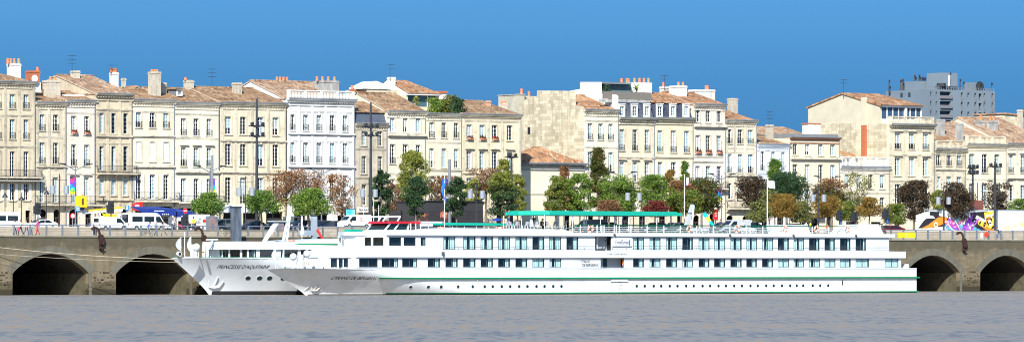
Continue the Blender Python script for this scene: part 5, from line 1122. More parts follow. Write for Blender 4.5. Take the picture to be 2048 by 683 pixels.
# media screen shelter
Y = 20; t = thing('advertising_screen', 'bright blue advertising panel in a dark frame behind the white delivery van', 'advertising panel', (X(701, Y), Y, RZ)); a, b_ = Z(701, 431, Y)-RZ, Z(701, 418, Y)-RZ
MB().box(-.85, .85, 0, .2, a-.15, b_+.1).box(-.1, .1, .05, .15, 0, a-.15).build('frame', IRON, t); MB().box(-.72, .72, -.03, -.001, a, b_).build('poster', mat('blue_poster', (.02, .4, .8), .3, (.4, .75, .9), .8, .4), t)
# painted hoarding
Y = 14.5; hd = thing('painted_hoarding', 'long white site hoarding covered with colourful spray-painted shapes', 'hoarding', (X(1833, Y), Y, RZ)); ox = X(1833, Y)
hx = lambda p_: X(p_, Y)-ox
def hz(p_, y): return Z(p_, y, Y)-RZ
HW = mat('hoarding_white', (.78, .77, .72), .8, (.6, .6, .56), .8, .4)
MB().prism_xz([(hx(1833), 0), (hx(2090), 0), (hx(2090), hz(2090, 422)), (hx(1865), hz(1865, 421)), (hx(1850), hz(1850, 424)), (hx(1833), hz(1833, 430))], 0, .15).build('panel', HW, hd)
rl_ = MB().box(hx(1850), hx(2090), .2, .28, hz(1960, 422)+.05, hz(1960, 420)+.1)
for i in range(14): rl_.box(hx(1850)+i*2.1, hx(1850)+i*2.1+.08, .16, .24, 0, hz(1960, 420)+.12)
rl_.build('frame', STEEL, hd)
def gm_(c): return mat('spray_%d_%d_%d' % tuple(int(x*100) for x in c), c, .7)
def paint(pts, c, lay):
    me_ = MB(); f_ = [(hx(p_), -.004*lay-.002, hz(p_, y)) for p_, y in pts]; me_.poly(f_ if True else f_); o = me_.build('painted_shape', gm_(c), hd); return o
OR, PU, BK, YO, CY_, WH_ = (.75, .22, .02), (.25, .04, .4), (.015, .015, .02), (.85, .5, .04), (.08, .35, .5), (.8, .8, .78)
shapes = [
 ([(1836, 456), (1848, 440), (1862, 430), (1880, 431), (1896, 436), (1890, 452), (1860, 455)], BK, 1),
 ([(1857, 422), (1879, 423), (1877, 433), (1860, 431)], BK, 2), ([(1852, 423), (1860, 422), (1858, 430), (1866, 431), (1870, 436), (1850, 436)], WH_, 3),
 ([(1840, 457), (1856, 449), (1876, 434), (1894, 433), (1893, 444), (1880, 450), (1860, 455)], OR, 4),
 ([(1890, 436), (1902, 434), (1912, 446), (1920, 460), (1906, 458), (1898, 448)], PU, 1), ([(1896, 444), (1904, 438), (1916, 452), (1908, 455)], (.6, .08, .25), 2), ([(1910, 436), (1922, 434), (1930, 452), (1922, 460)], CY_, 2), ([(1886, 447), (1896, 452), (1908, 463), (1896, 460)], CY_, 3),
 ([(1914, 446), (1920, 437), (1930, 438), (1924, 450)], (.6, .25, .3), 3),
 ([(1922, 463), (1928, 446), (1940, 434), (1948, 424), (1944, 440), (1934, 462)], PU, 4), ([(1930, 462), (1940, 446), (1952, 440), (1960, 436), (1950, 450), (1942, 462)], (.4, .1, .55), 5),
 ([(1940, 424), (1976, 422), (1990, 426), (1988, 462), (1950, 462), (1944, 448)], BK, 1), ([(1952, 430), (1968, 440), (1966, 454), (1956, 448)], YO, 3), ([(1950, 436), (1954, 430), (1972, 440), (1970, 444)], (.7, .72, .75), 4),
 ([(1968, 424), (1990, 422), (1989, 462), (1974, 452), (1970, 438)], YO, 3), ([(1972, 436), (1984, 436), (1983, 449), (1974, 450)], BK, 5), ([(1970, 428), (1980, 430), (1986, 426), (1984, 434), (1974, 434)], (.8, .75, .6), 5),
 ([(1966, 456), (1972, 452), (1990, 460), (1984, 464)], OR, 4), ([(1976, 440), (1981, 439), (1981, 444), (1977, 445)], WH_, 6),
 ([(1936, 455), (1948, 452), (1966, 462), (1950, 464)], CY_, 6), ([(1938, 458), (1945, 448), (1949, 450), (1944, 461)], (.35, .05, .5), 7),
 ([(2006, 458), (2014, 448), (2022, 452), (2018, 461)], (.85, .62, .3), 1), ([(2024, 452), (2030, 446), (2036, 450), (2032, 456)], (.85, .55, .3), 1), ([(2038, 450), (2046, 440), (2060, 444), (2052, 454)], (.85, .6, .2), 1), ([(2030, 436), (2044, 430), (2060, 436), (2052, 446), (2036, 444)], (.85, .75, .45), 2),
]
for pts, c, lay in shapes:
    a_ = sum(pts[i][0]*pts[(i+1) % len(pts)][1]-pts[(i+1) % len(pts)][0]*pts[i][1] for i in range(len(pts)))
    paint(pts if a_ < 0 else pts[::-1], c, lay)
rs = random.Random(12)
for i in range(70):                                       # sharp slivers of spray paint
    z1 = rs.random() < .6; p0 = rs.uniform(1888, 1938) if z1 else rs.uniform(1938, 1986); y0 = rs.uniform(430, 460); a = rs.uniform(-1.1, -.3) if rs.random() < .6 else rs.uniform(.3, 1.1); L_ = rs.uniform(3, 13); wd = rs.uniform(.6, 2.2)
    p1, y1 = min(1989, p0+L_*math.cos(a)), min(463, max(426, y0+L_*math.sin(a))); nx, ny = -math.sin(a)*wd, math.cos(a)*wd
    pts = [(p0, y0), ((p0+p1)/2+nx, (y0+y1)/2+ny), (p1, y1), ((p0+p1)/2-nx, (y0+y1)/2-ny)]; a_ = sum(pts[k][0]*pts[(k+1) % 4][1]-pts[(k+1) % 4][0]*pts[k][1] for k in range(4))
    paint(pts if a_ < 0 else pts[::-1], rs.choice([PU, (.4, .1, .55), CY_, (.6, .08, .25), WH_, (.55, .3, .6), (.1, .2, .3), (.75, .75, .85)] if z1 else [YO, OR, BK, WH_, (.3, .15, .05), (.7, .72, .75), PU]), 8+i % 12)
for i, (p_, y, r_) in enumerate(((1871.5, 449, .42), (1871.5, 449, .2))): MB().lathe((hx(p_), -.03-.01*i, hz(p_, y)), [(r_, .005), (r_, 0)], 14, axis='y').build('painted_shape', gm_((.85, .75, .35) if not i else (.35, .12, .05)), hd)
Y = 15.8; t = thing('sign_board', 'plain brown sign board above the painted hoarding', 'sign', (X(1939, Y), Y, RZ)); w_ = X(1967, Y)-X(1939, Y); a, b_ = Z(1953, 421, Y)-RZ, Z(1953, 400, Y)-RZ
MB().box(0, w_, 0, .15, a, b_).box(.2, .35, .02, .12, 0, a).box(w_-.35, w_-.2, .02, .12, 0, a).build('board', mat('sign_brown', (.17, .06, .045), .6), t)
o_ = link('lettering', text_mesh('lt', .75, font_bold=True), t, (w_*.2, -.02, a+.15)); o_.data.materials.append(SWH)
# cafe terraces under awnings
CAN = mat('awning_canvas_white', (.78, .78, .75), .9); BCAN = mat('awning_canvas_blue', (.008, .03, .2), .85); 
def awning(lab, x0, x1, y0, y1, Y, m_, dep=4, drop=.5):
    xa_, xb_ = X(x0, Y), X(x1, Y); pc = (x0+x1)/2; a, b_ = Z(pc, y1, Y)-RZ, Z(pc, y0, Y+dep)-RZ; w_ = xb_-xa_; t = thing('awning', lab, 'awning', (xa_, Y, RZ))
    c = MB(); k = max(2, int(w_/2.5))
    for i in range(k):
        u0, u1 = w_*i/k, w_*(i+1)/k; c.quad((u0, 0, a+drop), (u1, 0, a+drop), (u1, dep, b_), (u0, dep, b_)).quad((u0, 0, a), (u1, 0, a), (u1, 0, a+drop), (u0, 0, a+drop))
    c.poly([(0, dep, b_), (0, 0, a), (0, 0, a+drop)]).poly([(w_, dep, b_), (w_, 0, a+drop), (w_, 0, a)]); c.build('canvas', m_, t)
    for i in range(k+1): MB().tube((w_*i/k*.98+.05, .1, 0), (w_*i/k*.98+.05, .1, a+.1), .04).build('post', IRON, t)
    return t, a, w_
awning('broad white cafe awning behind the dark steel pile', 441, 548, 409, 425, 38, CAN, 4, 1.0)
t, a, w_ = awning('blue cafe awning behind the minibus and scooters', 297, 352, 413, 430, 44, BCAN, 5, .9)
t2, a2, w2 = awning('blue cafe awning with white valance, right part behind the no-entry sign', 353, 392, 417, 434, 44.5, BCAN, 5, .8)
MB().box(0, w2, -.03, -.004, a2-.5, a2).build('valance', CAN, t2)
for tt, aa, xs in ((t, a, (2.2, 2.5, 2.8, 3.1)), (t2, a2, (.8, 1.1, 1.6, 1.9, 2.2))):
    for x_ in xs: MB().box(x_, x_+.16, -.02, -.005, aa+.08, aa+.22).build('mark', SWH, tt)
MB().box(.9, 2.5, -.02, -.005, a+.55, a+.66).build('mark', SWH, t)
BP = mat('windbreak_blue', (.01, .22, .5), .5)
for i, (x0, x1, lab) in enumerate(((449, 460, 'short blue cafe windbreak left of the dark steel pile'), (491, 512, 'blue cafe windbreak right of the dark steel pile'), (520, 528, 'small blue cafe windbreak under the spreading green tree'))):
    Y = 36; xa_, xb_ = X(x0, Y), X(x1, Y); t = thing('windbreak', lab, 'windbreak', (xa_, Y, RZ), group='blue cafe windbreaks'); MB().box(0, xb_-xa_, 0, .05, .4, 1.15).build('panel', BP, t)
    for j in range(int((xb_-xa_)/.5)): MB().box(.15+j*.5, .4+j*.5, -.012, -.002, .75, .9).build('mark', SWH, t)
    MB().box(0, .05, .06, .1, 0, 1.15).box(xb_-xa_-.05, xb_-xa_, .06, .1, 0, 1.15).build('post', IRON, t)
# garage lettering and gold shop lettering
def sign_text(body, px, y, size_px, Y, m_, lab, bgm=None, wpx=None, pad=.1, sx=1.0):
    k = F/DEP(px, Y); s_ = size_px/k; me = text_mesh(body, s_*1.35, font_bold=True, sx=sx); me.materials.append(m_); t = thing('shop_sign', lab, 'sign', (X(px, Y), Y, Z(px, y, Y)))
    link('lettering', me, t, (0, -.03, 0)); wd = max(v.co.x for v in me.vertices)
    MB().box(-.15, wd+.2, 0, .12, -.2, s_+.25).build('board', bgm, t)
sign_text('GARAGE', 717, 421, 4.3, YW-.7, mat('sign_black', (.03, .03, .03), .5), 'white shop fascia lettered GARAGE behind the second tall mast', WRENDER, sx=1.35)
sign_text('S.OPERA', 1624, 434, 4.5, YE-.7, mat('gold_letters', (.7, .42, .08), .4), 'dark shop fascia with gold letters near the small orange tree', IRON, sx=1.3)
# small kiosk van front: panel
Y = 15; t = thing('poster_trailer', 'white panelled kiosk with a red stripe picture behind the railing', 'kiosk', (X(390, Y), Y, RZ)); w_ = X(419, Y)-X(390, Y); a = Z(405, 430, Y)-RZ
MB().box(0, w_, 0, 1.6, .1, a).box(-.05, w_+.05, -.05, 1.65, a, a+.12).build('cabin', WRENDER, t); MB().box(w_*.5, w_*.95, -.03, -.002, a*.45, a*.85).build('picture', mat('picture_grey', (.5, .45, .42), .6), t)
MB().box(w_*.53, w_*.92, -.05, -.031, a*.55, a*.72).build('stripe', RED, t); MB().box(w_*.08, w_*.42, -.03, -.002, a*.5, a*.9).build('picture', mat('picture_pale', (.6, .6, .56), .6, (.25, .27, .25), 2, .2), t)
MB().box(w_*.1, w_*.35, -.02, -.002, .2, .7).build('hatch', IRON, t); 
for x_ in (.4, w_-.4): MB().lathe((x_, -.05, .14), [(.14, .1), (.14, 0)], 10, axis='y').build('wheel', RUB, t)
Y = 13.2
for x0, x1, y0, lab in ((417, 436, 431, 'grey glazed poster case beside the white kiosk'), (342, 350, 433, 'slim grey service cabinet behind the railing below the blue awning'), (553, 568, 445, 'squat grey metal cabinet behind the white davit of the rear ship'), (1367, 1380, 437, 'x')):
    if lab == 'x': continue
    t = thing('street_cabinet', lab, 'street cabinet', (X(x0, Y), Y, RZ-.05)); w_ = X(x1, Y)-X(x0, Y); h = Z(x0, y0, Y)-RZ
    MB().box(0, w_, 0, .7, 0, h).build('cabinet', RAILM, t); MB().box(.08, w_-.08, -.03, -.002, .2, h-.15).build('door', mat('poster_dark', (.1, .12, .13), .3, (.25, .15, .14), 2, .2), t)
# glass bus shelters and parked scooters' backdrop at 580..690
Y = 22; t = thing('bus_shelter', 'grey glass bus shelter behind the white hanging flag', 'bus shelter', (X(578, Y), Y, RZ)); w_ = X(606, Y)-X(578, Y); h = Z(590, 432, Y)-RZ
MB().box(0, w_, 0, 1.6, h-.12, h).build('roof', ZINC, t); MB().box(.05, w_-.05, 1.5, 1.54, .3, h-.12).build('glass_panel', glass_mat('shelter_glass', (.55, .62, .62), .2), t)
for x_ in (.05, w_*.5, w_-.1): MB().box(x_, x_+.08, 1.42, 1.5, 0, h-.12).build('post', IRON, t)
Y = 22; t = thing('tent', 'red domed tent right of the parked cars', 'tent', (X(1519, Y), Y, RZ)); k = F/DEP(1519, Y)
MB().lathe((0, 0, 0), [(.95, 0), (.98, .5), (.85, .9), (.5, 1.12), (.08, 1.2)], 14).build('canvas', mat('tent_red', (.55, .02, .05), .8, (.35, .01, .03), 2, .4), t)
t = thing('parasol', 'open blue parasol behind the green awning left end', 'parasol', (X(994, 14), 14, RZ)); zz_ = Z(994, 436, 14)-RZ
MB().lathe((0, 0, zz_-.35), [(.95, 0), (.55, .25), (.05, .42)], 8).build('canopy', BCAN, t); MB().tube((0, 0, 0), (0, 0, zz_), .03).build('pole', STEEL, t)
# ================================================================ vehicles
VG = mat('vehicle_glass', (.012, .02, .025), .06); VLT = mat('headlamp', (.6, .6, .55), .1); TAIL = mat('tail_lamp', (.4, .01, .01), .25)
def paint_m(n_, c): return mat('paint_'+n_, c, .25, spec=.6)
def vehicle(label, cat, px, Y, kind, paint, flip=False, bottom=RZ, name=None, sc=1.0):
    P = dict(
     car=([(0, .35), (.05, .75), (.25, .9), (1.0, 1.0), (1.55, 1.42), (2.9, 1.47), (3.6, 1.15), (4.15, 1.02), (4.25, .8), (4.25, .35)], 1.7, [[(1.15, 1.0), (1.62, 1.36), (2.2, 1.4), (2.2, 1.0)], [(2.28, 1.0), (2.28, 1.4), (2.85, 1.38), (3.35, 1.1), (3.3, 1.0)]], (.8, 3.4), .32),
     suv=([(0, .4), (.05, .9), (.3, 1.05), (1.1, 1.15), (1.6, 1.65), (3.9, 1.7), (4.35, 1.2), (4.4, .4)], 1.8, [[(1.25, 1.15), (1.68, 1.58), (2.4, 1.6), (2.4, 1.12)], [(2.48, 1.12), (2.48, 1.6), (3.3, 1.6), (3.3, 1.12)], [(3.4, 1.14), (3.4, 1.58), (3.85, 1.56), (4.1, 1.2)]], (.85, 3.5), .36),
     van=([(0, .35), (.05, .85), (.5, 1.1), (1.2, 1.75), (1.5, 1.85), (4.4, 1.9), (4.5, 1.7), (4.5, .35)], 1.8, [[(.75, 1.12), (1.3, 1.68), (1.9, 1.68), (1.9, 1.12)]], (.85, 3.6), .34),
     bigvan=([(0, .35), (.05, .95), (.45, 1.15), (1.05, 2.05), (1.5, 2.35), (5.6, 2.4), (5.7, 2.2), (5.7, .35)], 2.0, [[(.6, 1.2), (1.1, 1.95), (1.7, 1.95), (1.7, 1.2)], [(1.95, 1.25), (1.95, 1.95), (3.5, 1.95), (3.5, 1.25)], [(3.75, 1.25), (3.75, 1.95), (5.35, 1.95), (5.35, 1.25)]], (.95, 4.6), .36),
     truck=([(0, .4), (0, 1.4), (.15, 2.3), (1.9, 2.35), (1.9, 1.1), (6.5, 1.1), (6.5, .6), (4, .5)], 2.1, [[(.15, 1.4), (.25, 2.1), (1.5, 2.1), (1.5, 1.4)]], (1.0, 5.2), .45),
    )[kind]
    prof, wd, wins, whx, wr = P; Lg = max(p_[0] for p_ in prof)
    t = thing(name or 'parked_car', label, cat, (X(px, Y), Y, bottom)); t.scale = ((-sc if flip else sc), sc, sc)
    cx_ = Lg/2; body = MB(); n_ = len(prof); rings = []
    for y, s_, in ((0, .965), (.1, 1.0), (wd-.1, 1.0), (wd, .965)):
        rings.append([((x-cx_)*s_, y-wd/2, .5+(z-.5)*s_) for x, z in prof])
    vs = [v for r_ in rings for v in r_]; fs = []
    for j in range(3):
        for i in range(n_): a, b_ = j*n_+i, j*n_+(i+1) % n_; fs.append((a, b_, b_+n_, a+n_))
    # profile goes clockwise seen from -Y
    body.add(vs, [tuple(range(n_)), tuple(reversed(range(3*n_, 4*n_)))]+[tuple(reversed(f)) for f in fs])
    body.box(-cx_+.02, cx_-.02, -wd/2-.0, wd/2, .3, .42, 1); body.build('body', [paint, RUB], t)
    for wn in wins:
        for side in (-1, 1):
            yy = side*(wd/2+.012); pts = [((x-cx_)*.965, yy, .5+(z-.5)*.965) for x, z in wn]
            MB().poly(pts if side > 0 else pts[::-1]).build('window', VG, t)
    # windscreen and rear window
    ws = [prof[i] for i in range(n_)]; 
    if kind in ('car', 'suv', 'van', 'bigvan'):
        i0 = {'car': 3, 'suv': 3, 'van': 2, 'bigvan': 2}[kind]; (xa_, za), (xb_, zb) = prof[i0], prof[i0+1]; dx, dz = xb_-xa_, zb-za; nx, nz = -dz*.02, dx*.02
        MB().quad((xa_+dx*.08-cx_+nx, wd/2-.15, za+dz*.08+nz), (xa_+dx*.08-cx_+nx, -wd/2+.15, za+dz*.08+nz), (xa_+dx*.92-cx_+nx, -wd/2+.22, za+dz*.92+nz), (xa_+dx*.92-cx_+nx, wd/2-.22, za+dz*.92+nz)).build('windscreen', VG, t)
    if kind in ('van', 'bigvan'): MB().box(cx_+.003, cx_+.02, -wd/2+.25, wd/2-.25, 1.15, prof[-3][1]-.25).build('rear_window', VG, t)
    for x_ in whx:
        for side in (-1, 1):
            o = MB().lathe((x_-cx_, side*(wd/2-.08), wr), [(wr*.8, -.11), (wr, -.09), (wr, .09), (wr*.8, .11)], 16, axis='y').build('wheel', RUB, t)
            MB().lathe((x_-cx_, side*(wd/2+.02), wr), [(wr*.55, -.03), (wr*.55, .03)], 10, axis='y').build('rim', STEEL, o)
    for side in (-1, 1):
        MB().box(-cx_-.01, -cx_+.12, side*wd*.38-.15, side*wd*.38+.15, .68, .85).build('headlight', VLT, t); MB().box(cx_-.1, cx_+.012, side*wd*.42-.09, side*wd*.42+.09, .75, 1.0).build('tail_light', TAIL, t)
        MB().box(-cx_+{'car': 1.25, 'suv': 1.35, 'van': .95, 'bigvan': .75, 'truck': .2}[kind], -cx_+{'car': 1.4, 'suv': 1.5, 'van': 1.1, 'bigvan': .95, 'truck': .35}[kind], side*(wd/2+.1)-.08, side*(wd/2+.1)+.08, 1.0, 1.2).build('mirror', RUB, t)
    return t
PW = paint_m('white', (.75, .75, .75)); PB = paint_m('black', (.01, .012, .015)); PDB = paint_m('dark_blue', (.01, .018, .045)); PS = paint_m('silver', (.4, .42, .44)); PR = paint_m('dark_red', (.12, .01, .015)); PG = paint_m('grey', (.1, .11, .12))
vehicle('white saloon car behind the walker in pink and red', 'car', 82, 22, 'car', PW)
vehicle('white panel van parked under the lift boom', 'van', 222, 11.8, 'van', PW, flip=True, name='parked_van', bottom=RZ-.12, sc=.98)
vehicle('white minibus with dark windows behind the cyclist in blue', 'minibus', 289, 13.2, 'bigvan', PW, flip=True, name='minibus', bottom=RZ-.15, sc=1.02)
vehicle('white delivery van with a red round emblem above the stone parapet', 'van', 709, 14, 'van', PW, name='delivery_van', bottom=RZ+.35)
vehicle('black estate car with red tail lamps right of the white delivery van', 'car', 752, 14.5, 'suv', PB, flip=True, bottom=RZ+.35)
vehicle('dark blue car behind the white hanging flag', 'car', 604, 19, 'car', PDB, bottom=RZ+.1)
vehicle('dark car just right of the grey steel pile', 'car', 646, 16, 'car', PDB, bottom=RZ)
vehicle('black car behind the leaning white davit', 'car', 556, 21, 'car', PB, bottom=RZ+.1)
vehicle('dark grey estate car between the white kiosk and the dark steel pile', 'car', 441, 22, 'suv', PG, bottom=RZ)
vehicle('blue-grey car in the gap between the dark pile and the small spreading tree', 'car', 505, 23, 'car', PDB, bottom=RZ)
vehicle('dark car half hidden by the white delivery van tail', 'car', 667, 24, 'car', PG, bottom=RZ+.1)
vehicle('dark car behind the left part of the deck railing, below the brown trimmed tree', 'car', 1212, 20, 'car', PB, bottom=RZ+.1)
vehicle('black van behind the first lifebuoy', 'van', 1182, 24, 'van', PB, bottom=RZ+.1, name='parked_van')
vehicle('dark car left part of the row seen under the green ship awning', 'car', 1312, 20, 'car', PDB, bottom=RZ+.1)
vehicle('silver-blue car under the right end of the green ship awning', 'car', 1350, 21, 'car', PG, bottom=RZ+.15)
vehicle('dark hatchback by the red advertising column', 'car', 1447, 16, 'car', PG, bottom=RZ+.15)
vehicle('silver van seen from its side behind the white life rafts', 'van', 1470, 15, 'van', PS, bottom=RZ+.1, name='parked_van')
vehicle('dark blue car between the silver van and the red tent', 'car', 1500, 18, 'car', PDB, bottom=RZ+.15)
vehicle('black car beneath the small orange autumn tree', 'car', 1586, 14, 'car', PB, bottom=RZ)
vehicle('dark red car left of the blue pedestrian sign by the hoarding', 'car', 1781, 13, 'car', PR, bottom=RZ-.15)
vehicle('white van with blue stripe cut by the left edge', 'van', -4, 24, 'bigvan', PW, name='parked_van')
tdel = [o for o in bpy.data.objects if o.name.startswith('delivery_van')][0]
MB().torus((.5, -.915, 1.25), .26, .03, 'y', 14, 4).box(.42, .46, -.93, -.905, 1.1, 1.4).box(.52, .56, -.93, -.905, 1.1, 1.4).build('emblem', RED, tdel)
# cherry picker
tk = vehicle('flatbed lift truck parked behind the white panel van', 'truck', 226, 30, 'truck', PW, flip=True, name='lift_truck')
bt = thing('boom_lift', 'white and yellow boom lift arm reaching left with a yellow basket', 'lift arm', (X(250, 29), 29, RZ))
ox = X(250, 29); q = lambda p_, y: (X(p_, 29)-ox, 0, Z(p_, y, 29)-RZ)
def beam(a, b_, w0, w1, m_, nm, yo=0):
    pa, pb = q(*a), q(*b_); MB().prism_xz([(pa[0], pa[2]-w0), (pb[0], pb[2]-w1), (pb[0], pb[2]+w1), (pa[0], pa[2]+w0)], yo-.2, yo+.2).build(nm, m_, bt)
PYL = mat('lift_yellow', (.8, .5, .01), .4)
beam((166, 424), (244, 417.5), .22, .3, PW, 'boom'); beam((174, 420.5), (243, 414), .09, .1, PYL, 'boom_rail', -.05); beam((200, 428), (234, 433), .18, .18, PYL, 'lower_arm'); beam((198, 426), (207, 437), .3, .3, PW, 'turret')
bk_ = thing('lift_basket', 'bright yellow lift basket hanging high over the parked cars', 'basket', (X(163, 28.6), 28.6, Z(163, 415, 28.6)))
bk_.scale = (.72, .9, 1.0)
MB().box(-.95, -.75, -.5, .5, 0, 1.55).box(.55, .75, -.5, .5, 0, 1.55).box(-.75, .55, -.5, -.4, 1.25, 1.55).box(-.75, .55, -.5, -.4, 0, .35).box(-.75, .55, .4, .5, .9, 1.55).box(-.75, .55, -.5, .5, 0, .08).box(-.75, -.35, -.48, -.42, .35, 1.25).box(.2, .55, -.48, -.42, .35, 1.25).build('cage', PYL, bk_)
MB().box(-.4, .3, -.3, .3, -.35, -.02).build('bracket', IRON, bk_)
# scooters
def scooter(label, px, Y, m_, grp='parked scooters'):
    t = thing('motor_scooter', label, 'scooter', (X(px, Y), Y, RZ), group=grp)
    MB().prism_xz([(-.75, .55), (-.35, .35), (.25, .3), (.45, .55), (.6, 1.0), (.5, 1.02), (.25, .5), (-.2, .5), (-.25, .78), (-.85, .82)], -.17, .17).build('body', m_, t)
    MB().box(-.8, -.15, -.14, .14, .8, .9).build('seat', RUB, t); MB().tube((.52, -.32, 1.12), (.52, .32, 1.12), .025).build('handlebar', IRON, t)
    for x_ in (-.6, .65): MB().torus((x_, 0, .25), .19, .07, 'y', 14, 6).build('wheel', RUB, t)
scooter('white scooter at the left of those below the blue awning', 340, 13, PW); scooter('pink-red scooter under the no-entry sign', 368, 13.2, paint_m('pink', (.6, .03, .15))); scooter('dark scooter with a yellow crate right of the pink-red one', 384, 13.4, PDB)
# ================================================================ people
def person_mesh(pose):
    J = {}
    if pose in ('walk', 'walk2', 'stand'):
        k = {'walk': 1, 'walk2': -1, 'stand': .12}[pose]
        J = dict(pel=((0, 0, .95), .15), bel=((.01, 0, 1.1), .135), che=((.02, 0, 1.32), .155), nek=((.03, 0, 1.5), .062), hd0=((.045, 0, 1.6), .075),
                 sl=((.0, .18, 1.42), .065), sr=((.0, -.18, 1.42), .065), el=((-.13*k, .25, 1.15), .048), er=((.13*k, -.25, 1.15), .048), wl=((-.08*k+.05, .24, .9), .034), wr=((.26*k, -.22, .95), .034),
                 hl=((.02, .1, .88), .1), hr=((.02, -.1, .88), .1), kl=((.2*k+.03, .1, .5), .068), kr=((-.1*k+.03, -.1, .5), .068), al=((.26*k, .1, .09), .045), ar=((-.36*k, -.1, .12+.05*abs(k)), .045), tl=((.26*k+.17, .11, .03), .035), tr=((-.36*k+.15, -.11, .04), .035))
    elif pose in ('sit', 'ride'):
        ln = .28 if pose == 'ride' else .05
        J = dict(pel=((0, 0, .95), .16), bel=((.04+ln*.3, 0, 1.12), .14), che=((.08+ln*.8, 0, 1.34), .155), nek=((.12+ln, 0, 1.5), .062), hd0=((.16+ln*1.05, 0, 1.6), .075),
                 sl=((.06+ln*.8, .18, 1.43), .065), sr=((.06+ln*.8, -.18, 1.43), .065), el=((.18+ln, .24, 1.2), .048), er=((.18+ln, -.24, 1.2), .048), wl=((.4+ln, .2, 1.12), .034), wr=((.4+ln, -.2, 1.12), .034),
                 hl=((.06, .1, .93), .11), hr=((.06, -.1, .93), .11), kl=((.48, .12, .9), .07), kr=((.46, -.12, .72), .07), al=((.4, .12, .48), .045), ar=((.3, -.12, .3), .045), tl=((.55, .12, .42), .035), tr=((.46, -.12, .26), .035))
    names = list(J); E_ = [('pel', 'bel'), ('bel', 'che'), ('che', 'nek'), ('nek', 'hd0'), ('che', 'sl'), ('che', 'sr'), ('sl', 'el'), ('sr', 'er'), ('el', 'wl'), ('er', 'wr'), ('pel', 'hl'), ('pel', 'hr'), ('hl', 'kl'), ('hr', 'kr'), ('kl', 'al'), ('kr', 'ar'), ('al', 'tl'), ('ar', 'tr')]
    me = bpy.data.meshes.new('person_skeleton'); me.from_pydata([J[n_][0] for n_ in names], [(names.index(a), names.index(b_)) for a, b_ in E_], [])
    o = bpy.data.objects.new('person_skeleton', me); COL.objects.link(o); o.modifiers.new('s', 'SKIN'); 
    sv = me.skin_vertices[0].data
    for i, n_ in enumerate(names): r_ = J[n_][1]; sv[i].radius = (r_, r_*(1.0 if n_ not in ('che', 'bel', 'pel') else 1.0)); sv[i].use_root = (n_ == 'pel')
    su = o.modifiers.new('u', 'SUBSURF'); su.levels = 1; su.render_levels = 1
    dg = bpy.context.evaluated_depsgraph_get(); dg.update(); m2 = bpy.data.meshes.new_from_object(o.evaluated_get(dg)); bpy.data.objects.remove(o)
    vs = [tuple(v.co) for v in m2.vertices]; fs = [tuple(p_.vertices) for p_ in m2.polygons]; bpy.data.meshes.remove(m2)
    mb = MB(); mb.add(vs, fs); nf = len(fs)
    for i, f in enumerate(fs):                            # 0 skin, 1 top, 2 trousers, 3 shoes
        c = sum((Vector(vs[q_]) for q_ in f), Vector())/len(f); arm = abs(c.y) > .2 and c.z < 1.1
        low = (c-Vector(J['al'][0])).length < .12 or (c-Vector(J['ar'][0])).length < .12 or (c-Vector(J['tl'][0])).length < .12 or (c-Vector(J['tr'][0])).length < .12
        arm = min((c-Vector(J['wl'][0])).length, (c-Vector(J['wr'][0])).length) < .13
        near = (c-Vector(J['nek'][0])).length
        mb.m[i] = 0 if (c.z > J['nek'][0][2]+.0 or arm) else (3 if low else (1 if (Vector(J['che'][0])-c).length < .36 and c.z > J['pel'][0][2]+.04 or min((c-Vector(J['el'][0])).length, (c-Vector(J['er'][0])).length) < .2 and c.z > J['pel'][0][2] else 2))
    h_ = Vector(J['hd0'][0])+Vector((.015, 0, .09))
    mb.sphere(h_, .1, 12, 0, (1.0, .8, 1.22)); mb.sphere(h_+Vector((.1, 0, -.01)), .018, 6, 0, (1.2, .8, 1.5)); mb.sphere(h_+Vector((.04, 0, -.09)), .05, 8, 0, (1, .9, .8))
    for s_ in (-1, 1):
        mb.sphere(h_+Vector((0, s_*.083, -.01)), .022, 6, 0, (.6, .4, 1.2)); mb.sphere(h_+Vector((.085, s_*.032, .015)), .012, 6, 3)
        wv = Vector(J['wl' if s_ > 0 else 'wr'][0]); ev = Vector(J['el' if s_ > 0 else 'er'][0]); d_ = (wv-ev).normalized()
        sd = d_.cross(Vector((0, 1, 0))).normalized(); mb.sphere(wv+d_*.06, .04, 8, 0, (1, .55, 1.15))
        for i, (off_, ln) in enumerate(((-.03, .075), (-.01, .085), (.01, .08), (.03, .065))):
            p0 = wv+d_*.08+sd*off_; p1 = p0+d_*ln*.55+Vector((0, -s_*.006, 0)); mb.path([p0, p1, p1+d_*ln*.4+Vector((0, -s_*.025, 0))], [.0095, .009, .007], 5, 0)
        mb.path([wv+d_*.03+sd*-.03, wv+d_*.06+sd*-.06, wv+d_*.09+sd*-.068], [.011, .01, .008], 5, 0)
    mb.torus(h_+Vector((.095, 0, -.055)), .012, .004, 'x', 8, 4, 3)
    hm = MB().sphere(h_+Vector((-.025, 0, .03)), .108, 12, 0, (1.0, .86, 1.15)); hv = [(x, y, z if not (x > h_.x+.03 and z < h_.z+.03) else h_.z+.04) for x, y, z in hm.v]; hm.v = hv
    return mb.mesh('body', [mat('skin', (.45, .26, .18), .6)]*4, True), hm.mesh('hair', [mat('hair_dark', (.03, .02, .015), .7)], True)
PM = {}
def cl(n_, c): return mat('cloth_'+n_, c, .9)
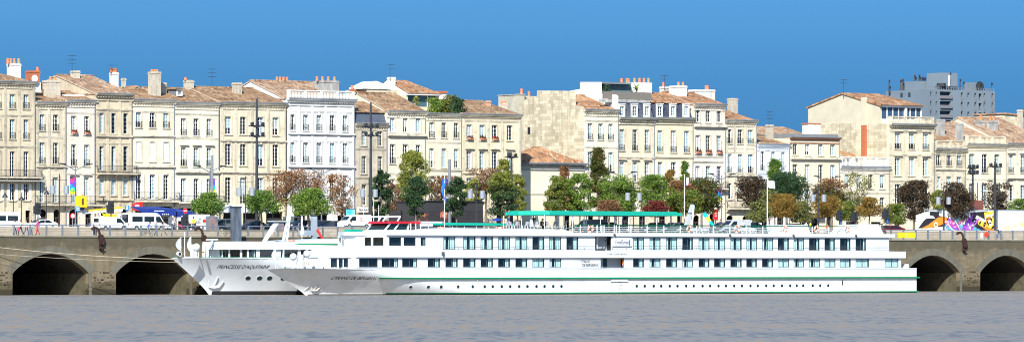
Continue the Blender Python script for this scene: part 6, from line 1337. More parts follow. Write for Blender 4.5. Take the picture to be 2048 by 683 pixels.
def person(label, px, Y, z, pose='stand', top=(.6, .6, .6), leg=(.03, .04, .07), rz=0, hair=(.03, .02, .015), sc=1.0, zoff=0):
    if pose not in PM: PM[pose] = person_mesh(pose)
    bm_, hm = PM[pose]; t = thing('person', label, 'person', (X(px, Y), Y, z), rz); t.scale = (sc, sc, sc)
    o = link('body', bm_, t, (0, 0, zoff)); h = link('hair', hm, o)
    for i, m_ in enumerate((MATS['skin'], cl('%d%d%d' % tuple(int(v*100) for v in top), top), cl('%d%d%d' % tuple(int(v*100) for v in leg), leg), cl('shoe', (.03, .025, .02)))):
        o.material_slots[i].link = 'OBJECT'; o.material_slots[i].material = m_
    h.material_slots[0].link = 'OBJECT'; h.material_slots[0].material = mat('hair_%d' % int(hair[0]*100), hair, .7)
    return t
WTE = (.7, .7, .68); NAVY = (.02, .025, .05)
person('walker in a white top and dark trousers, leftmost of the five behind the railing', 30, 1.6, GZ, 'walk', WTE, NAVY, 0, sc=1.06)
person('walker in a white jacket and black trousers, second from left of the five', 41, 1.4, GZ, 'walk2', WTE, (.015, .015, .02), 0, (.12, .06, .03), 1.08)
person('walker in a pale shirt and blue jeans, middle of the five', 53, 1.6, GZ, 'walk2', (.5, .52, .56), (.05, .08, .16), math.pi, sc=1.06)
person('walker in a light blue top with grey skirt beside the one in jeans', 62.5, 1.2, GZ, 'walk', (.4, .5, .6), (.1, .18, .18), .3, sc=1.04)
person('walker in a pink top and red trousers, rightmost of the five', 75.5, 1.5, GZ, 'walk', (.7, .02, .2), (.6, .01, .04), math.pi, sc=1.08)
hb = thing('handbag', 'pink bag carried by the second walker', 'bag', (X(36.5, 1.3), 1.25, GZ+.55)); MB().prism_xz([(-.18, 0), (.18, 0), (.13, .4), (-.13, .4)], -.06, .06).build('bag', cl('pink_bag', (.7, .05, .2)), hb); MB().torus((0, 0, .42), .1, .012, 'y', 10, 4).build('strap', cl('pink_bag', (.7, .05, .2)), hb)
def bicycle(label, px, Y, z=GZ, m_=None, rz=0):
    t = thing('bicycle', label, 'bicycle', (X(px, Y), Y, z), rz); m_ = m_ or IRON
    MB().tube((-.52, 0, .34), (-.1, 0, .3), .02).tube((-.1, 0, .3), (.4, 0, .78), .022).tube((-.1, 0, .3), (-.2, 0, .82), .02).tube((-.2, 0, .76), (.38, 0, .8), .02).tube((-.52, 0, .34), (-.2, 0, .76), .015).tube((.36, 0, .95), (.52, 0, .34), .02).build('frame', m_, t)
    MB().tube((.36, -.28, 1.0), (.36, .28, 1.0), .015).build('handlebar', IRON, t); MB().box(-.32, -.08, -.07, .07, .84, .9).build('saddle', RUB, t)
    for x_ in (-.52, .52):
        w_ = MB().torus((x_, 0, .34), .32, .022, 'y', 20, 5); 
        for i in range(8): a = i*math.pi/8; w_.tube((x_-.31*math.cos(a), 0, .34-.31*math.sin(a)), (x_+.31*math.cos(a), 0, .34+.31*math.sin(a)), .005, n=4)
        w_.build('wheel', RUB, t)
    return t
bicycle('bicycle ridden by the person in blue in front of the minibus', 295, 1.5); person('cyclist in a bright blue top in front of the minibus', 294, 1.5, GZ, 'ride', (.02, .09, .5), (.3, .3, .32), 0, zoff=-.02)
bicycle('bicycle of the dark-jacketed cyclist at the right edge', 1998, 1.6, m_=BP, rz=math.pi); person('cyclist in a dark jacket with red sleeve, in front of the hoarding', 1999, 1.6, GZ, 'ride', (.06, .03, .08), (.1, .2, .3), math.pi, zoff=-.02)
person('walker in a grey-blue shirt and jeans right of the blue cyclist', 312, 1.5, GZ, 'walk', (.2, .26, .32), (.04, .09, .18), 0, (.3, .25, .2), 1.04)
person('bare-armed walker in brown shorts and grey top below the blue awning', 327, 1.4, GZ, 'walk2', (.3, .25, .25), (.2, .17, .15), 0, (.2, .1, .05), 1.03)
bicycle('bicycle leaning inside the railing left of the dark pile', 456, 3, rz=.3); bicycle('bicycle with white frame behind the leaning white davit', 545, 3, m_=WHITE, rz=-.2)
person('rider in white helmet beside the white scooter', 343, 12.2, RZ, 'ride', (.55, .5, .5), (.05, .05, .06), 0, (.75, .75, .75), zoff=-.2)
person('rider in a pink top on the pink-red scooter', 369, 13.0, RZ, 'ride', (.65, .03, .2), (.05, .15, .45), 0, zoff=-.12)
person('person in a yellow vest right of the pink-red scooter', 387, 13.4, RZ, 'stand', (.75, .6, .02), (.05, .05, .06), 1.2)
person('dark-haired person leaning at the railing beside the hanging white flag', 597, 1.0, GZ, 'stand', (.05, .1, .14), (.02, .03, .04), -1.2)
person('worker with an orange helmet inside the yellow lift basket', 165, 28.6, Z(163, 413, 28.6), 'stand', (.6, .6, .5), (.2, .06, .03), 0, (.7, .2, .02), .92)
person('person in a white shirt walking behind the white trapezoid cover', 1612, 12, RZ, 'walk', WTE, (.15, .3, .4), 0)
person('person in a yellow-green vest near the orange lifebuoy', 1620.5, 12, RZ, 'walk2', (.4, .65, .02), (.05, .1, .1), 0)
person('person in an orange vest behind the ship railing near the trapezoid cover', 1655, 12, RZ-.3, 'stand', (.75, .12, .02), (.1, .08, .06), 1)
person('person in a dark jacket beside the red advertising column', 1441, 14, RZ+.2, 'stand', (.04, .05, .08), (.03, .03, .04), 0)
person('person with a straw-coloured hat between the silver van and the blue car', 1486, 14, RZ+.15, 'stand', (.6, .55, .4), (.1, .1, .1), 0, (.5, .35, .12))
person('person in a pale top sitting in the doorway left of the white delivery van', 672, 30, RZ, 'sit', (.6, .3, .25), (.1, .1, .1), 0, zoff=-.4)
# ================================================================ the two river cruise ships
SHW = mat('ship_white_paint', (.6, .63, .635), .35, (.5, .535, .545), .22, .35, spec=.4, stretch=(1, 1, .35))
HULLW = mat('ship_hull_paint', (.66, .68, .68), .34, (.57, .58, .57), .8, .42, stretch=(1, 1, .2), spec=.4, col3=(.64, .66, .66))
SGRN = mat('ship_green', (.0, .19, .07), .4); TEAL = mat('awning_teal', (.0, .33, .24), .7, (.0, .28, .2), .6, .5); SRED = mat('ship_red', (.55, .01, .02), .4)
AQC = mat('aqua_curtain', (.5, .62, .62), .9, (.8, .86, .85), 5, .5, stretch=(3, 1, .05)); SFR = mat('ship_window_frame', (.06, .07, .08), .4)
SGL = glass_mat('ship_glass', (.7, .82, .82), .09, .03); SHBK = mat('black_antifouling', (.012, .012, .014), .7); DGR = mat('dark_green_rail', (.0, .07, .035), .5)
SDK = mat('ship_deck', (.3, .33, .31), .8); GREYP = mat('grey_panel', (.28, .3, .33), .6); LBO = mat('lifebuoy_orange', (.8, .13, .03), .5); LBW = mat('lifebuoy_white', (.75, .75, .72), .5)
TINT = mat('tinted_glass', (.01, .03, .035), .06)
class Hull:
    def __init__(s, YC, B, xt, xw, xe, zt, L0, L1): s.YC, s.B, s.xt, s.xw, s.xe, s.zt, s.L0, s.L1 = YC, B, xt, xw, xe, zt, L0, L1
    def v(s, z): return min(1, max(0, z/s.zt))
    def stem(s, z): return s.xw+(s.xt-s.xw)*s.v(z)**1.15
    def hb(s, x, z):
        Lz = s.L0+(s.L1-s.L0)*s.v(z)**.8; q = min(1, max(0, (x-s.stem(z))/Lz)); return s.B*(1-(1-q)**(2.0+.5*s.v(z)))
    def mesh(s):
        zs = [-.6]+[s.zt*i/10 for i in range(11)]; ns = 46; mb = MB(); g = {}
        for j, z in enumerate(zs):
            for i in range(ns+1):
                x = s.stem(z)+(s.xe-s.stem(z))*(i/ns)**2.2; b_ = s.hb(x, z)
                for sd in (-1, 1): g[(i, j, sd)] = len(mb.v); mb.v.append((x, s.YC+sd*b_, z))
        for j in range(len(zs)-1):
            for i in range(ns):
                a = [g[(i, j, -1)], g[(i+1, j, -1)], g[(i+1, j+1, -1)], g[(i, j+1, -1)]]; b_ = [g[(i, j, 1)], g[(i, j+1, 1)], g[(i+1, j+1, 1)], g[(i+1, j, 1)]]
                mb.f += [tuple(a), tuple(b_)]; mb.m += [0, 0]
            mb.quad(*[mb.v[g[k_]] for k_ in ((ns, j, -1), (ns, j, 1), (ns, j+1, 1), (ns, j+1, -1))], 0)
        J = len(zs)-1
        for i in range(ns): mb.quad(*[mb.v[g[k_]] for k_ in ((i, J, -1), (i+1, J, -1), (i+1, J, 1), (i, J, 1))], 1)
        return mb
    def xat(s, px, z):                                    # x on the near hull side seen at pixel px
        lo, hi = s.stem(z), s.xe
        for _ in range(40):
            m_ = (lo+hi)/2; y = s.YC-s.hb(m_, z); q = 1024+F*(CS*(m_-CX)-SN*(y-CY))/(SN*(m_-CX)+CS*(y-CY))
            if q < px: lo = m_
            else: hi = m_
        return lo
    def rot(s, x, z):
        dx = (s.hb(x+.2, z)-s.hb(x-.2, z))/.4; dz = (s.hb(x, z+.2)-s.hb(x, z-.2))/.4
        return Vector((dx, 1, -dz*-1)).normalized() if False else Vector((-dx, -1, -dz)).normalized()
    def strip(s, x0, x1, z0, z1, off, mb, n_=60, rise=0):
        for i in range(n_):
            a, b_ = x0+(x1-x0)*(i/n_), x0+(x1-x0)*((i+1)/n_); r0, r1 = 0, 0
            for sd in (-1, 1):
                f = lambda x, z, o: (x, s.YC+sd*(s.hb(x, z)+o), z)
                q = [f(a, z0, off), f(b_, z0, off), f(b_, z1, off), f(a, z1, off)]; mb.poly(q if sd < 0 else q[::-1])
                t_ = [f(a, z1, off), f(b_, z1, off), f(b_, z1, -.02), f(a, z1, -.02)]; mb.poly(t_ if sd < 0 else t_[::-1])
                u_ = [f(a, z0, -.02), f(b_, z0, -.02), f(b_, z0, off), f(a, z0, off)]; mb.poly(u_ if sd < 0 else u_[::-1])
        return mb
def shipwin(w, h, var):
    key = ('sw', round(w, 2), round(h, 2), var)
    if key in CACHE: return CACHE[key]
    f = MB(); t = .045
    f.box(0, t, -.03, .05, 0, h).box(w-t, w, -.03, .05, 0, h).box(t, w-t, -.03, .05, h-t, h).box(t, w-t, -.03, .05, 0, t)
    if var != 6: f.box(w/2-.03, w/2+.03, -.02, .04, t, h-t)
    f.quad((0, .55, 0), (w, .55, 0), (w, .55, h), (0, .55, h), 1).quad((0, .05, h), (w, .05, h), (w, .55, h), (0, .55, h), 1).quad((0, .05, 0), (0, .05, h), (0, .55, h), (0, .55, 0), 1).quad((w, .05, 0), (w, .55, 0), (w, .55, h), (w, .05, h), 1)
    def cur(a, b_):
        n_ = max(2, int((b_-a)/.12))
        for i in range(n_):
            x0, x1 = a+(b_-a)*i/n_, a+(b_-a)*(i+1)/n_; y0, y1 = (.12, .2) if i % 2 else (.2, .12); f.quad((x0, y0, .02), (x1, y1, .02), (x1, y1, h), (x0, y0, h), 2)
    if var == 0: cur(.05, w*.4); cur(w*.6, w-.05)
    if var == 1: cur(w*.68, w-.05)
    if var == 2: cur(.05, w-.05)
    if var == 3: cur(.05, w*.3); cur(w*.5, w-.05)
    if var == 4: cur(w*.82, w-.05)
    g_ = MB().quad((t, .012, t), (w-t, .012, t), (w-t, .012, h-t), (t, .012, h-t)).mesh('pane', SGL)
    CACHE[key] = (f.mesh('window', [SFR, DARKIN, AQC]), g_); return CACHE[key]
def lifebuoy(label, x, y, z, flat=False, col2=LBW, R_=.38):
    t = thing('lifebuoy', label, 'lifebuoy', (x, y, z), group='orange lifebuoys on the ships')
    MB().torus((0, 0, 0), R_, .1, 'z' if flat else 'y', 24, 8, 0, 1).build('ring', [LBO, col2], t)
    r_ = MB(); n_ = 16
    for i in range(n_):
        a, b_ = 2*math.pi*i/n_, 2*math.pi*(i+1)/n_; q = R_+.13; P_ = lambda a_: (q*math.cos(a_), q*math.sin(a_), .02) if flat else (q*math.cos(a_), -.02, q*math.sin(a_)); r_.tube(P_(a), P_(b_), .012, n=4)
    r_.build('grab_rope', LBW, t); return t
def ring_pts(): pass
def angled_wall(pa, pb, z0, z1, holes_u, rev=.1):        # plan points pa -> pb, holes given as (u0,u1,z0,z1)
    pa, pb = Vector(pa), Vector(pb); d = (pb-pa); Lw = d.length; d.normalize(); nrm = Vector((-d.y, d.x)); mb = MB()
    holed_wall(mb, 0, Lw, z0, z1, holes_u, 0, rev); mb.v = [(pa.x+d.x*x+nrm.x*y, pa.y+d.y*x+nrm.y*y, z) for x, y, z in mb.v]
    return mb, d, Lw
def mirror(mb, yc): mb.v = [(x, 2*yc-y, z) for x, y, z in mb.v]; mb.f = [tuple(reversed(f)) for f in mb.f]; return mb
def u_at(pa, d, px):                                     # distance along the angled wall seen at pixel px
    lo, hi = -5.0, 30.0
    for _ in range(40):
        m_ = (lo+hi)/2; x, y = pa[0]+d.x*m_, pa[1]+d.y*m_; q = 1024+F*(CS*(x-CX)-SN*(y-CY))/(SN*(x-CX)+CS*(y-CY))
        if q < px: lo = m_
        else: hi = m_
    return lo
def front(owner, build, yc, pa, pb, z0, z1, panes, zp0, zp1, OXY, name):
    d = (Vector(pb)-Vector(pa)).normalized(); hu = [(u_at(pa, d, a), u_at(pa, d, b_), zp0, zp1) for a, b_ in panes]
    build(angled_wall(pa, pb, z0, z1, hu)[0], name, SHW); build(mirror(angled_wall(pa, pb, z0, z1, hu)[0], yc), name, SHW)
    build(MB().quad((pa[0], 2*yc-pa[1], z0), (pa[0], pa[1], z0), (pa[0], pa[1], z1), (pa[0], 2*yc-pa[1], z1)), name, SHW)
    for h in hu:
        fm, gm2 = shipwin(h[1]-h[0], h[3]-h[2], 6); a = math.atan2(d.y, d.x); nx, ny = -d.y*.05, d.x*.05
        for sd in (1,):
            o = link('window', fm, owner, (pa[0]+d.x*h[0]+nx-OXY[0], pa[1]+d.y*h[0]+ny-OXY[1], h[2]), a); link('pane', gm2, o)
# ---------------- front ship
YO, YI, YC = -24.5, -13.1, -18.8
XS = lambda p_: X(p_, YO)
ZS = lambda y, p_=900: Z(p_, y, YO)
cy = thing('river_cruise_ship', 'long white three-deck river cruise ship with green stripes lying in front, lettered CYRANO DE BERGERAC', 'cruise ship', (XS(560), YC, 0))
OX = XS(560)
def CB(mb, name, m_, parent=None, smooth=False):
    mb.v = [(v[0]-OX, v[1]-YC, v[2]) for v in mb.v]; return mb.build(name, m_, parent or cy, smooth)
hull = Hull(YC, 5.7, X(530, YC), X(610, YC), XS(1833), ZS(536), 27, 12.5)
CB(hull.mesh(), 'hull', [HULLW, SDK], smooth=True)
def port_at(h_, owner, OXY, px, z, pm1, pm2):
    x = h_.xat(px, z); nrm = h_.rot(x, z); nrm.z *= -1; nrm = Vector((nrm.x, nrm.y, -abs(nrm.z))); o = link('porthole', pm1, owner, (x-OXY[0], -h_.hb(x, z), z)); o.rotation_euler = nrm.to_track_quat('-Y', 'Z').to_euler(); link('pane', pm2, o)
zD = ZS(536)
CB(hull.strip(hull.stem(zD)+.15, hull.xe, zD-.12, zD+.03, .06, MB()), 'gunwale', SHW)
gs = MB(); hull.strip(hull.xat(756, 2.1), hull.xe+.35, 2.02, 2.2, .32, gs, 70); CB(gs, 'green_strake', SGRN)
gs = MB(); hull.strip(hull.xat(772, .2), hull.xe+.3, .13, .27, .03, gs, 70); CB(gs, 'green_waterline_stripe', SGRN)
CB(hull.strip(hull.xw+.3, hull.xe, -.2, .12, .012, MB(), 70), 'boot_top', SHBK)
MBq = MB().box(hull.xe-.02, hull.xe+.5, YC-5.7, YC+5.7, 2.0, 2.18).box(hull.xe-.02, hull.xe+.4, YC-5.7, YC+5.7, .1, .3); CB(MBq, 'stern_fender', SGRN)
for p_ in (821, 856.4, 882, 916, 945, 969, 985, 1003, 1020, 1038, 1054.5, 1072.6, 1088.7, 1106, 1122.5, 1273, 1289, 1307, 1322, 1339, 1354.6, 1372, 1387, 1404.7, 1419.7, 1436.6, 1451.6, 1468, 1483.5, 1500.5, 1515, 1532, 1547, 1563.5, 1580, 1593, 1606, 1625, 1640, 1656):
    if 'port' not in CACHE: CACHE['port'] = (MB().lathe((0, 0, 0), [(.24, .04), (.24, -.025), (.2, -.035)], 16, axis='y').mesh('porthole', SHW), MB().lathe((0, 0, 0), [(.2, -.037), (.2, -.04)], 16, axis='y').mesh('pane', TINT))
    port_at(hull, cy, (OX, 0), p_, 1.05, *CACHE['port'])
DK1, B1T, DK2, R0, R1, RT = ZS(535), ZS(514), ZS(500), ZS(470), ZS(463), ZS(456)
yw = YO+.3
# lower cabin walls
low = [(807, 836), (858, 883), (893.6, 918.5), (929, 954), (964, 989), (999, 1023), (1033.6, 1057.6), (1067.6, 1091.6), (1102, 1125.6), (1269, 1291), (1302, 1324), (1335, 1357.5), (1367.5, 1389), (1400, 1422), (1431, 1453.6), (1463.6, 1486.5), (1495.5, 1517), (1527, 1549.5), (1558.5, 1581), (1590, 1611), (1621, 1643), (1652, 1674), (1683, 1704.5), (1714, 1741), (1773, 1800)]
lounge = [(721, 758), (766, 799)]
lv = [4, 1, 1, 1, 1, 1, 1, 2, 3, 1, 3, 1, 3, 1, 1, 1, 1, 1, 2, 3, 3, 2, 2, 2, 2]
low[0] = (807, 837)
upp = [(889.5, 913.5), (929, 954), (964, 989), (999, 1023), (1033.6, 1057.6), (1067.6, 1091.6), (1101, 1125), (1135.6, 1159.5), (1269, 1291), (1302, 1324), (1335, 1357.5), (1367.5, 1389), (1400, 1422), (1431, 1453.6), (1463.6, 1486.5), (1495.5, 1517), (1527, 1549.5), (1558.5, 1581), (1590, 1611), (1621, 1642), (1652, 1673), (1683, 1704), (1714, 1735)]
uv = [3, 0, 0, 0, 0, 1, 0, 1, 0, 0, 3, 4, 0, 0, 0, 0, 3, 1, 0, 4, 1, 4, 4]
bridge = [(781, 805), (810, 834), (844, 854)]
H1 = [(XS(a), XS(b_), DK1+.06, B1T-.12) for a, b_ in low+lounge]; H2 = [(XS(a), XS(b_), DK2+.12, R0-.14) for a, b_ in upp]; H3 = [(XS(a), XS(b_), ZS(491), ZS(474)) for a, b_ in bridge]
GA1, GA2 = (XS(1204), XS(1254), DK1-.1, B1T), (XS(1193), XS(1225.5), DK2+.05, R0-.02)
for side in (-1, 1):
    mb = MB(); yy = yw
    holed_wall(mb, XS(712), XS(1805), DK1-.06, B1T, H1+([GA1] if side < 0 else []), yy, .12)
    if side > 0:
        mb.v = [(x, 2*YC-y, z) for x, y, z in mb.v]; mb.f = [tuple(reversed(f)) for f in mb.f]
    else: mb.quad((XS(1805), yw, DK1), (XS(1805), 2*YC-yw, DK1), (XS(1805), 2*YC-yw, B1T), (XS(1805), yw, B1T))
    CB(mb, 'lower_deck_wall', SHW)
    mb = MB(); holed_wall(mb, XS(772), XS(1781), B1T+.1, R0, H2+H3+([GA2] if side < 0 else []), yw, .12)
    if side > 0:
        mb.v = [(x, 2*YC-y, z) for x, y, z in mb.v]; mb.f = [tuple(reversed(f)) for f in mb.f]
    else: mb.quad((XS(1781), yw, DK2), (XS(1781), 2*YC-yw, DK2), (XS(1781), 2*YC-yw, R0), (XS(1781), yw, R0))
    CB(mb, 'upper_deck_wall', SHW)
front(cy, CB, YC, (XS(676), YC-1.3), (XS(712), yw), DK1-.06, B1T, [(661, 674), (677, 685.5), (687, 696)], DK1+.06, B1T-.12, (OX, YC), 'lounge_front')
front(cy, CB, YC, (XS(752), YC-1.2), (XS(772), yw), ZS(494), R0, [(729, 742), (746, 767)], ZS(491), ZS(474), (OX, YC), 'bridge_front')
for hs_, vs_ in ((H1, lv+[5, 4]), (H2, uv), (H3, [6, 6, 4])):
    for h, v_ in zip(hs_, vs_):
        fm, gm2 = shipwin(h[1]-h[0], h[3]-h[2], v_); o = link('window', fm, cy, (h[0]-OX, yw+.06-YC, h[2])); link('pane', gm2, o)
CB(MB().box(XS(718), XS(1800), YO+1.4, YO+1.5, DK1, B1T).box(XS(782), XS(1778), YO+1.4, YO+1.5, DK2, R0), 'inner_bulkhead', DARKIN)
# boarding recesses
CB(MB().quad((GA1[0], yw+1.0, GA1[2]), (GA1[1], yw+1.0, GA1[2]), (GA1[1], yw+1.0, GA1[3]), (GA1[0], yw+1.0, GA1[3])).quad((GA2[0], yw+1.0, GA2[2]), (GA2[1], yw+1.0, GA2[2]), (GA2[1], yw+1.0, GA2[3]), (GA2[0], yw+1.0, GA2[3])), 'recess_panel', GREYP)
CB(MB().box(XS(1204), XS(1213), yw+.9, yw+.97, DK1, B1T-.1).box(XS(1215), XS(1225), yw+.9, yw+.97, DK1, B1T-.1).box(XS(1194), XS(1203), yw+.9, yw+.97, DK2, R0-.1), 'door', TINT)
CB(MB().box(XS(1213), XS(1215), yw+.8, yw+.9, DK1, B1T-.1).box(XS(1203), XS(1206), yw+.8, yw+.9, DK2, R0-.1), 'door_frame', SHW)
CB(MB().tube((XS(1209), yw+.4, DK2+.1), (XS(1222), yw+.5, R0-.2), .07).box(XS(1193), XS(1212), yw-.05, yw+.3, DK2-.05, DK2+.25), 'stair', SFR)
CB(MB().poly([(XS(1250), yw+.01, DK1), (XS(1254), yw+.01, DK1), (XS(1254), yw+.01, B1T), (XS(1256), yw+.01, B1T-.0)][:3]+[(XS(1258)-.6, yw+.01, B1T)]), 'recess_wing', SHW)
# decks between storeys (bands), roof slabs
def taper(mb, xf, xb, z0, z1, yo, nose=2.2, front_in=2.0):   # slab with a cut-back nose
    P_ = [(xf, YC-5.7+front_in), (xf+nose, yo), (xb, yo), (xb, 2*YC-yo), (xf+nose, 2*YC-yo), (xf, YC+5.7-front_in)]; return mb.prism_xy(P_, z0, z1)
mb = MB(); mb.box(XS(884), XS(1812), YO+.02, 2*YC-YO-.02, B1T, DK2); CB(mb, 'mid_deck_band', SHW)
# sloping front roof of the lounge
xa0, xa1, xa2 = XS(674), XS(745), XS(886); z0_, z1_ = B1T, ZS(493)
P0 = [(xa0, 1.2), (xa0+.5, 1.9), (XS(690), 3.6), (XS(700), 4.7), (XS(714), 5.6), (xa1, 5.66), (xa2, 5.66)]
zt1 = lambda x: min(z1_, z0_+.12+(z1_-z0_-.12)*max(0, (x-xa0)/(xa1-xa0)))
mb = MB()
for (a, ya), (b_, yb) in zip(P0, P0[1:]):
    mb.quad((a, YC-ya, z0_), (b_, YC-yb, z0_), (b_, YC-yb, zt1(b_)), (a, YC-ya, zt1(a))).quad((a, YC-ya, zt1(a)), (b_, YC-yb, zt1(b_)), (b_, YC+yb, zt1(b_)), (a, YC+ya, zt1(a))).quad((a, YC+ya, z0_), (b_, YC+yb, z0_), (b_, YC-yb, z0_), (a, YC-ya, z0_)).quad((a, YC+ya, zt1(a)), (b_, YC+yb, zt1(b_)), (b_, YC+yb, z0_), (a, YC+ya, z0_))
mb.quad((xa0, YC+1.2, z0_), (xa0, YC-1.2, z0_), (xa0, YC-1.2, z0_+.12), (xa0, YC+1.2, z0_+.12)).quad((xa2, YC-5.66, z0_), (xa2, YC+5.66, z0_), (xa2, YC+5.66, z1_), (xa2, YC-5.66, z1_)); CB(mb, 'lounge_roof', SHW)
xb_ = XS(716)
CB(MB().box(xb_, XS(884), YO-.02, YO+.0, B1T-.03, B1T+.05), 'drip_edge', GREYP)

mb = MB(); mb.prism_xy([(XS(746), YC-1), (XS(775), YO), (XS(1790), YO), (XS(1790), 2*YC-YO), (XS(775), 2*YC-YO), (XS(746), YC+1)], R0, R1); CB(mb, 'roof_slab', SHW)
CB(MB().box(XS(777), XS(1788), YO-.012, YO+.0, R0-.04, R0+.03).box(XS(890), XS(1810), YO+.008, YO+.02, B1T-.04, B1T+.03), 'grey_edge_strip', GREYP)  # thin grey strips along the lower edges of roof slab and mid deck
pr = [(XS(826), R1), (XS(1150), R1), (XS(1128), RT-.05), (XS(900), RT+.05), (XS(875), RT)]
mb = MB(); mb.prism_xz(pr, YO+.15, YI-.15); CB(mb, 'raised_roof', SHW)
SKY_ = ZS(465)
# french balcony rails and handrails
mb = MB()
for z in (DK2+.38, DK2+.6): mb.box(XS(889), XS(1781), YO+.08, YO+.1, z, z+.035)
CB(mb, 'handrail', SFR)
mb = MB().box(XS(858), XS(1805), YO+.12, YO+.15, DK1+.12, DK1+.155).box(XS(714), XS(857), YO+.12, YO+.15, DK1+.12, DK1+.155); CB(mb, 'lower_handrail', GREYP)
pm_ = MB().box(-.015, .015, 0, .03, 0, .6).mesh('rail_post', GREYP)
for i in range(32): link('rail_post', pm_, cy, (XS(889+i*28)-OX, YO+.1-YC, DK2))
# wheelhouse
WZ0, WZ1 = ZS(461), ZS(446.5)
YW2 = YC-2.0; XW = lambda p_: X(p_, YW2)
w_o = CB(MB().prism_xz([(XW(768), WZ0), (XW(818), WZ0), (XW(818), WZ1), (XW(780), WZ1)], YW2, YC+2), 'wheelhouse', TINT)
for yy_ in (YW2-.05, YC+2.05):
    for a, b_ in ((768, 780), (787, 797), (814, 817)): CB(MB().tube((XW(a), yy_, WZ0), (XW(b_), yy_, WZ1), .13, n=4), 'wheelhouse_pillar', SHW, w_o)
CB(MB().box(XW(768)-.1, XW(819), YW2-.1, YC+2.1, WZ0-.3, WZ0+.12), 'wheelhouse_coaming', SHW)
CB(MB().prism_xz([(XW(778)-.4, WZ1), (XW(838), WZ1), (XW(838), WZ1+.26), (XW(778)-.1, WZ1+.28)], YW2-.4, YC+2.4), 'wheelhouse_roof', SRED)
CB(MB().box(XW(838)+.01, XW(882), YW2-.3, YC+2.3, WZ1+.1, WZ1+.3).box(XW(838)+.01, XW(864), YW2-.2, YC+2.2, WZ1-.3, WZ1+.1), 'aft_canopy', SHW)
for yy_ in (YW2-.2, YC+2.2): CB(MB().path([(XW(764), yy_, ZS(442)), (XW(772), yy_, ZS(433)), (XW(799), yy_, ZS(432.5)), (XW(793), yy_, ZS(442))], .11), 'radar_arch', SHW)
CB(MB().tube((XW(772), YW2-.2, ZS(433)), (XW(772), YC+2.2, ZS(433)), .1), 'radar_arch_bar', SHW)
for p_, y in ((760, 412), (780, 396), (790, 410)): CB(MB().tube((XS(p_), YC-2, ZS(442)), (XS(p_), YC-2, ZS(y)), .045, .03), 'whip_aerial', SHW)
for i in range(3): CB(MB().box(XS(840+i*10), XS(840+i*10)+.08, YC-3.6, YC-3.5, RT-.3, ZS(446)), 'canopy_post', SHW)
CB(MB().sphere((X(738, YC-2), YC-2.0, ZS(466)), .36, 12), 'side_lamp', SHW, smooth=True)
CB(MB().box(XS(883), XS(887), YO-.25, YO-.0, ZS(509), ZS(503)).tube((XS(885), YO-.2, ZS(513)), (XS(885), YO-.2, ZS(509)), .08), 'floodlamp', SFR)
for p_ in (1228, 1459, 1586, 1711): CB(MB().sphere((XS(p_), YO-.1, ZS(466.5)), .16, 8).tube((XS(p_), YO-.1, ZS(467)), (XS(p_)+.3, YO-.02, ZS(470)), .05), 'floodlamp', SFR)
# sun deck railing
rl2 = CB(MB().box(XS(1150), XS(1716), YO+.12, YO+.2, R1+.94, R1+1.06), 'deck_railing', DGR)
mb = MB()
for z in (.2, .45, .7): mb.box(XS(1143), XS(1716), YO+.14, YO+.18, R1+z, R1+z+.045)
CB(mb, 'rail_bar', SHW, rl2)
ps = MB().box(-.06, .06, 0, .08, 0, .98).mesh('rail_post', SHW)
for p_ in [1162, 1178, 1187, 1195.5, 1205, 1209.5, 1230, 1234]+[1263+i*33 for i in range(13)]+[1240, 1480, 1546, 1694]: link('rail_post', ps, rl2, (XS(p_)-OX, YO+.11-YC, R1))
mb = MB()
for z in (.2, .45, .7, .95): mb.box(XS(1150), XS(1716), YI-.2, YI-.16, R1+z, R1+z+.06)
CB(mb, 'far_railing', DGR)
CB(MB().tube((XS(1140), YO+.15, R1+.5), (XS(1162), YO+.15, R1+1.0), .05), 'railing_end', DGR, rl2)
# trapezoid covers
XK = lambda p_: X(p_, YC-4)
CB(MB().prism_xz([(XK(1713), R1), (XK(1768), R1), (XK(1757), Z(1750, 447.5, YC-4)), (XK(1735), Z(1750, 448, YC-4))], YC-4, YC+2), 'stern_cover', SHW)
for i in range(5): CB(MB().box(XK(1760+i*1.6), XK(1760+i*1.6)+.3, YC-4.3, YC-4.0, R1+1.25-i*.26, R1+1.45-i*.26), 'step', SFR)
CB(MB().prism_xz([(XK(1584), R1), (XK(1617), R1), (XK(1610), Z(1600, 449, YC-4)), (XK(1578), Z(1600, 449, YC-4))], YC-4.5, YC+1), 'skylight_cover', mat('pale_cover', (.62, .72, .74), .5))
# awning on posts
za, zb = Z(1190, 430, YO+.8), Z(1190, 421.5, YO+.8)
ax0, ax1 = XS(1010), XS(1372); mb = MB(); at_ = X(1010, YC+1.5); an_ = X(1012, YI-.8); mb.prism_xy([(at_, YC-1.5), (an_, YO+.8), (ax1, YO+.8), (ax1+.3, YC), (ax1, YI-.8), (an_, YI-.8), (at_, YC+1.5)], za, zb-.15); mb.prism_xy([(at_+.5, YC-1), (an_+.4, YO+1.5), (ax1-.4, YO+1.5), (ax1-.4, YI-1.5), (an_+.4, YI-1.5), (at_+.5, YC+1)], zb-.15, zb); CB(mb, 'sun_awning', TEAL)
for i, p_ in enumerate(range(1015, 1372, 28)):
    for yy in ((YO+1.1, YI-1.1) if p_ > 1095 else (YC-1.3, YC+1.3) if 1034 < p_ < 1080 else (YC+1.3,) if p_ < 1034 else ()):
        zb_ = RT if p_ < 1135 else R1; px_ = X(p_, yy) if p_ < 1095 else XS(p_); CB(MB().tube((px_, yy, zb_), (px_, yy, za), .045, n=5), 'awning_post', SHW if i % 2 else SFR)
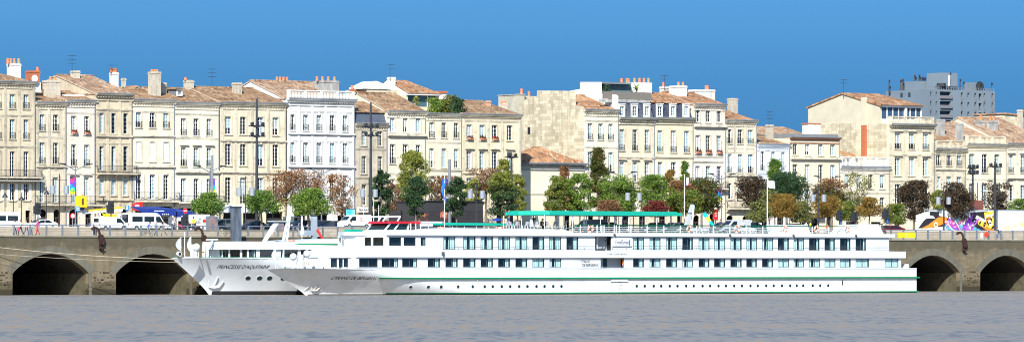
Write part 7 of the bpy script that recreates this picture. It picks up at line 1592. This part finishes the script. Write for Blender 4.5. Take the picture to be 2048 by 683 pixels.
# slanted white legs
# leaning signal mast
XM = lambda p_: X(p_, YC); ZM = lambda y: Z(1378, y, YC)
ms = CB(MB().prism_xz([(XM(1370), ZM(450)), (XM(1377), ZM(450)), (XM(1386), ZM(408)), (XM(1383), ZM(408))], YC-.25, YC+.25), 'signal_mast', mat('mast_grey', (.35, .37, .4), .5)); CB(MB().tube((XM(1381), YC-.3, ZM(450)), (XM(1385), YC-.3, ZM(410)), .12), 'mast_leg', SHW, ms); CB(MB().box(XM(1377), XM(1387), YC-.3, YC+.3, ZM(427), ZM(425)), 'crosstree', SFR, ms)
# lettering
def on_hull(body, p0, p1, y0, y1, m_, h_, owner, OXY, shear=.28, parent=None):
    z0_ = ZF(y1); x0, x1 = h_.xat(p0, z0_), h_.xat(p1, z0_); zh = ZF(y0)-z0_; me = text_mesh(body, zh*1.38, shear, 0, True); wd = max(v.co.x for v in me.vertices)
    for v in me.vertices:
        x = x0+v.co.x*(x1-x0)/wd; z = z0_+v.co.z; v.co = (x-OXY[0], -h_.hb(x, z)-.035, z)
    me.materials.append(m_); return link('lettering', me, owner)
INK = mat('lettering_black', (.02, .02, .025), .5)
YO_, ZF = YO, lambda y: ZS(y, 700)
on_hull('CYRANO DE BERGERAC', 659, 754, 552, 558, INK, hull, cy, (OX, 0))
def flat_text(body, p0, p1, y0, y1, m_, yy, pxr, owner=cy, shear=0, bold=True, oy=YC):
    x0, x1 = XS(p0), XS(p1); z0_ = Z(pxr, y1, YO); zh = Z(pxr, y0, YO)-z0_; me = text_mesh(body, zh*1.38, shear, .004, bold); wd = max(v.co.x for v in me.vertices)
    for v in me.vertices: v.co.x *= (x1-x0)/wd
    me.materials.append(m_); return link('lettering', me, owner, (x0-OX, yy-oy, z0_))
CB(MB().box(XS(1227), XS(1265), yw-.12, yw-.06, Z(1240, 493, YO), Z(1240, 473, YO)), 'name_board', SHW)
LB = mat('logo_blue_grey', (.05, .07, .14), .5)
flat_text('CroisiEurope', 1232, 1259, 479.5, 487, LB, yw-.14, 1240)
CB(MB().poly([(XS(1242), yw-.14, Z(1240, 481, YO)), (XS(1249), yw-.14, Z(1240, 478.5, YO)), (XS(1250), yw-.14, Z(1240, 477.5, YO)), (XS(1244), yw-.14, Z(1240, 480, YO))]).box(XS(1260), XS(1262), yw-.14, yw-.12, Z(1240, 491, YO), Z(1240, 479, YO)), 'logo_swoosh', LB)
flat_text('CYRANO', 1163.5, 1183, 519.5, 524.5, INK, yw-.03, 1180); flat_text('DE BERGERAC', 1167, 1199.5, 526, 531.5, INK, yw-.03, 1180)
flat_text('L YON S YLAON S EN PAX', 1214, 1253.5, 505.5, 509, INK, YO-.0, 1235)
CB(MB().tube((XS(952), YO-.19, 2.0), (XS(965), YO-.06, .4), .03), 'hose', mat('faded_rope', (.6, .6, .45), .8))
# hull gangway marks
for i in range(3): CB(MB().tube((XS(1237), YO-.03, 1.5-i*.42), (XS(1243), YO-.03, 1.62-i*.42), .03), 'rung', GREYP)
CB(MB().prism_xz([(XS(1222), 1.95), (XS(1252), 1.95), (XS(1256), 1.65), (XS(1220), 1.65)], YO-.2, YO-.0), 'gangway_fender', SHW)
CB(MB().box(XS(1817), XS(1823), YO+.6, YO+1.4, zD, ZS(533)+.4), 'stern_locker', SHW)
CB(MB().box(XS(1684), XS(1685.5), YO-.05, YO+.01, 1.1, 1.75), 'draught_mark', INK)
# bow gear: radomes, winch house, bell, anchor
bx = X(592, YC-2)
def radome(p_, yz, r_, yy): 
    o = CB(MB().sphere((X(p_, yy), yy, ZS(yz)), r_, 14), 'radome', SHW, smooth=True); CB(MB().tube((X(p_, yy), yy, zD), (X(p_, yy), yy, ZS(yz)-r_*.8), .08), 'radome_post', SHW, o)
radome(586.5, 513, .46, YC-2.5); radome(614, 507, .46, YC-2)
CB(MB().lathe((X(601, YC-2.4), YC-2.4, zD), [(.5, 0), (.5, .9), (.42, 1.0), (.42, 1.6), (.3, 1.75)], 12), 'winch', SHW)
bl = CB(MB().lathe((X(615, YC-3), YC-3, ZS(528)), [(.2, 0), (.13, .15), (.1, .35), (.02, .42)], 10), 'bell', mat('brass', (.45, .32, .12), .3, metal=.8)); CB(MB().tube((X(615, YC-3), YC-3, ZS(528)+.4), (X(615, YC-3), YC-3, ZS(520)), .03), 'bell_hanger', SHW, bl)
for i in range(12):
    p_ = 546+i*9; CB(MB().tube((X(p_, YC), YC+(-1)*min(5.5, hull.hb(X(p_, YC), zD))+.15, zD), (X(p_, YC), YC-min(5.5, hull.hb(X(p_, YC), zD))+.15, zD+.18), .09), 'bollard', DGR if i % 3 == 1 else SHW)
def anchor(h_, xx, zz_, owner, OXY, pocket=True, sz=.8, name='anchor'):
    yy = -h_.hb(xx, zz_); dx = .5; slope = -(h_.hb(xx+dx, zz_)-h_.hb(xx-dx, zz_))/(2*dx); dz = -(h_.hb(xx, zz_+.3)-h_.hb(xx, zz_-.3))/.6
    def P_(u, v_, o): return (xx-OXY[0]+u, yy+slope*u+dz*v_-o, zz_+v_)
    if pocket:
        mb = MB(); pts = [(-1.1, -.62), (.75, -.62), (1.25, .68), (-.6, .68)]; mb.poly([P_(u, v_, .05) for u, v_ in pts])
        for i in range(4): mb.tube(P_(*pts[i], .06), P_(*pts[(i+1) % 4], .06), .05, n=5)
        mb.build('anchor_pocket', SHW, owner)
    mb = MB()
    mb.tube(P_(0, .45*sz, .12), P_(0, -.4*sz, .12), .09*sz); mb.poly([P_(-.62*sz, -.05*sz, .14), P_(-.3*sz, -.55*sz, .16), P_(.0, -.45*sz, .2), P_(-.3*sz, -.1*sz, .15)]).poly([P_(.62*sz, -.05*sz, .14), P_(.3*sz, -.1*sz, .15), P_(0, -.45*sz, .2), P_(.3*sz, -.55*sz, .16)])
    mb.path([P_(-.62*sz, .05*sz, .14), P_(-.4*sz, -.45*sz, .16), P_(0, -.5*sz, .17), P_(.4*sz, -.45*sz, .16), P_(.62*sz, .05*sz, .14)], [.05*sz, .13*sz, .15*sz, .13*sz, .05*sz]); mb.build(name, SHW if not pocket else WRENDER, owner)
anchor(hull, hull.xat(631, ZS(573)), ZS(573), cy, (OX, 0))
# ---------------- rear ship
PO, PI_, PC = -12.5, -2.1, -7.3
XP = lambda p_: X(p_, PO)
ZP = lambda y, p_=520: Z(p_, y, PO)
pq = thing('river_cruise_ship', 'grey-white river cruise ship moored behind, only its bow half showing, lettered PRINCESSE D\'AQUITAINE', 'cruise ship', (XP(400), PC, 0)); OX2 = XP(400)
def PB_(mb, name, m_, parent=None, smooth=False): mb.v = [(v[0]-OX2, v[1]-PC, v[2]) for v in mb.v]; return mb.build(name, m_, parent or pq, smooth)
zD2 = ZP(515); h2 = Hull(PC, 5.2, X(342, PC), X(418, PC), XP(1500), zD2, 27, 12.5); PB_(h2.mesh(), 'hull', [mat('ship_hull_grey_white', (.6, .64, .66), .32, (.52, .55, .56), .8, .42, stretch=(1, 1, .2), spec=.5, col3=(.58, .615, .635)), SDK], smooth=True)
PB_(h2.strip(h2.stem(zD2)+.15, h2.xe, zD2-.08, zD2+.05, .05, MB()), 'gunwale', SHW); PB_(h2.strip(h2.stem(zD2)+.3, h2.xe, zD2+.05, zD2+.09, .02, MB()), 'green_edge', SGRN)
PB_(h2.strip(h2.xw+.25, h2.xe, -.2, .48, .012, MB(), 70), 'boot_top', SHBK)
for p_ in (496, 519, 539, 566, 590):
    port_at(h2, pq, (OX2, 0), p_, ZP(555), MB().lathe((0, 0, 0), [(.4, .04), (.4, -.02), (.34, -.03)], 16, axis='y').mesh('porthole', SHW), MB().lathe((0, 0, 0), [(.34, -.032), (.34, -.036)], 16, axis='y').mesh('pane', TINT))
YO_, ZF = PO, ZP
on_hull("PRINCESSE D'AQUITAINE", 432, 538, 529, 536, INK, h2, pq, (OX2, 0))
anchor(h2, h2.xat(431, ZP(563)), ZP(563), pq, (OX2, 0), False, 1.35)
# sloping bow chain
yl = PO+.3; zq0, zq1 = ZP(498), ZP(483)
Hh = [(XP(a), XP(b_), zD2+.05, zq0-.05) for a, b_ in ((500, 515), (522, 553), (564, 598), (604, 636), (641, 668), (674, 700), (706, 730))]
for side in (-1, 1):
    mb = MB(); holed_wall(mb, XP(497), XP(1490), zD2, zq0, Hh, yl, .1)
    if side > 0: mb.v = [(x, 2*PC-y, z) for x, y, z in mb.v]; mb.f = [tuple(reversed(f)) for f in mb.f]
    else: mb
    PB_(mb, 'saloon_wall', SHW)
front(pq, PB_, PC, (X(414, PC+1.6)+.4, PC-1.6), (XP(497), yl), zD2, zq0, [(439, 457), (460, 480), (484, 494)], zD2+.05, zq0-.05, (OX2, PC), 'saloon_front')
for i, h in enumerate(Hh):
    fm, gm2 = shipwin(h[1]-h[0], h[3]-h[2], 6 if i % 3 else 4); o = link('window', fm, pq, (h[0]-OX2, yl+.06-PC, h[2])); link('pane', gm2, o)
mb = MB(); mb.prism_xy([(X(405, PC+1.6), PC-1.6), (XP(492), PO-.0), (XP(1495), PO-.0), (XP(1495), PI_), (XP(492), PI_), (X(405, PC+1.6), PC+1.6)], zq0-.0, zq1+.05); PB_(mb, 'saloon_roof', SHW)
PB_(MB().prism_xz([(XP(600), zq1+.05), (XP(1480), zq1+.05), (XP(1480), ZP(474)), (XP(690), ZP(475.5)), (XP(640), ZP(478))], PO+.3, PI_-.3), 'upper_roof', SHW)
PB_(MB().prism_xz([(XP(584), ZP(488)), (XP(760), ZP(490)), (XP(760), ZP(486)), (XP(600), ZP(486))], PO-.02, PO+.32), 'green_stripe', SGRN)
for p_ in (406, 413):
    for yy_ in (PC-1.5, PC+1.3): PB_(MB().prism_xz([(X(p_, PC-1.5), zD2), (X(p_, PC-1.5)+.3, zD2), (X(p_, PC-1.5)+.42, zq1-.3), (X(p_, PC-1.5), zq1-.3)], yy_, yy_+.25), 'roof_pillar', SHW)
PB_(MB().tube((X(403, PC), PC-1.5, zq0), (X(412, PC), PC-1.5, zq1+.1), .14).tube((X(400, PC), PC-1.5, zq1+.25), (X(423, PC), PC-1.5, zq1+.3), .1), 'roof_nose_rail', SHW)
o = PB_(MB().sphere((X(393, PC-3), PC-3, ZP(494)), .48, 14, 0, (1, 1, 1.05)), 'radome', SHW, smooth=True); PB_(MB().tube((X(393, PC-3), PC-3, ZP(501)), (X(399, PC-3), PC-3, ZP(501)), .1).tube((X(397, PC-3), PC-3, zD2), (X(397, PC-3), PC-3, ZP(500)), .09), 'radome_post', SHW, o)
PB_(MB().lathe((X(357, PC-1), PC-1, ZP(507)), [(.3, -.3), (.32, 0), (.2, .3)], 14, axis='y'), 'horn', SHW); PB_(MB().lathe((X(357, PC-1), PC-1.01, ZP(507)), [(.2, -.3), (.2, -.32)], 12, axis='y'), 'horn_mouth', INK)
PB_(MB().box(X(374, PC-3), X(396, PC-3), PC-3.2, PC-2.6, zD2+.05, zD2+.18), 'bow_bench', SHW)
o = PB_(MB().lathe((XP(416), PO+1.2, ZP(505)), [(.15, 0), (.17, .2), (.12, .4)], 10), 'bell', MATS['brass']); 
# sloping white mooring davit and bar
XQ = lambda p_: X(p_, PC); ZQ = lambda y: Z(560, y, PC)
PB_(MB().box(XQ(537), XQ(572), PC-.3, PC+.3, ZQ(443), ZQ(441.5)), 'davit_crossbar', SHW)
PB_(MB().prism_xz([(XQ(525), ZQ(483)), (XQ(531), ZQ(483)), (XQ(556), ZQ(446)), (XQ(547), ZQ(446))], PC-.2, PC+.2), 'davit_arm', SHW)
for a, b_ in ((565, 578.5), (571, 581)): PB_(MB().prism_xz([(XQ(a), ZQ(481)), (XQ(a+3.6), ZQ(481)), (XQ(b_+2.2), ZQ(412)), (XQ(b_), ZQ(412))], PC-.15, PC+.15), 'mast_leg', SHW)
# low teal awning over its sun deck
PB_(MB().prism_xz([(XP(843), ZP(446, 940)), (XP(860), ZP(450, 940)), (XP(1030), ZP(450, 940)), (XP(1030), ZP(445.5, 940)), (XP(850), ZP(444.5, 940))], PO+.4, PI_-.4), 'sun_awning', TEAL)
for p_ in range(862, 1030, 24): PB_(MB().tube((XP(p_), PO+.6, ZP(474)), (XP(p_), PO+.6, ZP(449, 940)), .04, n=5).tube((XP(p_), PI_-.6, ZP(474)), (XP(p_), PI_-.6, ZP(449, 940)), .04, n=5), 'awning_post', SHW)
PB_(MB().box(XP(845), XP(1130), PO+.4, PO+.45, ZP(474)+.9, ZP(474)+1.0).box(XP(845), XP(1130), PI_-.5, PI_-.4, ZP(474), ZP(474)+1.2), 'deck_railing', DGR)
# ---------------- things standing or hanging on the ships
rib = thing('covered_dinghy', 'small dinghy under a bright green cover at the edge of the bridge roof', 'dinghy', (X(706, PC-4), PC-4, Z(706, 472.5, PC-4)))
MB().prism_xz([(-1.0, .35), (-.9, .15), (.95, .35), (.95, .9), (-.4, .95), (-.95, .8)], -.8, .8).build('cover', TEAL, rib); MB().box(.95, 2.2, -.5, .5, .45, .75).box(-.4, .4, -.6, .6, -.35, .3).build('hull', SHW, rib)
for p_, lab in ((1181, 'orange lifebuoy hung on the left end of the sun deck railing, under the green awning'), (1378.5, 'orange lifebuoy with pale bands hung below the leaning mast'), (1474.5, 'red-laced lifebuoy hung between the two groups of white life rafts'), (1570, 'orange lifebuoy hung left of the pale trapezoid cover'), (1633, 'orange lifebuoy hung right of the pale trapezoid cover'), (1694, 'orange lifebuoy hung near the stern cover, last along the railing')):
    lifebuoy(lab, XS(p_), YO-.02, Z(p_, 457.5, YO), R_=.34 if p_ != 1474.5 else .42)
lifebuoy('flat red and white lifebuoy lying on the white roof left of the big green awning', XS(1011), YO+1.4, RT+.12, True); lifebuoy('flat red lifebuoy lying on the roof beside the blue flag staff', XS(900), YO+2.0, RT+.12, True, LBO)
lifebuoy('flat orange lifebuoy on the rear ship roof left of the bridge', X(690, PO+.9), PO+.9, ZP(475.5)+.1, True); lifebuoy('flat orange lifebuoy at the foot of the white davit', X(583, PO+.9), PO+.9, ZP(481)+.08, True, LBO)
raft = thing('life_raft', 'x', 'life raft', group='white life raft canisters')
MB().lathe((-.75, 0, .42), [(.05, 0), (.36, .06), (.42, .2), (.42, 1.3), (.36, 1.44), (.05, 1.5)], 14, axis='x').build('canister', SHW, raft, smooth=True)
MB().box(-.5, -.42, -.44, .44, 0, .2).box(.42, .5, -.44, .44, 0, .2).build('cradle', SHW, raft); mb = MB()
for x_ in (-.4, .4): mb.torus((x_, 0, .42), .43, .025, 'x', 16, 4)
mb.build('strap', INK, raft)
for i, (p_, lab) in enumerate(((1397, 'white life raft canister just right of the leaning mast, left one of its pair'), (1414.5, 'white life raft canister just right of the leaning mast, right one of its pair'), (1493, 'white life raft canister behind the third lifebuoy, left one of its pair'), (1510, 'white life raft canister behind the third lifebuoy, right one of its pair'))): place(raft, i == 0, (XS(p_), YO+.75, R1), 0, lab)
for c in bpy.data.objects:
    if c.name.startswith('life_raft') and c.parent is None: c.scale = (.95, 1, .85)
chr_ = thing('deck_chair', 'x', 'chair', group='dark chairs on the shaded sun deck')
MB().box(-.25, .25, -.25, .25, .42, .46).build('seat', GREYP, chr_); MB().prism_xz([(.2, .44), (.25, .44), (.34, .95), (.29, .95)], -.24, .24).build('backrest', GREYP, chr_)
for a in (-.22, .2):
    for b_ in (-.22, .22): MB().tube((a, b_, 0), (a*.95, b_, .44), .02, n=5).build('leg', SHW, chr_)
chx = [1018, 1030, 1040, 1050, 1062, 1070, 1098, 1106, 1118, 1128, 1024, 1056, 1086, 1112]
for i, p_ in enumerate(chx):
    yy = YO+(2.2 if i < 10 else 4.5); nth = 'first second third fourth fifth sixth seventh eighth ninth tenth'.split()
    lab = ('dark chair near the deck edge, %s from the left under the big green awning' % nth[i]) if i < 10 else ('dark chair further in under the big green awning, %s of the inner row' % nth[i-10])
    place(chr_, i == 0, (X(p_, yy), yy, RT), 0 if i % 2 else math.pi, lab)
fp = thing('folded_parasol', 'x', 'parasol', group='folded pale parasols on the sun deck')
MB().lathe((0, 0, .35), [(.28, 0), (.24, .5), (.1, 1.35), (.03, 1.55)], 10).build('canopy', mat('parasol_canvas', (.6, .62, .62), .9, (.42, .45, .47), 3, .5, stretch=(3, 3, .3)), fp); MB().tube((0, 0, 0), (0, 0, 2.0), .03).box(-.25, .25, -.25, .25, 0, .08).build('pole', SFR, fp)
for i, (p_, lab) in enumerate(((1063, 'folded pale parasol under the green awning, leftmost of five'), (1074, 'folded pale parasol under the green awning, second from the left of five'), (1114, 'folded pale parasol under the green awning, middle one of five'), (1145, 'folded pale parasol where the deck railing begins, fourth of five'), (1168, 'folded pale parasol beside the first lifebuoy, rightmost of five'))): place(fp, i == 0, (X(p_, YC-2), YC-2, RT if i < 3 else R1), 0, lab)
lg = thing('sun_lounger', 'x', 'sun lounger', group='grey sun loungers behind the deck railing')
MB().box(-.9, .4, -.3, .3, .28, .34).build('bed', GREYP, lg); MB().prism_xz([(.4, .3), (1.0, .62), (.97, .68), (.4, .36)], -.3, .3).build('backrest', GREYP, lg)
for a in (-.8, .5):
    for b_ in (-.26, .26): MB().box(a-.025, a+.025, b_-.025, b_+.025, 0, .28).build('leg', GREYP, lg)
for i, p_ in enumerate((1250, 1285, 1320, 1350, 1436, 1462, 1532, 1556, 1645, 1672)):
    nth = ['leftmost', 'second from the left', 'third from the left', 'fourth from the left', 'fifth from the left', 'sixth from the left', 'seventh from the left', 'eighth from the left', 'ninth from the left', 'rightmost']
    place(lg, i == 0, (X(p_, YO+1.6), YO+1.6, R1), 0, 'grey sun lounger behind the white deck rails, %s of the row' % nth[i])
person('passenger in dark clothes seated under the green awning, middle of three', 1082, YO+4, RT, 'sit', (.05, .05, .06), (.05, .05, .06), 0, zoff=-.45)
person('passenger in a white shirt seated under the green awning', 1073, YO+4, RT, 'sit', WTE, (.05, .05, .06), math.pi, zoff=-.45)
person('passenger in a brown top seated under the green awning, rightmost', 1091, YO+4, RT, 'sit', (.2, .1, .06), (.05, .05, .06), math.pi, (.15, .08, .04), zoff=-.45)
person('standing passenger in dark blue at the left end of the green awning', 1017, YO+5, RT, 'stand', (.02, .05, .14), (.03, .03, .04), 0)
person('standing passenger in black under the green awning beside the white strut', 1067, YO+5.5, RT, 'stand', (.03, .03, .03), (.03, .03, .04), 1)
person('crew member in a bright orange life jacket at the boarding recess', 1246, yw+.5, DK1-.02, 'stand', (.85, .14, .01), (.03, .03, .05), 2.6, zoff=-.45)
person('passenger in red lying back by the blue flag staff', 897, PO+2, ZP(474), 'sit', (.6, .03, .02), (.04, .05, .3), 0, zoff=-.45)
# flags
def flag(lab, px, y0, y1, Yf, fx, cols, base_z=None, fdir=1, fh=None, name='flag', droop=0.0, r_=.05, fw=None):
    zt_, zb_ = Z(px, y0, Yf), Z(px, y1, Yf); k = F/DEP(px, Yf); t = thing(name, lab, 'flag', (X(px, Yf), Yf, zb_))
    MB().tube((0, 0, -.4), (0, 0, zt_-zb_), r_, r_*.7, 8).sphere((0, 0, zt_-zb_), r_*1.8, 8).build('pole', LBW, t)
    w_, h_ = fw, fh; mb = MB(); n_ = 12; top = zt_-zb_-.15
    for i in range(n_):
        u0, u1 = i/n_, (i+1)/n_; mi = min(len(cols)-1, int(u0*len(cols)))
        f = lambda u, v_: (fdir*(u*w_*(1-droop*.55)), .13*math.sin(u*7+v_*2)*u, top-v_*h_-droop*u*h_*.9-.08*math.sin(u*5))
        for j in range(4): mb.quad(f(u0, (j+1)/4), f(u1, (j+1)/4), f(u1, j/4), f(u0, j/4), mi)
    mb.build('cloth', cols, t); return t
FB, FW, FR = mat('flag_blue', (.01, .03, .25), .8), mat('flag_white', (.8, .8, .82), .8), mat('flag_red', (.6, .02, .04), .8)
EUB = mat('flag_eu_blue', (.01, .1, .65), .8)
flag('French tricolour flag flying from the white pole at the end of the green awning', 1368.7, 350, 430, YC, 0, [FB, FW, FR], fw=1.25, fh=1.0, droop=.3)
flag('white flag streaming from a tall pole before the dark green tree', 1534.5, 356, 452, -2+13, 0, [FW], fw=1.9, fh=1.05, droop=.4, r_=.07)
t = flag('long blue flag hanging limp on a white staff above the ship roof', 889, 347, 456, YO+3, 0, [EUB], fw=.9, fh=.9, droop=.1)
for c in list(t.children):
    if c.name.startswith('cloth'): bpy.data.objects.remove(c)
mb = MB(); k = F/DEP(889, YO+3); zt_ = (456-358)/k
for j in range(9):
    f = lambda j_, u: ((u-.62)*.75*(1-.06*j_)+.1*math.sin(j_*1.1), .1*math.sin(u*6+j_*.5), zt_-.35*j_)
    for i in range(5): mb.quad(f(j+1, i/5), f(j+1, (i+1)/5), f(j, (i+1)/5), f(j, i/5))
mb.build('cloth', EUB, t)
TLF = mat('flag_teal', (.0, .4, .42), .8); YLF = mat('flag_yellow', (.8, .65, .05), .8)
t = thing('teal_flag', 'teal and yellow flag drooping from a bent staff right of the leaning mast', 'flag', (X(1400, YC), YC, R1)); z_ = Z(1400, 427, YC)-R1
MB().path([(0, 0, 0), (0, 0, z_), (.6, 0, z_+.05)], .03).build('staff', LBW, t); mb = MB()
for j in range(6):
    f = lambda j_, u: (.35+.27*j_+u*.5, .06*math.sin(j_+u*3), z_+.02-.28*j_+u*.22); 
    mb.quad(f(j+1, 0), f(j+1, 1), f(j, 1), f(j, 0), 1 if j in (2, 3) else 0)
mb.build('cloth', [TLF, YLF], t)
PALEB = mat('pennant_pale_blue', (.5, .62, .8), .8, (.8, .82, .85), 2.2, .2)
def pennant(lab, px, y0, y1, Yf, wpx, deck, lean=0):
    k = F/DEP(px, Yf); t = thing('pennant', lab, 'flag', (X(px, Yf), Yf, deck), group='pale blue bow pennants'); zt_, zb_ = Z(px, y0, Yf)-deck, Z(px, y1, Yf)-deck; w_ = wpx/k
    MB().tube((0, 0, 0), (0, 0, zt_+.1), .03, n=6).build('staff', LBW, t); mb = MB(); n_ = 6
    for j in range(n_):
        f = lambda j_, u: (-w_*u*(math.sin(math.pi*min(1, j_/n_*.85+.12))), .08*math.sin(j_+u*3), zt_+(zb_-zt_)*j_/n_-u*.15)
        mb.quad(f(j+1, 1), f(j+1, 0), f(j, 0), f(j, 1))
    mb.build('cloth', PALEB, t)
pennant('pale blue pennant at the very tip of the rear bow', 362, 475, 498, PC, 13, zD2); pennant('pale blue pennant beside the thin staff on the rear bow', 382, 473, 501, PC-1.5, 10, zD2)
pennant('pale blue pennant at the tip of the front bow', 551, 497, 518, YC, 10, zD); pennant('narrow pale pennant behind the tip of the front bow', 568, 496, 522, YC-1.5, 5, zD)
t = thing('bow_staff', 'thin white staff between the two pennants of the rear bow', 'staff', (X(369.5, PC), PC, zD2)); MB().tube((0, 0, 0), (0, 0, ZP(463)-zD2), .05, .035).build('pole', LBW, t); MB().lathe((0, 0, 0), [(.14, 0), (.1, .15)], 8).build('base', LBW, t)
t = thing('hanging_flag', 'white and pale blue flag hanging limp behind the rear ship davit', 'flag', (X(604, PC), PC, ZP(478))); zt_, zb_ = ZP(430)-ZP(478), ZP(466)-ZP(478)
MB().tube((0, 0, 0), (0, 0, zt_+.1), .03).build('staff', LBW, t); mb = MB()
for j in range(7):
    f = lambda j_, u: ((u-.5)*(.06+.08*min(j_, 6)), .08*math.sin(j_+u*5), zt_+(zb_-zt_)*j_/7)
    for i in range(3): mb.quad(f(j+1, i/3), f(j+1, (i+1)/3), f(j, (i+1)/3), f(j, i/3))
mb.build('cloth', PALEB, t)
# mooring ropes
def rope(lab, a, b_, sag, r_=.05):
    t = thing('mooring_rope', lab, 'rope', a, group='mooring ropes from the rear bow'); pts = []
    for i in range(25): u = i/24; pts.append(((b_[0]-a[0])*u, (b_[1]-a[1])*u, (b_[2]-a[2])*u-sag*4*u*(1-u)))
    tag(t, lab, 'rope', 'mooring ropes from the rear bow'); MB().path(pts, r_, 5).build('rope', mat('rope_yellow', (.42, .36, .25), .9), t)
bp_ = (X(352, PC)+.2, PC-.3, ZP(518))
rope('upper thick yellow mooring rope running left from the rear bow', bp_, (X(-60, -.3), -.3, Z(-60, 487, -.3)), .35, .035)
rope('lower thin mooring rope running left from the rear bow', (bp_[0]+.3, bp_[1], bp_[2]-.35), (X(-60, -.3), -.3, Z(-60, 503, -.3)), .25, .02)
